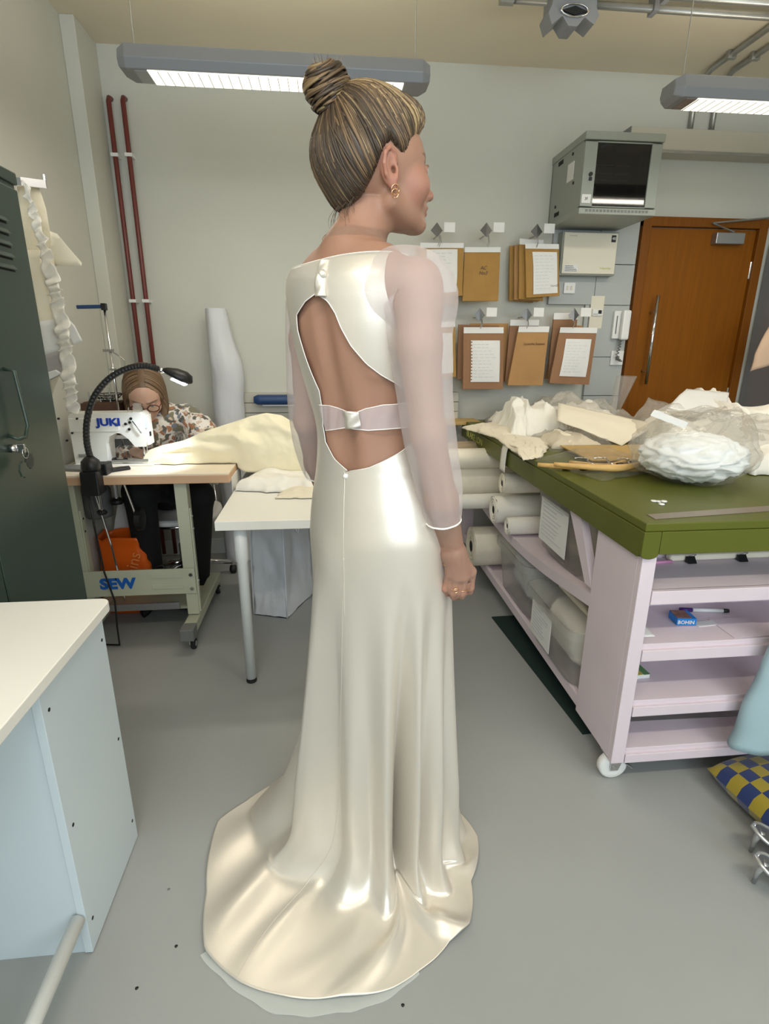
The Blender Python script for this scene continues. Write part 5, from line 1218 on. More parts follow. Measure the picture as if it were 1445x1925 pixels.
# silver heeled sandals
def sandal(cx, cy, rz, label):
    r = empty('heeled_sandal', (cx, cy, 0), label, 'shoe', 'silver sandals')
    R = Matrix.Rotation(rz, 3, 'Z'); o = Vector((cx, cy, 0))
    def sole(u, v):   # u along the foot (heel to toe), v across
        w = .028 + .012 * math.sin(u * PI * .95) if u > .12 else .033 * (u / .12) ** .5
        z = .075 * (1 - u) ** 1.6 + .010
        return o + R @ Vector((u * .24, (v - .5) * 2 * w, z))
    MB().grid(sole, 26, 9).build('footbed', mat('dark_grey_insole', (92, 94, 98), .35, metal=.3), r, smooth=True, solid=.006)
    rim = [sole(u, 0) + Vector((0, 0, .004)) for u in [i / 24 for i in range(25)]][::-1] + [sole(u, 1) + Vector((0, 0, .004)) for u in [i / 24 for i in range(25)]]
    MB().tube(rim, .0055, 8).build('sole_edge', M['silver_leather'], r, smooth=True)
    MB().tube([o + R @ Vector(q) for q in ((.022, 0, .078), (.014, 0, .04), (.010, 0, .0015))], [.012, .0065, .0055], 10).build('heel', M['silver_leather'], r, smooth=True)
    for u in (.62, .78): MB().tube([sole(u, 0), sole(u, .15) + Vector((0, 0, .035)), sole(u, .5) + Vector((0, 0, .052)), sole(u, .85) + Vector((0, 0, .035)), sole(u, 1)], .007, 8).build('toe_strap', M['silver_leather'], r, smooth=True)
    return r
s0 = oz(1421, 1664, .0)
sandal(s0.x - .012, s0.y + .012, -.55, 'nearer silver heeled sandal at the right edge')
sandal(s0.x + .05, s0.y + .10, -.45, 'farther silver heeled sandal beside the cushion')
# specks of lint on the floor
for k, (px, py, mm, lab) in enumerate(((331, 1779, M['black'], 'tiny black scrap on the floor left of the train'), (757, 1890, M['black'], 'tiny dark scrap on the floor right of the train'), (317, 1672, M['stand_grey'], 'grey round spot on the floor beside the white desk'), (257, 1858, M['black'], 'tiny black scrap near the tube frame'))):
    q = oz(px, py, 0)
    tag(MB().add([(q.x + .004 * math.cos(a) * (1 + .3 * math.sin(3 * a)), q.y + .004 * math.sin(a), .0004) for a in [2 * PI * i / 8 for i in range(8)]] + [(q.x, q.y, .0022)], [(i, (i + 1) % 8, 8) for i in range(8)]).build('lint_scrap', mm), lab, 'scrap')
# ================================================================ organic bodies: smooth-blended distance field -> one continuous mesh
class SDF:
    def __init__(s, lo, hi, h):
        s.lo = np.array(lo, np.float32); s.h = h
        s.n = np.maximum(2, np.ceil((np.array(hi) - np.array(lo)) / h).astype(int) + 1)
        s.F = np.full(s.n, 0.08, np.float32)
        s.ax = [s.lo[i] + h * np.arange(s.n[i], dtype=np.float32) for i in range(3)]
    def _sub(s, lo, hi):
        sl = []
        for i in range(3):
            a = int(max(0, math.floor((lo[i] - s.lo[i]) / s.h))); b = int(min(s.n[i], math.ceil((hi[i] - s.lo[i]) / s.h) + 1))
            if b <= a: return None, None
            sl.append(slice(a, b))
        P = np.stack(np.meshgrid(*[s.ax[i][sl[i]] for i in range(3)], indexing='ij'), -1)
        return tuple(sl), P
    def op(s, fn, lo, hi, k, sub=False):
        m = 0.085
        sl, P = s._sub(np.array(lo) - m, np.array(hi) + m)
        if sl is None: return
        d = fn(P); A = s.F[sl]
        if not sub:
            if k <= 0: s.F[sl] = np.minimum(A, d); return
            hh = np.clip(.5 + .5 * (d - A) / k, 0, 1); s.F[sl] = d * (1 - hh) + A * hh - k * hh * (1 - hh)
        else:
            if k <= 0: s.F[sl] = np.maximum(A, -d); return
            hh = np.clip(.5 - .5 * (A + d) / k, 0, 1); s.F[sl] = A * (1 - hh) - d * hh + k * hh * (1 - hh)
    def mesh(s, name):
        F = s.F; ins = F < 0; n = s.n
        c = np.zeros(n - 1, np.int8)
        for dx in (0, 1):
            for dy in (0, 1):
                for dz in (0, 1): c += ins[dx:n[0] - 1 + dx, dy:n[1] - 1 + dy, dz:n[2] - 1 + dz]
        cells = np.argwhere((c > 0) & (c < 8))
        idx = np.full(n - 1, -1, np.int64); idx[tuple(cells.T)] = np.arange(len(cells))
        acc = np.zeros((len(cells), 3)); cnt = np.zeros(len(cells))
        cor = [(a, b, d) for a in (0, 1) for b in (0, 1) for d in (0, 1)]
        for i, p in enumerate(cor):
            for q in cor[i + 1:]:
                if sum(abs(p[j] - q[j]) for j in range(3)) != 1: continue
                f0 = F[tuple((cells + p).T)]; f1 = F[tuple((cells + q).T)]
                m = (f0 < 0) != (f1 < 0); t = np.where(m, f0 / np.where(m, f0 - f1, 1), 0)[:, None]
                pos = np.array(p) + (np.array(q) - np.array(p)) * t
                acc[m] += pos[m]; cnt[m] += 1
        V = (cells + acc / cnt[:, None]) * s.h + s.lo
        Q = []
        for a in range(3):
            b, d = (a + 1) % 3, (a + 2) % 3
            e0 = [slice(None)] * 3; e1 = [slice(None)] * 3; e0[a] = slice(0, -1); e1[a] = slice(1, None)
            for ax_ in (b, d): e0[ax_] = slice(1, -1); e1[ax_] = slice(1, -1)
            s0 = ins[tuple(e0)]; s1 = ins[tuple(e1)]
            E = np.argwhere(s0 != s1)
            if not len(E): continue
            flip = s0[tuple(E.T)]
            E = E.copy(); 
            base = E.copy(); base[:, b] += 1; base[:, d] += 1
            quad = []
            for ob, od in ((-1, -1), (0, -1), (0, 0), (-1, 0)):
                q = base.copy(); q[:, b] += ob; q[:, d] += od; quad.append(idx[tuple(q.T)])
            quad = np.stack(quad, 1); quad[~flip] = quad[~flip][:, ::-1]
            Q.append(quad)
        Q = np.concatenate(Q); Q = Q[(Q >= 0).all(1)]
        me = bpy.data.meshes.new(name)
        me.from_pydata(V.tolist(), [], Q.tolist()); me.update()
        me.polygons.foreach_set('use_smooth', [True] * len(me.polygons))
        return me, V

def f_caps(a, b, r1, r2):
    a = np.array(a, np.float32); b = np.array(b, np.float32); ba = b - a; L = float(ba @ ba) + 1e-9
    def fn(P):
        pa = P - a; t = np.clip(pa @ ba / L, 0, 1)
        return np.linalg.norm(pa - t[..., None] * ba, axis=-1) - (r1 + (r2 - r1) * t)
    r = max(r1, r2); return fn, np.minimum(a, b) - r, np.maximum(a, b) + r
def f_ell(c, r, R=None):
    c = np.array(c, np.float32); r = np.array(r, np.float32)
    def fn(P):
        p = P - c
        if R is not None: p = p @ R
        k0 = np.linalg.norm(p / r, axis=-1); k1 = np.linalg.norm(p / (r * r), axis=-1) + 1e-9
        return k0 * (k0 - 1) / k1
    m = float(r.max()); return fn, c - m, c + m
class Rig:
    """adds primitives given in a local frame (columns of R are the local axes in world space)"""
    def __init__(s, sdf, o, R): s.s = sdf; s.o = np.array(o, np.float32); s.R = np.array(R, np.float32)
    def w(s, p): return s.o + s.R @ np.array(p, np.float32)
    def caps(s, a, b, r1, r2=None, k=.01, sub=False):
        f, lo, hi = f_caps(s.w(a), s.w(b), r1, r1 if r2 is None else r2); s.s.op(f, lo, hi, k, sub)
    def chain(s, pts, rs, k=.01):
        for i in range(len(pts) - 1): s.caps(pts[i], pts[i + 1], rs[i], rs[i + 1], k)
    def ell(s, c, r, k=.01, sub=False, rot=None):
        R = s.R if rot is None else s.R @ np.array(rot, np.float32)
        f, lo, hi = f_ell(s.w(c), r, R); s.s.op(f, lo, hi, k, sub)
def rotm(axis, a): return np.array(Matrix.Rotation(a, 3, axis))

def head_prims(g, S=1.0, sex=0):
    """face towards +y, right ear at +x; origin midway between the ears"""
    def q(*p): return [v * S for v in p]
    E = lambda c, r, k=.012, sub=False, rot=None: g.ell(q(*c), q(*r), k * S, sub, rot)
    Cp = lambda a, b, r1, r2, k=.012, sub=False: g.caps(q(*a), q(*b), r1 * S, r2 * S, k * S, sub)
    E((0, -.014, .034), (.072, .094, .082), 0)                    # cranium
    E((0, .040, .030), (.060, .052, .056), .03)                   # forehead
    E((0, .040, -.028), (.053, .047, .062), .025)                 # midface
    for s in (-1, 1):
        Cp((s * .051, .002, -.046), (s * .018, .072, -.079), .016, .013, .022)   # jaw line
        E((s * .041, .060, -.020), (.024, .026, .026), .02)       # cheek
        Cp((s * .012, .089, .026), (s * .044, .070, .026), .008, .006, .012)     # brow ridge
    E((0, .080, -.081), (.018, .015, .014), .016)                 # chin
    for s in (-1, 1): E((s * .031, .094, .008), (.017, .014, .011), .012, True)  # sockets
    Cp((0, .088, .016), (0, .108, -.026), .0065, .0085, .012)     # nose bridge
    E((0, .110, -.029), (.0095, .010, .0085), .006)               # tip
    for s in (-1, 1): E((s * .011, .099, -.032), (.0075, .010, .0075), .005)
    for s in (-1, 1): E((s * .0065, .106, -.0395), (.0035, .0055, .004), .002, True)
    E((0, .085, -.050), (.024, .013, .016), .012)                 # muzzle
    E((0, .0950, -.0515), (.019, .0060, .0048), .004)             # upper lip
    E((0, .0930, -.0615), (.016, .0062, .0052), .004)             # lower lip
    Cp((-.020, .0975, -.0566), (.020, .0975, -.0566), .0011, .0011, .003, True)
    for s in (-1, 1): E((s * .031, .0795, .008), (.0125, .0125, .0120), .002)    # eyeballs
    for s in (-1, 1):
        Cp((s * .018, .0905, .0125), (s * .031, .0925, .0155), .0022, .0028, .003); Cp((s * .031, .0925, .0155), (s * .043, .0850, .0120), .0028, .002, .003)
        rot = rotm('Z', -s * .35) @ rotm('X', .12)
        E((s * .073, -.010, .000), (.008, .016, .029), .004, False, rot)         # ear shell
        E((s * .083, -.005, .004), (.007, .0095, .019), .004, True, rot)         # concha
        pts = [(.070, .006, .010), (.075, .002, .026), (.080, -.010, .031), (.084, -.021, .022), (.083, -.024, .006), (.079, -.020, -.010), (.075, -.010, -.022)]
        for i in range(6): Cp((s * pts[i][0], *pts[i][1:]), (s * pts[i + 1][0], *pts[i + 1][1:]), .0035, .0035, .002)
        E((s * .073, -.004, -.026), (.0055, .0075, .0085), .004)                 # lobe
        E((s * .074, .004, -.004), (.004, .0035, .006), .003)                    # tragus
        E((s * .074, -.003, -.002), (.006, .004, .006), .003, True)

def paint(me, V, fn, base):
    """per point colours belonging to the thing itself (lips, brows, irises)"""
    a = me.color_attributes.new('tint', 'FLOAT_COLOR', 'POINT')
    col = np.tile(np.array(base, np.float32), (len(V), 1)); col = fn(V, col)
    out = np.ones((len(V), 4), np.float32); out[:, :3] = col
    a.data.foreach_set('color', out.ravel())
def tint_mat(name, rough, sss=0.0, spec=.4, bump=0.0, bscale=300):
    m = mat(name, (200, 160, 140), rough, spec=spec, sss=sss, bump=bump, bscale=bscale)
    N = m.node_tree.nodes; at = N.new('ShaderNodeVertexColor'); at.layer_name = 'tint'
    m.node_tree.links.new(at.outputs[0], N['Principled BSDF'].inputs['Base Color'])
    return m
def blob(V, c, r, rot=None):
    d = (V - np.array(c)) 
    if rot is not None: d = d @ rot
    return np.clip(1.35 - np.linalg.norm(d / np.array(r), axis=1), 0, .35) / .35
M['skin'] = tint_mat('skin', .48, sss=.25, bump=.03)
def face_tint(o, R, S, lip, cheek, brow, iris, lash=True):
    o = np.array(o); R = np.array(R)
    def fn(V, col):
        L = (V - o) @ R / S
        def mixc(w, c, k=1.0):
            nonlocal col; w = (w * k)[:, None]; col = col * (1 - w) + np.array(c, np.float32) * w
        near = (np.abs(L[:, 0]) < .1) & (L[:, 2] > -.13) & (L[:, 2] < .14) & (L[:, 1] > -.05)
        for s in (-1, 1):
            mixc(blob(L, (s * .048, .066, -.020), (.034, .034, .030)) * near, cheek, .30)
            mixc(blob(L, (s * .032, .094, -.0005), (.017, .02, .006)) * near, cheek, .25)
            mixc(blob(L, (s * .078, -.012, .0), (.012, .024, .036)) * near, cheek, .45)
            mixc(blob(L, (s * .020, .094, .0285), (.012, .016, .0040)) * near, brow, .85)
            mixc(blob(L, (s * .036, .086, .0300), (.012, .016, .0036)) * near, brow, .85)
            mixc(blob(L, (s * .047, .079, .0290), (.008, .016, .0030)) * near, brow, .8)
            mixc(blob(L, (s * .031, .092, .008), (.0105, .009, .0050)) * near, (.72, .68, .64))
            mixc(blob(L, (s * .031, .093, .008), (.0052, .009, .0052)) * near, iris)
            if lash: mixc(blob(L, (s * .032, .092, .0135), (.0125, .012, .0019)) * near, (.03, .022, .018), .9)
        mixc(blob(L, (0, .106, -.030), (.016, .014, .011)) * near, cheek, .35)
        mixc(blob(L, (0, .097, -.0515), (.018, .010, .0050)) * near, lip, .85)
        mixc(blob(L, (0, .094, -.0615), (.015, .010, .0056)) * near, lip, .85)
        return col
    return fn

def strands(name, curves, m, parent, nside=4):
    """curves: list of (points, radius list, colour); one mesh with a tint per strand"""
    vs = []; fs = []; cols = []
    for pts, rs, c in curves:
        pts = np.asarray(pts, float); k = len(pts)
        T = np.gradient(pts, axis=0); T /= np.linalg.norm(T, axis=1)[:, None] + 1e-9
        up = np.array((.31, .52, .79)); A = np.cross(T, up); A /= np.linalg.norm(A, axis=1)[:, None] + 1e-9; B = np.cross(T, A)
        n0 = len(vs)
        for i in range(k):
            for j in range(nside):
                a = 2 * PI * j / nside; vs.append(pts[i] + (A[i] * math.cos(a) + B[i] * math.sin(a)) * rs[i]); cols.append(c)
        for i in range(k - 1):
            for j in range(nside): fs.append((n0 + i * nside + j, n0 + i * nside + (j + 1) % nside, n0 + (i + 1) * nside + (j + 1) % nside, n0 + (i + 1) * nside + j))
    me = bpy.data.meshes.new(name); me.from_pydata([tuple(v) for v in vs], [], fs); me.update()
    paint(me, np.zeros((len(vs), 3)), lambda V, col: np.array(cols, np.float32), (0, 0, 0))
    return link_mesh(name, me, m, parent, smooth=True)
# ================================================================ the bride
aB = math.radians(42); FB = np.array((math.sin(aB), math.cos(aB), 0)); RB = np.array((math.cos(aB), -math.sin(aB), 0)); UP = np.array((0, 0, 1.0))
RBODY = np.stack([RB, FB, UP], 1)
_cz = [0, .90, .98, 1.13, 1.30, 1.50, 1.60]; _cx = [.130, .122, .117, .094, .070, .052, .060]; _cy = [1.225, 1.205, 1.195, 1.187, 1.177, 1.168, 1.172]
def Cz(z): return np.stack([np.interp(z, _cz, _cx), np.interp(z, _cz, _cy)], -1)
_lz = [.78, .88, .96, 1.04, 1.12, 1.20, 1.28, 1.36, 1.43, 1.48, 1.52, 1.56]
_la = [.150, .158, .160, .147, .127, .114, .119, .128, .134, .134, .120, .085]
_lb = [.110, .116, .118, .106, .092, .083, .087, .094, .093, .086, .074, .052]
_ly = [-.006, -.016, -.018, -.010, .000, .004, .002, -.002, -.006, -.008, -.006, .0]
def smooth_interp(z, zs, vs):
    """monotone-ish cubic through the table"""
    zs = np.array(zs); vs = np.array(vs); m = np.gradient(vs, zs); z = np.clip(z, zs[0], zs[-1])
    i = np.clip(np.searchsorted(zs, z) - 1, 0, len(zs) - 2); h = zs[i + 1] - zs[i]; t = (z - zs[i]) / h
    return (2 * t ** 3 - 3 * t ** 2 + 1) * vs[i] + (t ** 3 - 2 * t ** 2 + t) * h * m[i] + (-2 * t ** 3 + 3 * t ** 2) * vs[i + 1] + (t ** 3 - t ** 2) * h * m[i + 1]
PN = 2.25
def loft_ab(z): return smooth_interp(z, _lz, _la), smooth_interp(z, _lz, _lb), smooth_interp(z, _lz, _ly)
def torso_fn(P):
    z = P[..., 2]; zz = z[0, 0] if z.ndim == 3 else z
    a, b, yo = loft_ab(zz); c = Cz(zz)
    dx = P[..., 0] - c[..., 0]; dy = P[..., 1] - c[..., 1]
    x = dx * RB[0] + dy * RB[1]; y = dx * FB[0] + dy * FB[1] - yo
    d = ((np.abs(x / a) ** PN + np.abs(y / b) ** PN) ** (1 / PN) - 1) * np.minimum(a, b)
    d = np.maximum(d, z - 1.555); d = np.maximum(d, .80 - z)
    return d.astype(np.float32)
def torso_pt(phi, z, off=0.0):
    """surface point: phi 0 at the middle of the back, positive towards her right"""
    phi, z = np.broadcast_arrays(np.asarray(phi, float), np.asarray(z, float))
    a, b, yo = loft_ab(z); a = a + off; b = b + off; s, c = np.sin(phi), -np.cos(phi)
    r = (np.abs(s / a) ** PN + np.abs(c / b) ** PN) ** (-1 / PN)
    C = Cz(z); x = r * s; y = r * c + yo
    return np.stack([C[..., 0] + x * RB[0] + y * FB[0], C[..., 1] + x * RB[1] + y * FB[1], z], -1)
def torso_hit(px, py, off=.006):
    """where the line of sight of a photo point meets the torso: (phi, z)"""
    d = np.array(_ray(px, py)); d /= np.linalg.norm(d); best = None
    for t in np.arange(.7, 1.6, .002):
        p = np.array((0, 0, CAM_H)) + d * t; z = min(max(p[2], .8), 1.55); a, b, yo = loft_ab(z); c = Cz(z)
        dx, dy = p[0] - c[0], p[1] - c[1]; x = dx * RB[0] + dy * RB[1]; y = dx * FB[0] + dy * FB[1] - yo
        v = (abs(x / (a + off)) ** PN + abs(y / (b + off)) ** PN) ** (1 / PN)
        if best is None or v < best[0]: best = (v, math.atan2(x / (a + off), -y / (b + off)), p[2], x, y)
        if v <= 1: break
    return math.atan2(best[3], -best[4]), best[2]
HS = 1.03
aH = math.radians(70); pH = math.radians(6)
FH = np.array((math.sin(aH) * math.cos(pH), math.cos(aH) * math.cos(pH), math.sin(pH))); RH = np.array((math.cos(aH), -math.sin(aH), 0)); UH = np.cross(RH, FH)
RHEAD = np.stack([RH, FH, UH], 1); HO = np.array((.103, 1.190, 1.682))
bride = empty('person', (.12, 1.2, 0), 'woman in a long ivory satin dress with an open back, seen from behind', 'person')

def arm_pts(lst): return [np.array(oy(x, y, Y)) for x, y, Y in lst]
AR = arm_pts([(786, 530, 1.050), (788, 650, 1.030), (804, 815, 1.030), (830, 940, 1.050), (853, 1036, 1.070)])
AL = arm_pts([(588, 540, 1.270), (579, 640, 1.275), (580, 790, 1.31), (596, 870, 1.39), (622, 960, 1.47)])
def bride_sdf(lo, hi, h):
    S = SDF(lo, hi, h)
    S.op(torso_fn, (-.2, .95, .80), (.42, 1.45, 1.56), 0)
    W = Rig(S, (0, 0, 0), np.eye(3)); B = Rig(S, (0, 0, 0), np.eye(3))
    def L(x, y, z): c = Cz(np.array(z)); return np.array((c[0] + x * RB[0] + y * FB[0], c[1] + x * RB[1] + y * FB[1], z))
    # legs under the skirt
    for s in (-1, 1): W.chain([L(s * .065, -.005, .84), L(s * .07, .01, .50), L(s * .065, -.01, .12), L(s * .065, .10, .04)], [.070, .050, .034, .026], .01)
    # neck and trapezius
    nb = HO + RHEAD @ np.array((0, -.020, -.055)) * HS
    W.caps(L(0, -.014, 1.50), nb, .050, .046, .025)
    W.caps(L(0, -.030, 1.53), HO + RHEAD @ np.array((0, -.036, -.05)) * HS, .034, .034, .025)
    for s, A in ((1, AR), (-1, AL)):
        sh = A[0]
        W.caps(L(0, -.024, 1.553), sh + np.array((0, 0, .0)) - s * RB * .03, .030, .034, .03)
        W.caps(L(0, .0, 1.49), sh - s * RB * .02 + np.array((0, 0, -.01)), .048, .038, .03)
        W.chain(A, [.040, .039, .033, .031, .0225], .018)
        W.ell(sh + np.array((0, 0, -.03)), (.044, .044, .060), .02)
        W.caps(L(s * .06, -.063, 1.42), L(s * .085, -.056, 1.33), .025, .017, .015)        # shoulder blade
        W.caps(L(s * .042, -.058, 1.32), L(s * .040, -.066, 1.10), .020, .020, .015)       # back muscle
    W.caps(L(0, -.112, 1.46), L(0, -.098, 1.22), .012, .014, .022, True); W.caps(L(0, -.098, 1.22), L(0, -.112, 1.06), .014, .012, .022, True)   # spine groove
    H = Rig(S, HO, RHEAD); head_prims(H, HS)
    hand(W, AR[4], 1); hand(W, AL[4], -1)
    return S
def hand(W, w, s):
    if s < 0:
        f = np.array((.25, .5, -.85)); f /= np.linalg.norm(f); a = np.array((.8, -.6, 0)); n = np.cross(f, a)
        W.ell(w + f * .05, (.034, .018, .05), .012, False, np.stack([a, n, f], 1))
        for i in range(4): W.chain([w + f * .085 + a * (i - 1.5) * .019, w + f * .125 + a * (i - 1.5) * .018 + n * .01, w + f * .145 + a * (i - 1.5) * .016 + n * .03], [.009, .008, .007], .004)
        W.chain([w + f * .03 + a * .03, w + f * .07 + a * .045 + n * .015, w + f * .095 + a * .04 + n * .03], [.011, .009, .008], .005)
        return
    y = w[1]
    P = lambda px, py, dy: np.array(oy(px, py, y + dy))
    pw = P(852, 1040, .0)
    for (px, py, dy, r0, r1) in ((847, 1078, -.004, .020, .0125), (858, 1084, -.010, .021, .0125), (871, 1083, -.010, .021, .0125), (884, 1074, .0, .020, .012)): W.caps(pw, P(px, py, dy), r0, r1, .014)
    fingers = [[(846, 1080, -.004), (837, 1106, .000), (838, 1116, .022), (846, 1104, .034)],
               [(857, 1086, -.010), (852, 1113, -.006), (853, 1124, .018), (858, 1108, .034)],
               [(871, 1085, -.010), (867, 1114, -.004), (867, 1123, .020), (869, 1106, .036)],
               [(885, 1076, .0), (883, 1104, .006), (881, 1113, .030), (878, 1098, .044)]]
    for i, f in enumerate(fingers): W.chain([P(*q) for q in f], [.0115, .0095, .0085, .0075] if i else [.0105, .0085, .0075, .0068], .004)
    W.chain([P(868, 1050, .018), P(886, 1074, .040), P(884, 1096, .056)], [.014, .010, .0085], .008)
SKIN_B = (.375, .205, .138)
def build_bride_body():
    parts = []
    for lo, hi, h in (((-.16, .94, .88), (.42, 1.48, 1.585), .0055), ((-.05, 1.02, 1.57), (.26, 1.34, 1.85), .0026), ((.19, .99, .84), (.32, 1.17, 1.06), .0026), ((-.12, .98, .0), (.38, 1.45, .89), .011)):
        parts.append(bride_sdf(lo, hi, h).mesh('body'))
    V = np.concatenate([p[1] for p in parts]); F = []; o = 0
    for me, v in parts:
        n = len(me.polygons); a = np.zeros(n * 4, np.int32); me.polygons.foreach_get('vertices', a); F += (a.reshape(-1, 4) + o).tolist(); o += len(v); bpy.data.meshes.remove(me)
    me = bpy.data.meshes.new('body'); me.from_pydata(V.tolist(), [], F); me.update()
    ft = face_tint(HO, RHEAD, HS, (.36, .125, .10), (.45, .175, .128), (.10, .06, .035), (.10, .10, .09))
    def fn(V, col):
        w = blob(V, AR[4] + np.array((.01, -.01, -.06)), (.06, .08, .09))[:, None] * .35; col = col * (1 - w) + np.array((.41, .185, .135)) * w
        return ft(V, col)
    paint(me, V, fn, SKIN_B)
    return link_mesh('body', me, M['skin'], bride, smooth=True)
build_bride_body()

# ---------------------------------------------------------------- hair
M['hair'] = tint_mat('hair', .42, spec=.5)
_hy = np.array((-.14, -.075, -.050, -.038, -.030, -.018, -.004, .008, .018, .030, .050, .070, .085, .12))
_hz = np.array((-.080, -.062, -.036, -.018, .000, .026, .038, .024, .014, .020, .038, .052, .062, .066))
def ell_d(L, c, r):
    p = L - np.array(c); r = np.array(r); k0 = np.linalg.norm(p / r, axis=-1); return k0 * (k0 - 1) / (np.linalg.norm(p / (r * r), axis=-1) + 1e-9)
def smin(a, b, k):
    h = np.clip(.5 + .5 * (b - a) / k, 0, 1); return b * (1 - h) + a * h - k * h * (1 - h)
def hair_shape(L):
    d = ell_d(L, (0, -.020, .036), (.081, .100, .088))
    d = smin(d, ell_d(L, (0, .034, .088), (.061, .066, .045)), .03)       # volume over the forehead
    d = smin(d, ell_d(L, (0, -.020, .100), (.062, .062, .046)), .03)      # height at the crown
    d = smin(d, ell_d(L, (0, -.048, -.026), (.048, .036, .050)), .03)      # nape
    return d
def hairline(L): return np.interp(L[..., 1], _hy, _hz) - L[..., 2]
def hair_full(L):
    d = hair_shape(L); g = hairline(L)
    k = .030; h = np.clip(.5 - .5 * (d - g) / k, 0, 1)
    return g * h + d * (1 - h) + k * h * (1 - h)
def hair_fn(P): return (HS * hair_full(((P - HO.astype(np.float32)) @ RHEAD) / HS)).astype(np.float32)
HB = np.array((0, -.074, .130))            # bun centre
def build_hair():
    S = SDF(HO - .19, HO + .20, .0035); S.op(hair_fn, HO - .14, HO + .15, 0)
    me, V = S.mesh('hair')
    rnd = np.random.RandomState(5)
    dark = np.array((.055, .036, .022)); mid = np.array((.16, .10, .052)); blond = np.array((.44, .31, .155))
    def fn(V, col):
        L = (V - HO) @ RHEAD / HS
        w = np.clip((L[:, 2] - .02) / .08 + (L[:, 1] > 0) * .2, 0, 1)[:, None]
        return dark * (1 - w) + mid * .8 * w
    paint(me, V, fn, dark)
    cap = link_mesh('hair', me, M['hair'], bride, smooth=True)
    c0 = np.array((0, -.015, .02)); base = np.array((0, -.062, .114)); db = base - c0; db /= np.linalg.norm(db)
    def rad(D):
        lo = np.full(len(D), .03); hi = np.full(len(D), .22)
        for _ in range(22):
            m = (lo + hi) / 2; ins = hair_full(c0 + D * m[:, None]) < 0; lo = np.where(ins, m, lo); hi = np.where(ins, hi, m)
        return lo
    curves = []
    starts = []
    for i in range(1050):      # roots along the hairline and over the scalp
        y = rnd.uniform(-.105, .088); s = rnd.choice((-1, 1)); z = np.interp(y, _hy, _hz) + rnd.normal(.002, .009)
        if rnd.rand() < .35: z += rnd.uniform(0, .09)
        starts.append((s * (.055 + .02 * rnd.rand()) if -.055 < y < .06 else s * rnd.uniform(0, .060), y, z))
    for st in starts:
        d0 = np.array(st) - c0; d0 /= np.linalg.norm(d0)
        om = math.acos(np.clip(d0 @ db, -1, 1))
        if om < .15: continue
        t = np.linspace(0, .97, 16)
        D = (np.sin((1 - t) * om)[:, None] * d0 + np.sin(t * om)[:, None] * db) / math.sin(om)
        sag = .09 * np.sin(t * PI)[:, None] * np.array((0, 0, -1.0)) * (1 if st[1] > 0 else .2)   # strands hang in a soft arc
        wv_ = np.array([[noise.noise(Vector((st[0] * 20 + q * 1.6, st[1] * 24 + k_ * 9, st[2] * 24))) for k_ in range(3)] for q in t]) * (np.sin(t * PI) * .10)[:, None]
        D = D + sag + wv_; D /= np.linalg.norm(D, axis=1)[:, None]
        r = rad(D) + rnd.uniform(-.0006, .0012) + .0014
        L = c0 + D * r[:, None]
        top = np.clip((st[2] - .015) / .06, 0, 1) * (1.0 if st[1] > -.02 else .25)
        clump = .5 + .5 * noise.noise(Vector((st[0] * 30, st[1] * 42, st[2] * 42)))
        bl = rnd.rand() < top * np.clip((clump - .40) * 3.2, 0, .9) + .03
        c = (blond * rnd.uniform(.5, 1.15) if bl else (mid if rnd.rand() < .15 + .6 * top else dark) * rnd.uniform(.65, 1.4))
        rr = rnd.uniform(.0007, .0024) * HS
        curves.append((HO + (L * HS) @ RHEAD.T, rr * np.interp(t, (0, .2, .9, .97), (.12, 1, 1, .6)), c))
    strands('hair_strands', curves, M['hair'], bride)['kind'] = 'stuff'
    # bun
    S2 = SDF(HO + RHEAD @ HB * HS - .07, HO + RHEAD @ HB * HS + .07, .003); Hh = Rig(S2, HO, RHEAD)
    Hh.ell(HB * HS, (.034, .036, .036), 0); Hh.ell((HB + np.array((.0, -.016, .012))) * HS, (.028, .026, .028), .012); Hh.ell((HB + np.array((.0, .006, .024))) * HS, (.024, .022, .018), .01)
    Hh.ell((HB + np.array((0, .016, -.016))) * HS, (.022, .022, .022), .015)
    me, V = S2.mesh('hair_bun'); paint(me, V, lambda V, c: c, dark * .9)
    bun = link_mesh('hair_bun', me, M['hair'], bride, smooth=True)
    curves = []
    for i in range(150):      # locks wound around the bun
        a0 = rnd.uniform(0, 2 * PI); lv = rnd.choice((-.9, -.55, -.2, .15, .5, .85)); tw = rnd.uniform(1.2, 2.4); v0, v1 = lv - rnd.uniform(.1, .3), lv + rnd.uniform(.15, .5)
        t = np.linspace(0, 1, 18); v = v0 + (v1 - v0) * t; a = a0 + tw * t
        r = np.array((.037, .040, .040)) * rnd.uniform(.95, 1.04)
        L = HB + np.array((0, -.006, .004)) + np.stack([np.cos(v) * np.cos(a) * r[0], np.cos(v) * np.sin(a) * r[1], np.sin(v) * r[2] + .004 * np.sin(2 * a)], 1)
        c = blond * rnd.uniform(.35, .7) if rnd.rand() < .14 else (mid if rnd.rand() < .45 else dark) * rnd.uniform(.8, 1.3)
        curves.append((HO + (L * HS) @ RHEAD.T, np.interp(t, (0, .15, .85, 1), (.2, 1, 1, .2)) * rnd.uniform(.0014, .0036), c))
    for i in range(26):   # loose ends sticking up from the bun
        p = HB + np.array((rnd.uniform(-.02, .02), rnd.uniform(-.02, .02), .03)); d = np.array((rnd.normal(0, .5), rnd.normal(-.1, .5), 1.0)); d /= np.linalg.norm(d); t = np.linspace(0, 1, 6)
        L = p + d * (t * rnd.uniform(.012, .032))[:, None] + np.array((.006, 0, 0)) * (t ** 2)[:, None] * rnd.normal()
        curves.append((HO + (L * HS) @ RHEAD.T, (1 - t * .9) * .0012, (blond if rnd.rand() < .5 else mid)))
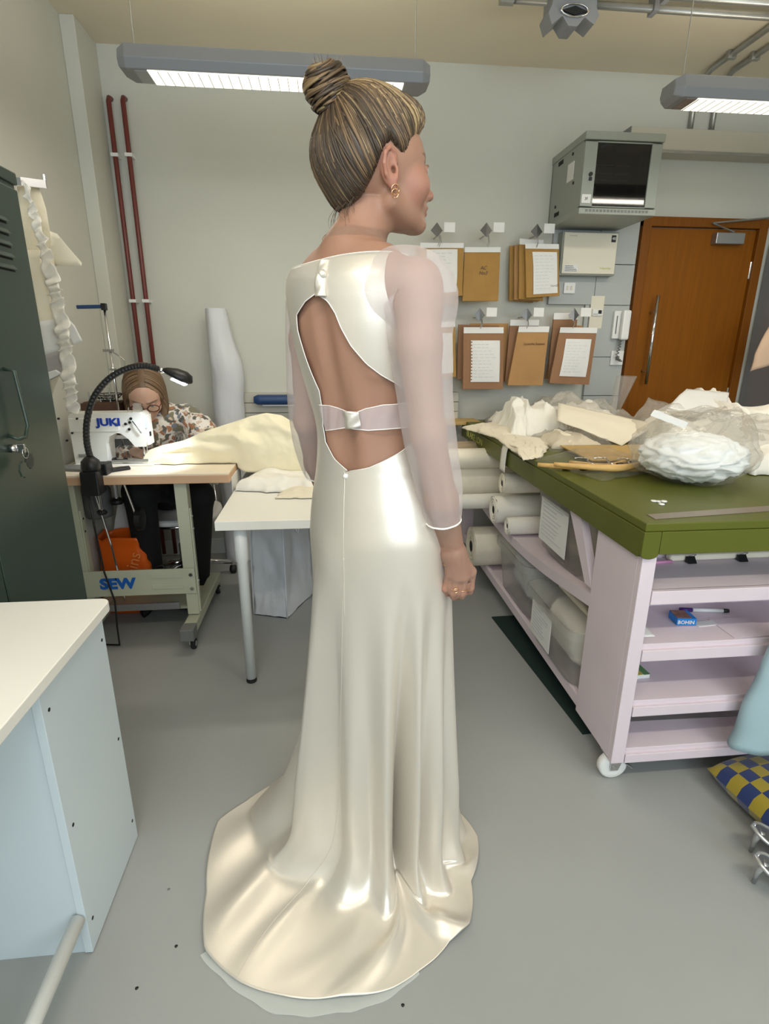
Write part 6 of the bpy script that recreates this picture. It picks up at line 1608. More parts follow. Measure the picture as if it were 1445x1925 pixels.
    strands('bun_strands', curves, M['hair'], bun)['kind'] = 'stuff'
    curves = []
    for i in range(34):   # wisps at the nape and temple
        y = rnd.uniform(-.09, -.05); p = np.array((rnd.uniform(-.03, .045), y, np.interp(y, _hy, _hz) + .02)); t = np.linspace(0, 1, 9)
        L = p + np.stack([rnd.normal(0, .006) * t, -.006 * t - .016 * rnd.rand() * np.sin(t * 3), -.05 * rnd.uniform(.4, 1.3) * t], 1)
        curves.append((HO + (L * HS) @ RHEAD.T, (1 - t * .7) * .0005, dark * 1.6))
    strands('hair_wisps', curves, M['hair'], bride)['kind'] = 'stuff'
build_hair()

# ---------------------------------------------------------------- jewellery
def hw(x, y, z): return Vector(HO + RHEAD @ (np.array((x, y, z)) * HS))
for (x, y, z, R_) in ((.0785, -.004, -.033, .0078), (.0790, -.0055, -.0395, .0068)):
    pts = [hw(x + .002 * math.sin(t), y + R_ * math.cos(t), z + R_ * math.sin(t)) for t in [2 * PI * i / 22 for i in range(23)]]
    MB().tube(pts, .0010, 8).build('earring', M['gold'], bride, smooth=True)
def ring_on(axis_a, axis_b, c, ra, rb, tr, name, n=40, wave=0.0):
    pts = [Vector(c) + Vector(axis_a) * ra * math.cos(t) + Vector(axis_b) * rb * math.sin(t) + Vector((0, 0, wave * math.sin(7 * t))) for t in [2 * PI * i / n for i in range(n + 1)]]
    return MB().tube(pts, tr, 6).build(name, M['gold'], bride, smooth=True)
nc = (Cz(np.array(1.555))); 
ring_on(RB, FB * .80 + UP * -.22, (nc[0] + .004, nc[1] + .006, 1.560), .0655, .080, .0007, 'necklace')
wv = (AR[4] - AR[3]); wv /= np.linalg.norm(wv); wa = np.cross(wv, (0, 1, 0)); wa /= np.linalg.norm(wa); wb_ = np.cross(wv, wa)
ring_on(wa, wb_ + wv * .0, AR[4] + np.array((.003, 0, -.012)) + wv * .004, .0275, .025, .0010, 'bracelet', wave=.002)
ring_on(wa, wb_, AR[4] + np.array((.001, 0, -.010)) + wv * .010, .0285, .026, .0008, 'bracelet', wave=-.002)
fr1 = np.array(oy(855, 1106, AR[4][1] - .008)); fr2 = np.array(oy(869, 1108, AR[4][1] - .006))
o = ring_on(RB, FB, fr1, .0102, .0102, .0013, 'finger_ring', 24)
MB().torus(tuple(fr1 + np.array((-.001, -.0125, .0))), .0048, .0014, 'Y', 18, 6).build('ring_setting', M['gold'], o, smooth=True)
ring_on(RB, FB, fr2, .0102, .0102, .0008, 'finger_ring', 24)
# ---------------------------------------------------------------- satin dress
M['satin'] = mat('ivory_satin', (222, 215, 203), .37, metal=.45, spec=.5, sheen=.06, bump=.03, bscale=220, coat=.08)
M['satin'].node_tree.nodes['Principled BSDF'].inputs['Coat Roughness'].default_value = .26
M['lining'] = sheer('white_lining', (236, 240, 236), .80, translucent=.4)
M['organza'] = sheer('white_organza', (244, 238, 240), .40, translucent=.45)
M['satin_edge'] = mat('satin_edging', (246, 242, 236), .4, spec=.6)
EL = [(597, 552), (578, 566), (562, 592), (564, 622), (576, 664), (590, 702), (604, 735), (609, 765), (611, 800), (615, 830), (632, 862), (656, 885)]
ER = [(597, 552), (618, 566), (631, 588), (642, 616), (660, 650), (688, 684), (716, 706), (744, 722), (770, 745), (778, 790), (772, 830), (752, 848), (720, 866), (690, 880), (657, 885)]
_l = sorted([torso_hit(*p)[::-1] for p in EL]); _r = sorted([torso_hit(*p)[::-1] for p in ER])
ZAP = max(_l[-1][0], _r[-1][0]); ZCB = min(_l[0][0], _r[0][0])
def edge(z, tab, s):
    zz = [t[0] for t in tab]; ph = [t[1] for t in tab]
    v = np.interp(z, zz, ph); return np.where((z >= ZAP) | (z <= ZCB), 0.0, v)
# hem outline and floor contact in her own polar frame (degrees from the middle of the back, metres)
FO = np.array((.125, 1.215))
def pol(x, y):
    d = np.array((x, y)) - FO; r = d @ RB[:2]; f = d @ FB[:2]; return math.degrees(math.atan2(r, -f)), math.hypot(r, f)
HEM = sorted([pol(*p) for p in ((-.363, 1.336), (-.367, 1.236), (-.351, 1.109), (-.325, .962), (-.23, .883), (-.142, .850), (-.009, .831), (.11, .841), (.174, .871), (.256, .924), (.312, .956), (.346, 1.071), (.400, 1.207), (.37, 1.29), (.30, 1.42), (.15, 1.47), (-.05, 1.50), (-.20, 1.47), (-.29, 1.40))])
TCH = sorted([pol(*p) for p in ((-.20, 1.44), (-.225, 1.33), (-.19, 1.24), (-.085, 1.165), (.0, 1.115), (.075, 1.085), (.146, 1.075), (.21, 1.075), (.29, 1.12), (.335, 1.22), (.32, 1.30), (.25, 1.40), (.12, 1.44), (-.04, 1.46))])
def pint(tab, ph):
    a = np.array([t[0] for t in tab]); r = np.array([t[1] for t in tab]); a = np.concatenate([a - 360, a, a + 360]); r = np.concatenate([r, r, r]); return np.interp(ph, a, r)
FOLDS = [(-70, .020, 8), (-52, -.022, 8), (-36, .034, 8), (-14, -.012, 9), (6, .016, 9), (24, -.010, 8), (39, .026, 7), (53, -.080, 6), (63, .034, 5), (73, -.024, 5), (84, .028, 6), (97, -.028, 6), (109, .026, 6), (122, -.026, 6), (135, .020, 6), (155, -.016, 8), (175, .016, 9), (200, -.014, 9), (225, .016, 9), (248, -.014, 9), (270, .014, 8)]
FLOOR = [((53, 24), .020, 5), ((57, 74), .026, 5), ((-40, -21), .014, 5), ((-16, -6), .006, 3), ((-62, -48), .008, 6), ((100, 112), .012, 8), ((30, 8), .006, 7), ((70, 52), -.006, 6)]
def wrapd(d): return (d + 180) % 360 - 180
def skirt_pt(ph, t):
    """ph radians; t 0 at the hip, 1 at the floor, up to 2 at the hem"""
    deg = np.degrees(ph); z0 = .96
    P0 = torso_pt(ph, np.array(z0), .0095)
    rt, rh = pint(TCH, deg), pint(HEM, deg)
    tv = np.clip(t, 0, 1); tf = np.clip(t - 1, 0, 1)
    z = z0 * (1 - tv)
    d0 = P0[..., :2] - np.array((.120, 1.200)); r0 = np.hypot(d0[..., 0], d0[..., 1])
    # hips keep their width for a while, the flare comes low down
    flare = np.where(rt > .25, tv ** 3.2, tv ** 1.4)
    r = r0 + (rt - r0) * flare + .012 * np.sin(np.clip(tv / .25, 0, 1) * PI) * 0
    fold = 0
    for c, a, w in FOLDS: fold = fold + a * np.exp(-(wrapd(deg - c) / w) ** 2)
    amp = np.clip((tv - .06) / .66, 0, 1) ** 1.05
    r = r + fold * amp * (1 - .55 * tf)
    spread = np.clip(rh - r, 0, .22)
    r = r + spread * .22 * np.clip((tv - .86) / .14, 0, 1) ** 2.2
    rr = r + np.maximum(rh - r, .004) * tf
    fz = 0
    for (c0, c1), a, w in FLOOR: fz = fz + a * np.exp(-(wrapd(deg - (c0 + (c1 - c0) * tf)) / (w * (1 + .5 * tf))) ** 2)
    zz = z + np.where(tf > 0, .006 + fz * np.sin(np.clip(.06 + tf * .86, 0, 1) * PI) ** .6 + .022 * np.exp(-tf * 11), 0)
    lift = np.where(t <= 1, .028 * tv ** 10, 0)
    ct = np.array((.120, 1.200)) * (1 - tv[..., None] ** 2) + FO * tv[..., None] ** 2
    dirx = np.sin(ph); diry = -np.cos(ph)
    X = ct[..., 0] + rr * (dirx * RB[0] + diry * FB[0]); Y = ct[..., 1] + rr * (dirx * RB[1] + diry * FB[1])
    w = np.clip(tv / .12, 0, 1); w = w * w * (3 - 2 * w)
    return np.stack([P0[..., 0] * (1 - w) + X * w, P0[..., 1] * (1 - w) + Y * w, np.maximum(zz + lift, .004)], -1)
def build_dress():
    NU = 300
    zs = np.concatenate([np.linspace(0, 1, 10), np.linspace(ZAP - .001, ZCB + .001, 60), np.linspace(ZCB - .003, .964, 16)])
    rows = []
    u = np.linspace(0, 1, NU)
    for z in zs[:0]:
        pl = float(edge(z, _l, -1)); pr = float(edge(z, _r, 1))
        ph = pr + u * (2 * PI + pl - pr); rows.append(torso_pt(ph, np.full(NU, z), .0075 + .004 * (z > 1.48)))
    ztop = lambda ph: 1.528 + .010 * np.sin(ph) * (np.cos(ph) > -.3)
    for k in np.linspace(0, 1, 12):
        ph = u * 2 * PI; rows.append(torso_pt(ph, ztop(ph) * (1 - k) + (ZAP + .002) * k, .0095 + .003 * (1 - k)))
    for z in zs[10:]:
        pl = float(edge(z, _l, -1)); pr = float(edge(z, _r, 1))
        ph = pr + u * (2 * PI + pl - pr); rows.append(torso_pt(ph, np.full(NU, z), .0095))
    rows_s = []
    for t in np.concatenate([np.linspace(0.005, 1, 80), 1 + np.linspace(.02, 1, 50) ** 1.0]):
        rows_s.append(skirt_pt(u * 2 * PI, np.full(NU, t)))
    V = np.concatenate(rows + rows_s); nr = len(rows) + len(rows_s); F = []
    for j in range(nr - 1):
        for i in range(NU - 1): F.append((j * NU + i, j * NU + i + 1, (j + 1) * NU + i + 1, (j + 1) * NU + i))
    me = bpy.data.meshes.new('satin_dress'); me.from_pydata(V.tolist(), [], F); me.update()
    bm = bmesh.new(); bm.from_mesh(me); bmesh.ops.remove_doubles(bm, verts=bm.verts, dist=.0002); bm.to_mesh(me); bm.free()
    o = link_mesh('satin_dress', me, M['satin'], bride, smooth=True, solid=.0012)
    # lining showing beyond the hem
    LH = sorted([pol(*p) for p in ((-.334, .955), (-.239, .872), (-.147, .818), (-.018, .806), (.078, .816), (.173, .866))])
    def lin_f(uu, v):
        deg = LH[0][0] + (LH[-1][0] - LH[0][0]) * uu; r1 = float(np.interp(deg, [q[0] for q in LH], [q[1] for q in LH])) + .0015 * math.sin(uu * 40); r0 = r1 - .10
        r = r0 + (r1 - r0) * v; p = math.radians(deg); x, y = math.sin(p), -math.cos(p)
        return (FO[0] + r * (x * RB[0] + y * FB[0]), FO[1] + r * (x * RB[1] + y * FB[1]), .0025 + .002 * abs(nz(uu * 12, v * 3, 3)))
    MB().grid(lin_f, 70, 8).build('skirt_lining', M['lining'], o, smooth=True)
    # edging of the open back
    zz = np.linspace(ZCB + .001, ZAP - .001, 60)
    for tab, s in ((_l, -1), (_r, 1)):
        P = torso_pt(edge(zz, tab, s), zz, .0100); MB().tube([Vector(p) for p in P], .0010, 6).build('back_edging', M['satin_edge'], o, smooth=True)
    # neckline edging
    MB().tube([Vector(p) for p in torso_pt(np.linspace(-2.2, 2.2, 60), ztop(np.linspace(-2.2, 2.2, 60)), .0128)], .0009, 6).build('neck_edging', M['satin_edge'], o, smooth=True)
    # zip placket and loop
    z_ = np.linspace(ZCB - .002, .80, 40)
    P = np.array([torso_pt(np.array(.02), np.array(z), .0100) if z > .96 else skirt_pt(np.array(.02 + .06 * (.96 - z)), np.array(1 - z / .96)) + np.array((-.0002, -.0008, 0)) for z in z_])
    MB().tube([Vector(p) for p in P], [.0009] * 40, 6).build('zip_placket', M['satin'], o, smooth=True)
    MB().lathe([(.0045, -.002), (.0052, 0), (.0045, .002)], tuple(P[1] + np.array((.002, -.004, .0))), 'Y', 12).build('hook_loop', M['satin_edge'], o, smooth=True)
    ts = np.linspace(.02, 1.99, 120)
    P = np.array([skirt_pt(np.array(float(np.interp(t, (0, .35, 1, 2), (.03, -.06, -.36, -.11)))), np.array(t)) + np.array((-.0003, -.0008, .0008)) for t in ts])
    MB().tube([Vector(p) for p in P], .0007, 5).build('back_seam', M['satin'], o, smooth=True)
    # gathered centre loop at the neckline
    zc = np.linspace(1.520, ZAP - .008, 30)
    def loop(uu, v):
        z = float(np.interp(v, (0, 1), (1.526, ZAP - .006))); p = torso_pt(np.array((uu - .5) * .26 + .09), np.array(z), .010 + .011 * math.sin(PI * uu) ** .7 + .0026 * math.sin(v * 11 + uu * 5) * math.sin(PI * uu))
        return tuple(p)
    MB().grid(loop, 14, 36).build('gathered_loop', M['satin'], o, smooth=True, solid=.001)
    bp_ = torso_pt(np.array(.16), np.array(1.500), .016)
    MB().lathe([(.003, -.006), (.008, -.003), (.008, .003), (.003, .006)], tuple(bp_), 'Y', 14).build('covered_button', M['satin'], o, smooth=True)
    return o
dress = build_dress()
# sheer band across the back
bt_ = [(612, 762, 808), (630, 763, 806), (650, 770, 803), (667, 778, 806), (690, 768, 808), (720, 761, 806), (756, 758, 803)]
bz = [(torso_hit(x, (a + b) / 2)[0], torso_hit(x, a)[1], torso_hit(x, b)[1]) for x, a, b in bt_]; bz.sort()
PL0 = float(edge(np.array(sum(q[1] + q[2] for q in bz) / len(bz) / 2), _l, -1)) - .02
def band(u, v):
    ph = PL0 + (2.0 - PL0) * u; zt = float(np.interp(ph, [q[0] for q in bz], [q[1] for q in bz])); zb = float(np.interp(ph, [q[0] for q in bz], [q[2] for q in bz]))
    return tuple(torso_pt(np.array(ph), np.array(zt + (zb - zt) * v), .0105 + .001 * math.sin(u * 50 + v * 4)))
M['band'] = sheer('back_band_organza', (240, 228, 230), .62, translucent=.3)
bd = MB().grid(band, 80, 8).build('back_band', M['band'], dress, smooth=True)
for v in (0, 1): MB().tube([band(u, v) for u in np.linspace(0, 1, 60)], .0011, 6).build('band_edging', M['satin_edge'], bd, smooth=True)
kph, kzt = torso_hit(655, 770); kzb = torso_hit(655, 806)[1]
def knot(u, v):
    p = torso_pt(np.array(kph - .12 + .36 * u), np.array(kzt + (kzb - kzt) * (v * (1 - .25 * u) + .05 * u)), .014 + .010 * math.sin(PI * min(1, u * 1.1)) + .001 * math.sin(v * 9 + u * 6)); return tuple(p)
MB().grid(knot, 16, 10).build('band_loop', M['satin'], bd, smooth=True, solid=.001)
# sheer sleeves
def sleeve(A, rad, ts, name, seed, cuff_fold=True, puff=0):
    """tube around the arm chain A; ts: parameters along the chain, rad: radii"""
    pts = [Vector(p) for p in A]; path = catmull(pts, 12)
    L = [0]
    for i in range(1, len(path)): L.append(L[-1] + (path[i] - path[i - 1]).length)
    tot = L[-1]
    def at(s):
        s = max(0, min(tot, s)); i = max(0, min(len(path) - 2, int(np.searchsorted(L, s)) - 1)); f = (s - L[i]) / max(1e-6, L[i + 1] - L[i]); return path[i].lerp(path[i + 1], f)
    NV, NU = 60, 44; s0, s1 = ts; s1 = min(s1, tot)
    ring = []
    for j in range(NV):
        v = j / (NV - 1); s = s0 + (s1 - s0) * v; c = at(s); tn = (at(s + .01) - at(s - .01)).normalized()
        a = tn.cross(Vector((FB[0], FB[1], 0))).normalized(); b = tn.cross(a)
        r = float(np.interp(v, [q[0] for q in rad], [q[1] for q in rad]))
        row = []
        for i in range(NU):
            th = 2 * PI * i / NU
            k = r * (1 + .05 * nz(math.cos(th) * 1.5, math.sin(th) * 1.5, v * 4 + seed) + .025 * nz(math.cos(th) * 3, math.sin(th) * 3, v * 9 + seed))
            if cuff_fold: k *= 1 + .075 * math.cos(7 * th + seed) * max(0, (v - .70) / .3) * (1 - max(0, (v - .97) / .03))
            row.append(c + (a * math.cos(th) + b * math.sin(th)) * k + Vector((0, 0, puff * max(0, 1 - v * 6) * max(0, .3 + .7 * (a * math.cos(th) + b * math.sin(th)).z) )))
        ring.append(row)
    mb = MB(); mb.v = [tuple(p) for row in ring for p in row]
    for j in range(NV - 1):
        for i in range(NU): mb.f.append((j * NU + i, j * NU + (i + 1) % NU, (j + 1) * NU + (i + 1) % NU, (j + 1) * NU + i))
    o = mb.build(name, M['organza'], dress, smooth=True)
    MB().tube(ring[-1] + [ring[-1][0]], .0021, 6).build('cuff_binding', M['satin_edge'], o, smooth=True)
    MB().tube(ring[0] + [ring[0][0]], .0018, 6).build('armhole_seam', M['satin_edge'], o, smooth=True)
    return o
_sr = arm_pts([(760, 545, 1.065), (790, 560, 1.046), (790, 650, 1.030), (806, 815, 1.030), (828, 925, 1.048), (833, 978, 1.058)])
sleeve([np.array(oy(712, 556, 1.10))] + _sr, [(0, .060), (.08, .072), (.14, .073), (.28, .061), (.5, .052), (.70, .050), (.85, .046), (1, .0365)], (.0, 9), 'sleeve', 2, puff=.004)
_sl = arm_pts([(606, 552, 1.25), (588, 548, 1.272), (579, 640, 1.275), (580, 770, 1.305), (588, 840, 1.36), (599, 885, 1.41)])
sleeve(_sl, [(0, .048), (.1, .052), (.3, .050), (.5, .048), (.75, .046), (1, .037)], (.0, 9), 'sleeve', 5, puff=.006)
# ================================================================ seated seamstress behind the sewing machine
seam = empty('person', (-.80, 3.1, 0), 'woman in a floral blouse and glasses sewing at the machine', 'person')
PW = lambda x, y, Y: np.array(oy(x, y, Y))
hY = 2.86
aS = math.radians(166); pS = math.radians(-36)       # face towards the camera, bent down over the work
FS = np.array((math.sin(aS) * math.cos(pS), math.cos(aS) * math.cos(pS), math.sin(pS))); RS = np.array((math.cos(aS), -math.sin(aS), 0)); US = np.cross(RS, FS)
RHS = np.stack([RS, FS, US], 1); HOS = PW(272, 741, hY); SS = 1.10
sR, sL = PW(230, 794, 3.00), PW(352, 786, 3.00)      # her right and left shoulder
eR, eL = PW(214, 850, 2.88), PW(402, 838, 2.90)
wR, wL = PW(254, 850, 2.77), PW(300, 858, 2.78)
hipc = PW(312, 905, 3.20); neck = PW(285, 795, 2.98)
kR, kL = PW(262, 925, 2.76), PW(372, 932, 2.80)
fR, fL = PW(285, 1085, 2.86), PW(372, 1098, 2.92)
def seam_body(lo, hi, h, what):
    S = SDF(lo, hi, h); W = Rig(S, (0, 0, 0), np.eye(3))
    if what in ('body',):
        head_prims(Rig(S, HOS, RHS), SS)
        W.caps(neck, HOS + RHS @ np.array((0, -.02, -.05)), .052, .05, .02)
        W.caps(neck + np.array((0, 0, -.03)), (sR + sL) / 2 + np.array((0, 0, -.03)), .06, .075, .03)
        W.caps((sR + sL) / 2 + np.array((0, 0, -.05)), hipc, .095, .12, .04)
        for s_, e_, w_ in ((sR, eR, wR), (sL, eL, wL)): W.caps((sR + sL) / 2 + np.array((0, 0, -.02)), s_ + np.array((0, 0, -.015)), .055, .040, .02); W.chain([s_, e_, w_], [.042, .035, .023], .015)
        for k_, f_ in ((kR, fR), (kL, fL)): W.chain([hipc, k_, f_], [.09, .058, .040], .02)
        for w_, tgt, s in ((wR, PW(272, 856, 2.73), 1), (wL, PW(285, 862, 2.735), -1)):
            d = tgt - w_; d = d / np.linalg.norm(d); a = np.cross(d, UP); a /= np.linalg.norm(a)
            W.caps(w_, w_ + d * .055, .022, .026, .012); W.caps(w_ + a * .014, w_ + d * .055 + a * .018, .016, .014, .01); W.caps(w_ - a * .014, w_ + d * .055 - a * .018, .016, .014, .01)
            for i in range(4): b = w_ + d * .06 + a * (i - 1.5) * .017; W.chain([b, b + d * .032 + UP * -.006, b + d * .052 + UP * -.022], [.010, .0088, .0078], .004)
            W.chain([w_ + d * .02 - a * .026 * s, w_ + d * .05 - a * .042 * s + UP * -.008, w_ + d * .075 - a * .034 * s + UP * -.016], [.012, .0098, .0085], .005)
    if what == 'blouse':
        W.caps((sR + sL) / 2 + np.array((0, 0, -.01)), hipc + np.array((0, 0, .03)), .118, .150, .03)
        for s_, e_, w_ in ((sR, eR, wR), (sL, eL, wL)):
            W.caps((sR + sL) / 2 + np.array((0, 0, .012)), s_, .082, .068, .03); W.chain([s_, s_ + (e_ - s_) * .5 + np.array((0, 0, .01)), e_, e_ + (w_ - e_) * .85], [.070, .074, .066, .036], .02)
        W.caps(neck + np.array((0, .02, -.01)), (sR + sL) / 2 + np.array((0, 0, -.02)), .062, .10, .03)
        W.caps(neck + np.array((0, -.03, .05)), neck + np.array((-.01, -.09, -.075)), .036, .030, .012, True)
    if what == 'trousers':
        W.ell(hipc + np.array((0, 0, -.04)), (.16, .14, .13), 0)
        for k_, f_ in ((kR, fR), (kL, fL)): W.chain([hipc + (k_ - hipc) * .1, k_, f_], [.105, .078, .062], .03)
    return S
def join_chunks(name, chunks, what):
    parts = [seam_body(lo, hi, h, what).mesh(name) for lo, hi, h in chunks]; V = np.concatenate([p[1] for p in parts]); F = []; o = 0
    for me, v in parts:
        n = len(me.polygons); a = np.zeros(n * 4, np.int32); me.polygons.foreach_get('vertices', a); F += (a.reshape(-1, 4) + o).tolist(); o += len(v); bpy.data.meshes.remove(me)
    me = bpy.data.meshes.new(name); me.from_pydata(V.tolist(), [], F); me.update(); return me, V
lo_, hi_ = np.minimum.reduce([sR, sL, eR, eL, wR, wL, hipc, kR, kL, fR, fL]) - .2, np.maximum.reduce([sR, sL, eR, eL, hipc, kR, kL]) + .2
me, V = join_chunks('body', [(lo_, (hi_[0], hi_[1], HOS[2] - .10), .012), ((HOS[0] - .17, HOS[1] - .19, HOS[2] - .115), (HOS[0] + .17, HOS[1] + .22, HOS[2] + .19), .0036), ((wR[0] - .04, 2.66, wR[2] - .06), (wL[0] + .05, wL[1] + .02, wL[2] + .05), .0036)], 'body')
paint(me, V, face_tint(HOS, RHS, SS, (.45, .17, .14), (.56, .26, .19), (.16, .10, .06), (.10, .12, .12)), (.56, .35, .26))
link_mesh('body', me, M['skin'], seam, smooth=True)
# blouse with a printed floral pattern
fl = mat('floral_viscose', (232, 226, 216), .8, sheen=.2, bump=.2, bscale=50); N = fl.node_tree.nodes; L = fl.node_tree.links; b = N['Principled BSDF']
tc = N.new('ShaderNodeTexCoord'); cur = None
wn = N.new('ShaderNodeTexNoise'); wn.inputs['Scale'].default_value = 26; L.new(tc.outputs['Object'], wn.inputs['Vector'])
va = N.new('ShaderNodeVectorMath'); va.operation = 'SCALE'; va.inputs['Scale'].default_value = .05; L.new(wn.outputs['Color'], va.inputs[0])
vb = N.new('ShaderNodeVectorMath'); vb.operation = 'ADD'; L.new(tc.outputs['Object'], vb.inputs[0]); L.new(va.outputs[0], vb.inputs[1])
prev = None
for i, (sc, thr, col, off) in enumerate(((16, .40, (126, 122, 100), 0), (22, .34, (168, 116, 84), 3), (20, .30, (92, 92, 84), 7), (30, .26, (206, 186, 168), 11), (26, .24, (120, 128, 140), 17))):
    mp = N.new('ShaderNodeMapping'); mp.inputs['Location'].default_value = (off, off * .7, off * 1.3); L.new(vb.outputs[0], mp.inputs['Vector'])
    vo = N.new('ShaderNodeTexVoronoi'); vo.inputs['Scale'].default_value = sc; L.new(mp.outputs[0], vo.inputs['Vector'])
    st_ = N.new('ShaderNodeMapRange'); st_.inputs[1].default_value = thr; st_.inputs[2].default_value = thr + .06; st_.inputs[3].default_value = 1; st_.inputs[4].default_value = 0; L.new(vo.outputs['Distance'], st_.inputs[0])
    mx = N.new('ShaderNodeMix'); mx.data_type = 'RGBA'; L.new(st_.outputs[0], mx.inputs[0])
    if prev is None: mx.inputs[6].default_value = lin((232, 226, 218))
    else: L.new(prev.outputs[2], mx.inputs[6])
    mx.inputs[7].default_value = lin(col); prev = mx
L.new(prev.outputs[2], b.inputs['Base Color'])
me, V = seam_body((lo_[0] - .02, lo_[1] - .02, hipc[2] - .05), (hi_[0], hi_[1], neck[2] + .12), .008, 'blouse').mesh('blouse')
for v in me.vertices:
    c = v.co; n_ = v.normal; c += n_ * (.010 * nz(c.x * 9, c.y * 9, c.z * 9) + .006 * nz(c.x * 24, c.y * 24, c.z * 24))
link_mesh('blouse', me, fl, seam, smooth=True)
me, V = seam_body(lo_ - .02, (hi_[0] + .02, hi_[1] + .1, hipc[2] + .12), .012, 'trousers').mesh('trousers')
link_mesh('trousers', me, mat('black_trousers', (16, 16, 18), .85), seam, smooth=True)
for f_, n in ((fR, 0), (fL, 1)):
    def shoe(u, v, f_=f_):
        a = 2 * PI * v; y = f_[1] + .06 - .25 * u; w = .044 * (math.sin(PI * min(1, u * .93 + .07)) ** .5); hh = .075 * (1 - u) ** .7 + .035
        return (f_[0] + w * math.cos(a), y, max(.002, hh * .5 + hh * .5 * math.sin(a)))
    MB().grid(lambda u, v: shoe(v, u), 20, 18, True).build('shoe', M['black'], seam, smooth=True)
# hair: chin length bob
M['hair_s'] = M['hair']
def build_seam_hair():
    def shape(L):
        d = ell_d(L, (0, -.022, .030), (.086, .108, .098))
        for s in (-1, 1): d = smin(d, ell_d(L, (s * .070, -.012, -.062), (.024, .058, .080)), .03)
        d = smin(d, ell_d(L, (0, -.075, -.05), (.07, .04, .08)), .03)
        return d
    def cut(L):   # the face stays free
        e = np.sqrt((L[..., 0] / .062) ** 2 + ((L[..., 2] + .030) / .100) ** 2) - 1
        f = np.where(L[..., 1] > .012, -e * .06, -.05); return f
    def full(L):
        d = shape(L); g = cut(L); k = .012; h = np.clip(.5 - .5 * (d - g) / k, 0, 1); return g * h + d * (1 - h) + k * h * (1 - h)
    S = SDF(HOS - .2, HOS + .2, .006); S.op(lambda P: (SS * full((P - HOS.astype(np.float32)) @ RHS / SS)).astype(np.float32), HOS - .15, HOS + .15, 0)
    me, V = S.mesh('hair'); rnd = np.random.RandomState(3)
    base = np.array((.15, .085, .045))
    def fn(V, col):
        L = (V - HOS) @ RHS / SS; w = np.clip((-L[:, 2] - .02) / .10, 0, 1)[:, None]; return base * (1 - w) + np.array((.36, .25, .16)) * w
    paint(me, V, fn, base); hr = link_mesh('hair', me, M['hair'], seam, smooth=True)
    c0 = np.array((0, -.02, .0)); curves = []
    for i in range(260):
        s = rnd.choice((-1, 1)); y0 = rnd.uniform(-.10, .075); p0 = np.array((s * .012, y0, .12)); p1 = np.array((s * .085, -.02 + (y0) * .55, -.02)); p2 = np.array((s * rnd.uniform(.06, .09), -.02 + y0 * .5, -.135))
        t = np.linspace(0, 1, 14)[:, None]; D = (1 - t) ** 2 * p0 + 2 * t * (1 - t) * p1 * 1.25 + t * t * p2 - c0; D /= np.linalg.norm(D, axis=1)[:, None]
        lo = np.full(14, .03); hi = np.full(14, .24)
        for _ in range(18):
            m = (lo + hi) / 2; ins = shape(c0 + D * m[:, None]) < 0; lo = np.where(ins, m, lo); hi = np.where(ins, hi, m)
        L = c0 + D * (lo + .001)[:, None]; tt = t[:, 0]
        if (cut(L) > 0).any(): continue
        c = base * rnd.uniform(.6, 1.5) if rnd.rand() < .6 else np.array((.34, .23, .14)) * rnd.uniform(.6, 1.2)
        curves.append((HOS + (L * SS) @ RHS.T, np.interp(tt, (0, .1, .9, 1), (.4, 1, 1, .3)) * .0022, c))
    strands('hair_strands', curves, M['hair'], hr)['kind'] = 'stuff'
build_seam_hair()
# glasses
gw = lambda x, y, z: Vector(HOS + RHS @ (np.array((x, y, z)) * SS))
gm = mat('tortoiseshell', (70, 34, 30), .3); gf = None
gl_e = []
for s in (-1, 1):
    pts = [gw(s * .034 + .024 * math.cos(t), .102 - .010 * abs(math.cos(t) * s + 1) * .2, .004 + .019 * math.sin(t)) for t in [2 * PI * i / 24 for i in range(25)]]
    r_ = MB().tube(pts, .0024, 8).build('glasses_rim', gm, seam, smooth=True)
    MB().add(pts[:-1], [tuple(range(24))]).build('lens', sheer('spectacle_lens', (230, 236, 240), .06, gloss=1.0, rough=.03, crumple=False), r_)
    MB().tube([gw(s * .058, .098, .008), gw(s * .076, .05, .008), gw(s * .078, .0, .006)], .002, 6).build('glasses_arm', gm, seam, smooth=True)
MB().tube([gw(-.011, .104, .006), gw(0, .107, .010), gw(.011, .104, .006)], .002, 6).build('glasses_bridge', gm, seam, smooth=True)
MB().torus(tuple(gw(-.078, -.004, -.036)), .006, .0012, 'Y', 14, 6).build('earring', M['chrome'], seam)

# ---------------------------------------------------------------- her chair
ch_ = empty('office_chair', (-.72, 3.12, 0), 'white shell office chair with chrome base under the seamstress', 'chair')
sc_ = PW(335, 935, 3.14); sx_, sy_, sz_ = sc_[0], sc_[1], hipc[2] - .185
MB().grid(lambda u, v: (lambda a, r: (sx_ + .23 * r * math.copysign(abs(math.cos(a)) ** .7, math.cos(a)), sy_ + .22 * r * math.copysign(abs(math.sin(a)) ** .7, math.sin(a)), sz_ + .015 * r ** 4))(2 * PI * u, v), 36, 8, True).build('seat', M['white_pl'], ch_, smooth=True, solid=.03)
MB().tube([(sx_ + .235 * math.cos(a), sy_ + .225 * math.sin(a), sz_ - .008) for a in [2 * PI * i / 32 for i in range(33)]], .008, 8).build('seat_rim', M['chrome'], ch_, smooth=True)
MB().grid(lambda u, v: (sx_ + (u - .5) * .40 * (1 - .15 * v), sy_ + .20 - .06 * (2 * u - 1) ** 2 + .03 * v, sz_ + .14 + .30 * v), 14, 12).build('backrest', M['white_pl'], ch_, smooth=True, solid=.018)
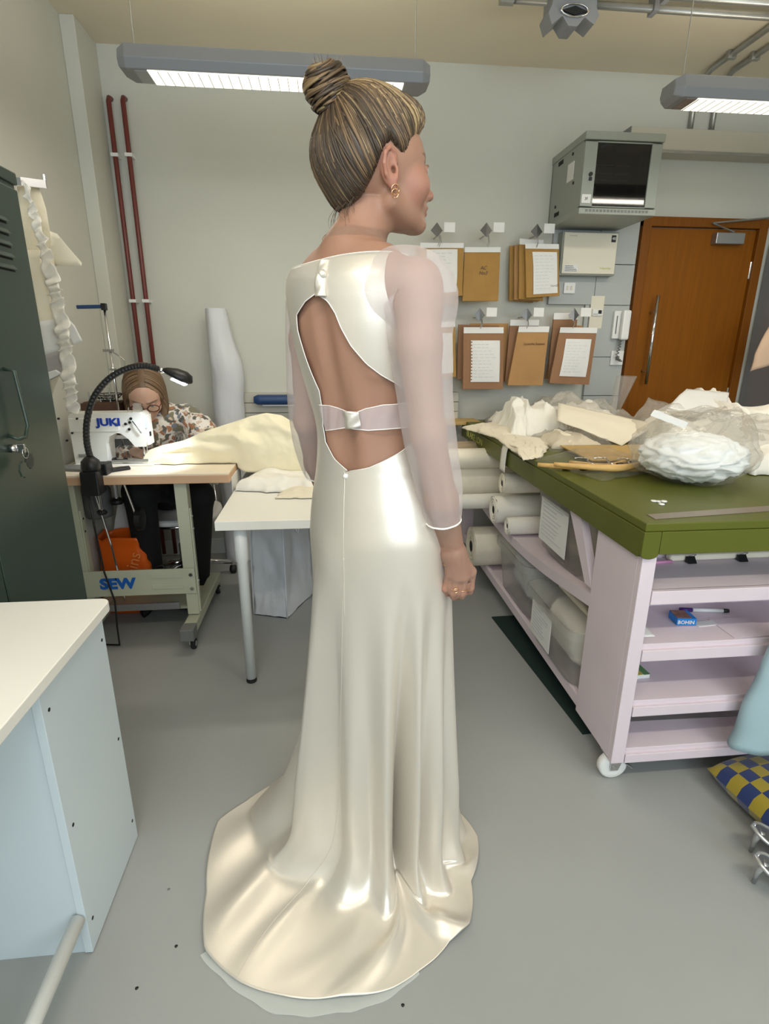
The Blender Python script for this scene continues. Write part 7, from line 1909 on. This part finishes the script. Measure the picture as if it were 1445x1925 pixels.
MB().tube([(sx_ + .16, sy_ + .10, sz_ - .02), (sx_ + .17, sy_ + .19, sz_ + .03), (sx_ + .16, sy_ + .18, sz_ + .2)], .010, 8).build('back_arm', M['chrome'], ch_, smooth=True)
MB().tube([(sx_ - .16, sy_ + .10, sz_ - .02), (sx_ - .17, sy_ + .19, sz_ + .03), (sx_ - .16, sy_ + .18, sz_ + .2)], .010, 8).build('back_arm', M['chrome'], ch_, smooth=True)
bxc = Vector((sx_, sy_, 0))
MB().lathe([(.028, .09), (.028, .24), (.018, .24), (.018, sz_ - .02)], bxc, 'Z', 18).build('gas_lift', M['chrome'], ch_, smooth=True)
for k in range(5):
    a = 2 * PI * k / 5 + .35; d = Vector((math.cos(a), math.sin(a), 0))
    ar = MB().tube([bxc + Vector((0, 0, .12)), bxc + d * .15 + Vector((0, 0, .10)), bxc + d * .27 + Vector((0, 0, .075))], [.024, .018, .013], 10).build('base_arm', M['chrome'], ch_, smooth=True)
    w = bxc + d * .275
    MB().cyl((w.x, w.y, .05), (w.x, w.y, .08), .007, 8).build('caster_stem', M['chrome'], ar)
    MB().lathe([(.018, -.020), (.026, -.016), (.026, .016), (.018, .020)], (w.x, w.y, .0265), 'X', 16).build('caster_wheel', M['black'], ar, smooth=True)

# ================================================================ cream organza heap between the two tables
top_px = [(268, 866), (300, 846), (340, 832), (370, 817), (400, 806), (430, 795), (470, 782), (500, 776), (530, 780), (560, 796), (580, 814), (594, 850), (606, 884)]
def heap_ridge(u):
    xs = [p[0] for p in top_px]; x = 268 + (606 - 268) * u; y = float(np.interp(x, xs, [p[1] for p in top_px])); return oy(x, y, 2.64)
front_px = [(266, 872), (330, 873), (400, 868), (440, 868), (470, 862), (500, 868), (560, 872), (606, 888)]
def heap_front(u):
    xs = [p[0] for p in front_px]; x = 266 + (606 - 266) * u; y = float(np.interp(x, xs, [p[1] for p in front_px]))
    z = SZ + .004 if u < .50 else float(np.interp(u, (.50, .62, 1), (SZ + .004, .790, .752))); q = oz(x, y, z); return Vector((q.x, min(q.y, 2.60), z))
def organza(u, v):
    R_ = heap_ridge(u); F_ = heap_front(u); B_ = Vector((R_.x, 2.86 - .10 * (1 - u), SZ + .004 if u < .50 else .75))
    if v < .6:
        t = v / .6; p = F_.lerp(R_, t); bulge = math.sin(PI * t) ; p = p + Vector((0, -.045 * bulge * min(1, u * 2), .025 * bulge * min(1, u * 3)))
    else:
        t = (v - .6) / .4; p = R_.lerp(B_, t); p.z += .04 * math.sin(PI * t)
    dia = u * 1.0 + v * .55
    f = .010 * math.sin(dia * 19 + 4 * nz(u * 3, v * 3, 1)) * math.sin(PI * v) * min(1, u * 5) + .026 * ridged(u * 1.5 + v * .4, v * .9, 4.0, 3.2, 3) * math.sin(PI * min(1, v * 1.2)) * min(1, u * 3) * .6
    e = .006 * nz(u * 14, v * 9, 6)
    return (p.x + .3 * f, p.y - f - e, max(p.z + .35 * f, (SZ if p.x < -.44 else .742) + .003))
cl_ = MB().grid(organza, 120, 60).build('organza_cloth', M['cream_silk'], smooth=True, solid=.001)
tag(cl_, 'cream organza cloth heaped between the sewing table and the white table', 'cloth')
heap('white_cloth', [(-.43, 2.42), (-.05, 2.34), (.02, 2.62), (-.40, 2.66)], .085, M['calico_w'], 'crumpled white cloth on the white table under the cream organza', 'cloth', 41, 46, base=.741, crease=4)
heap('white_cloth', [(-.24, 2.28), (.06, 2.26), (.10, 2.44), (-.20, 2.46)], .045, M['muslin'], 'flat cream cloth fold on the white table nearest the bride', 'cloth', 44, 40, base=.741, crease=2.5)
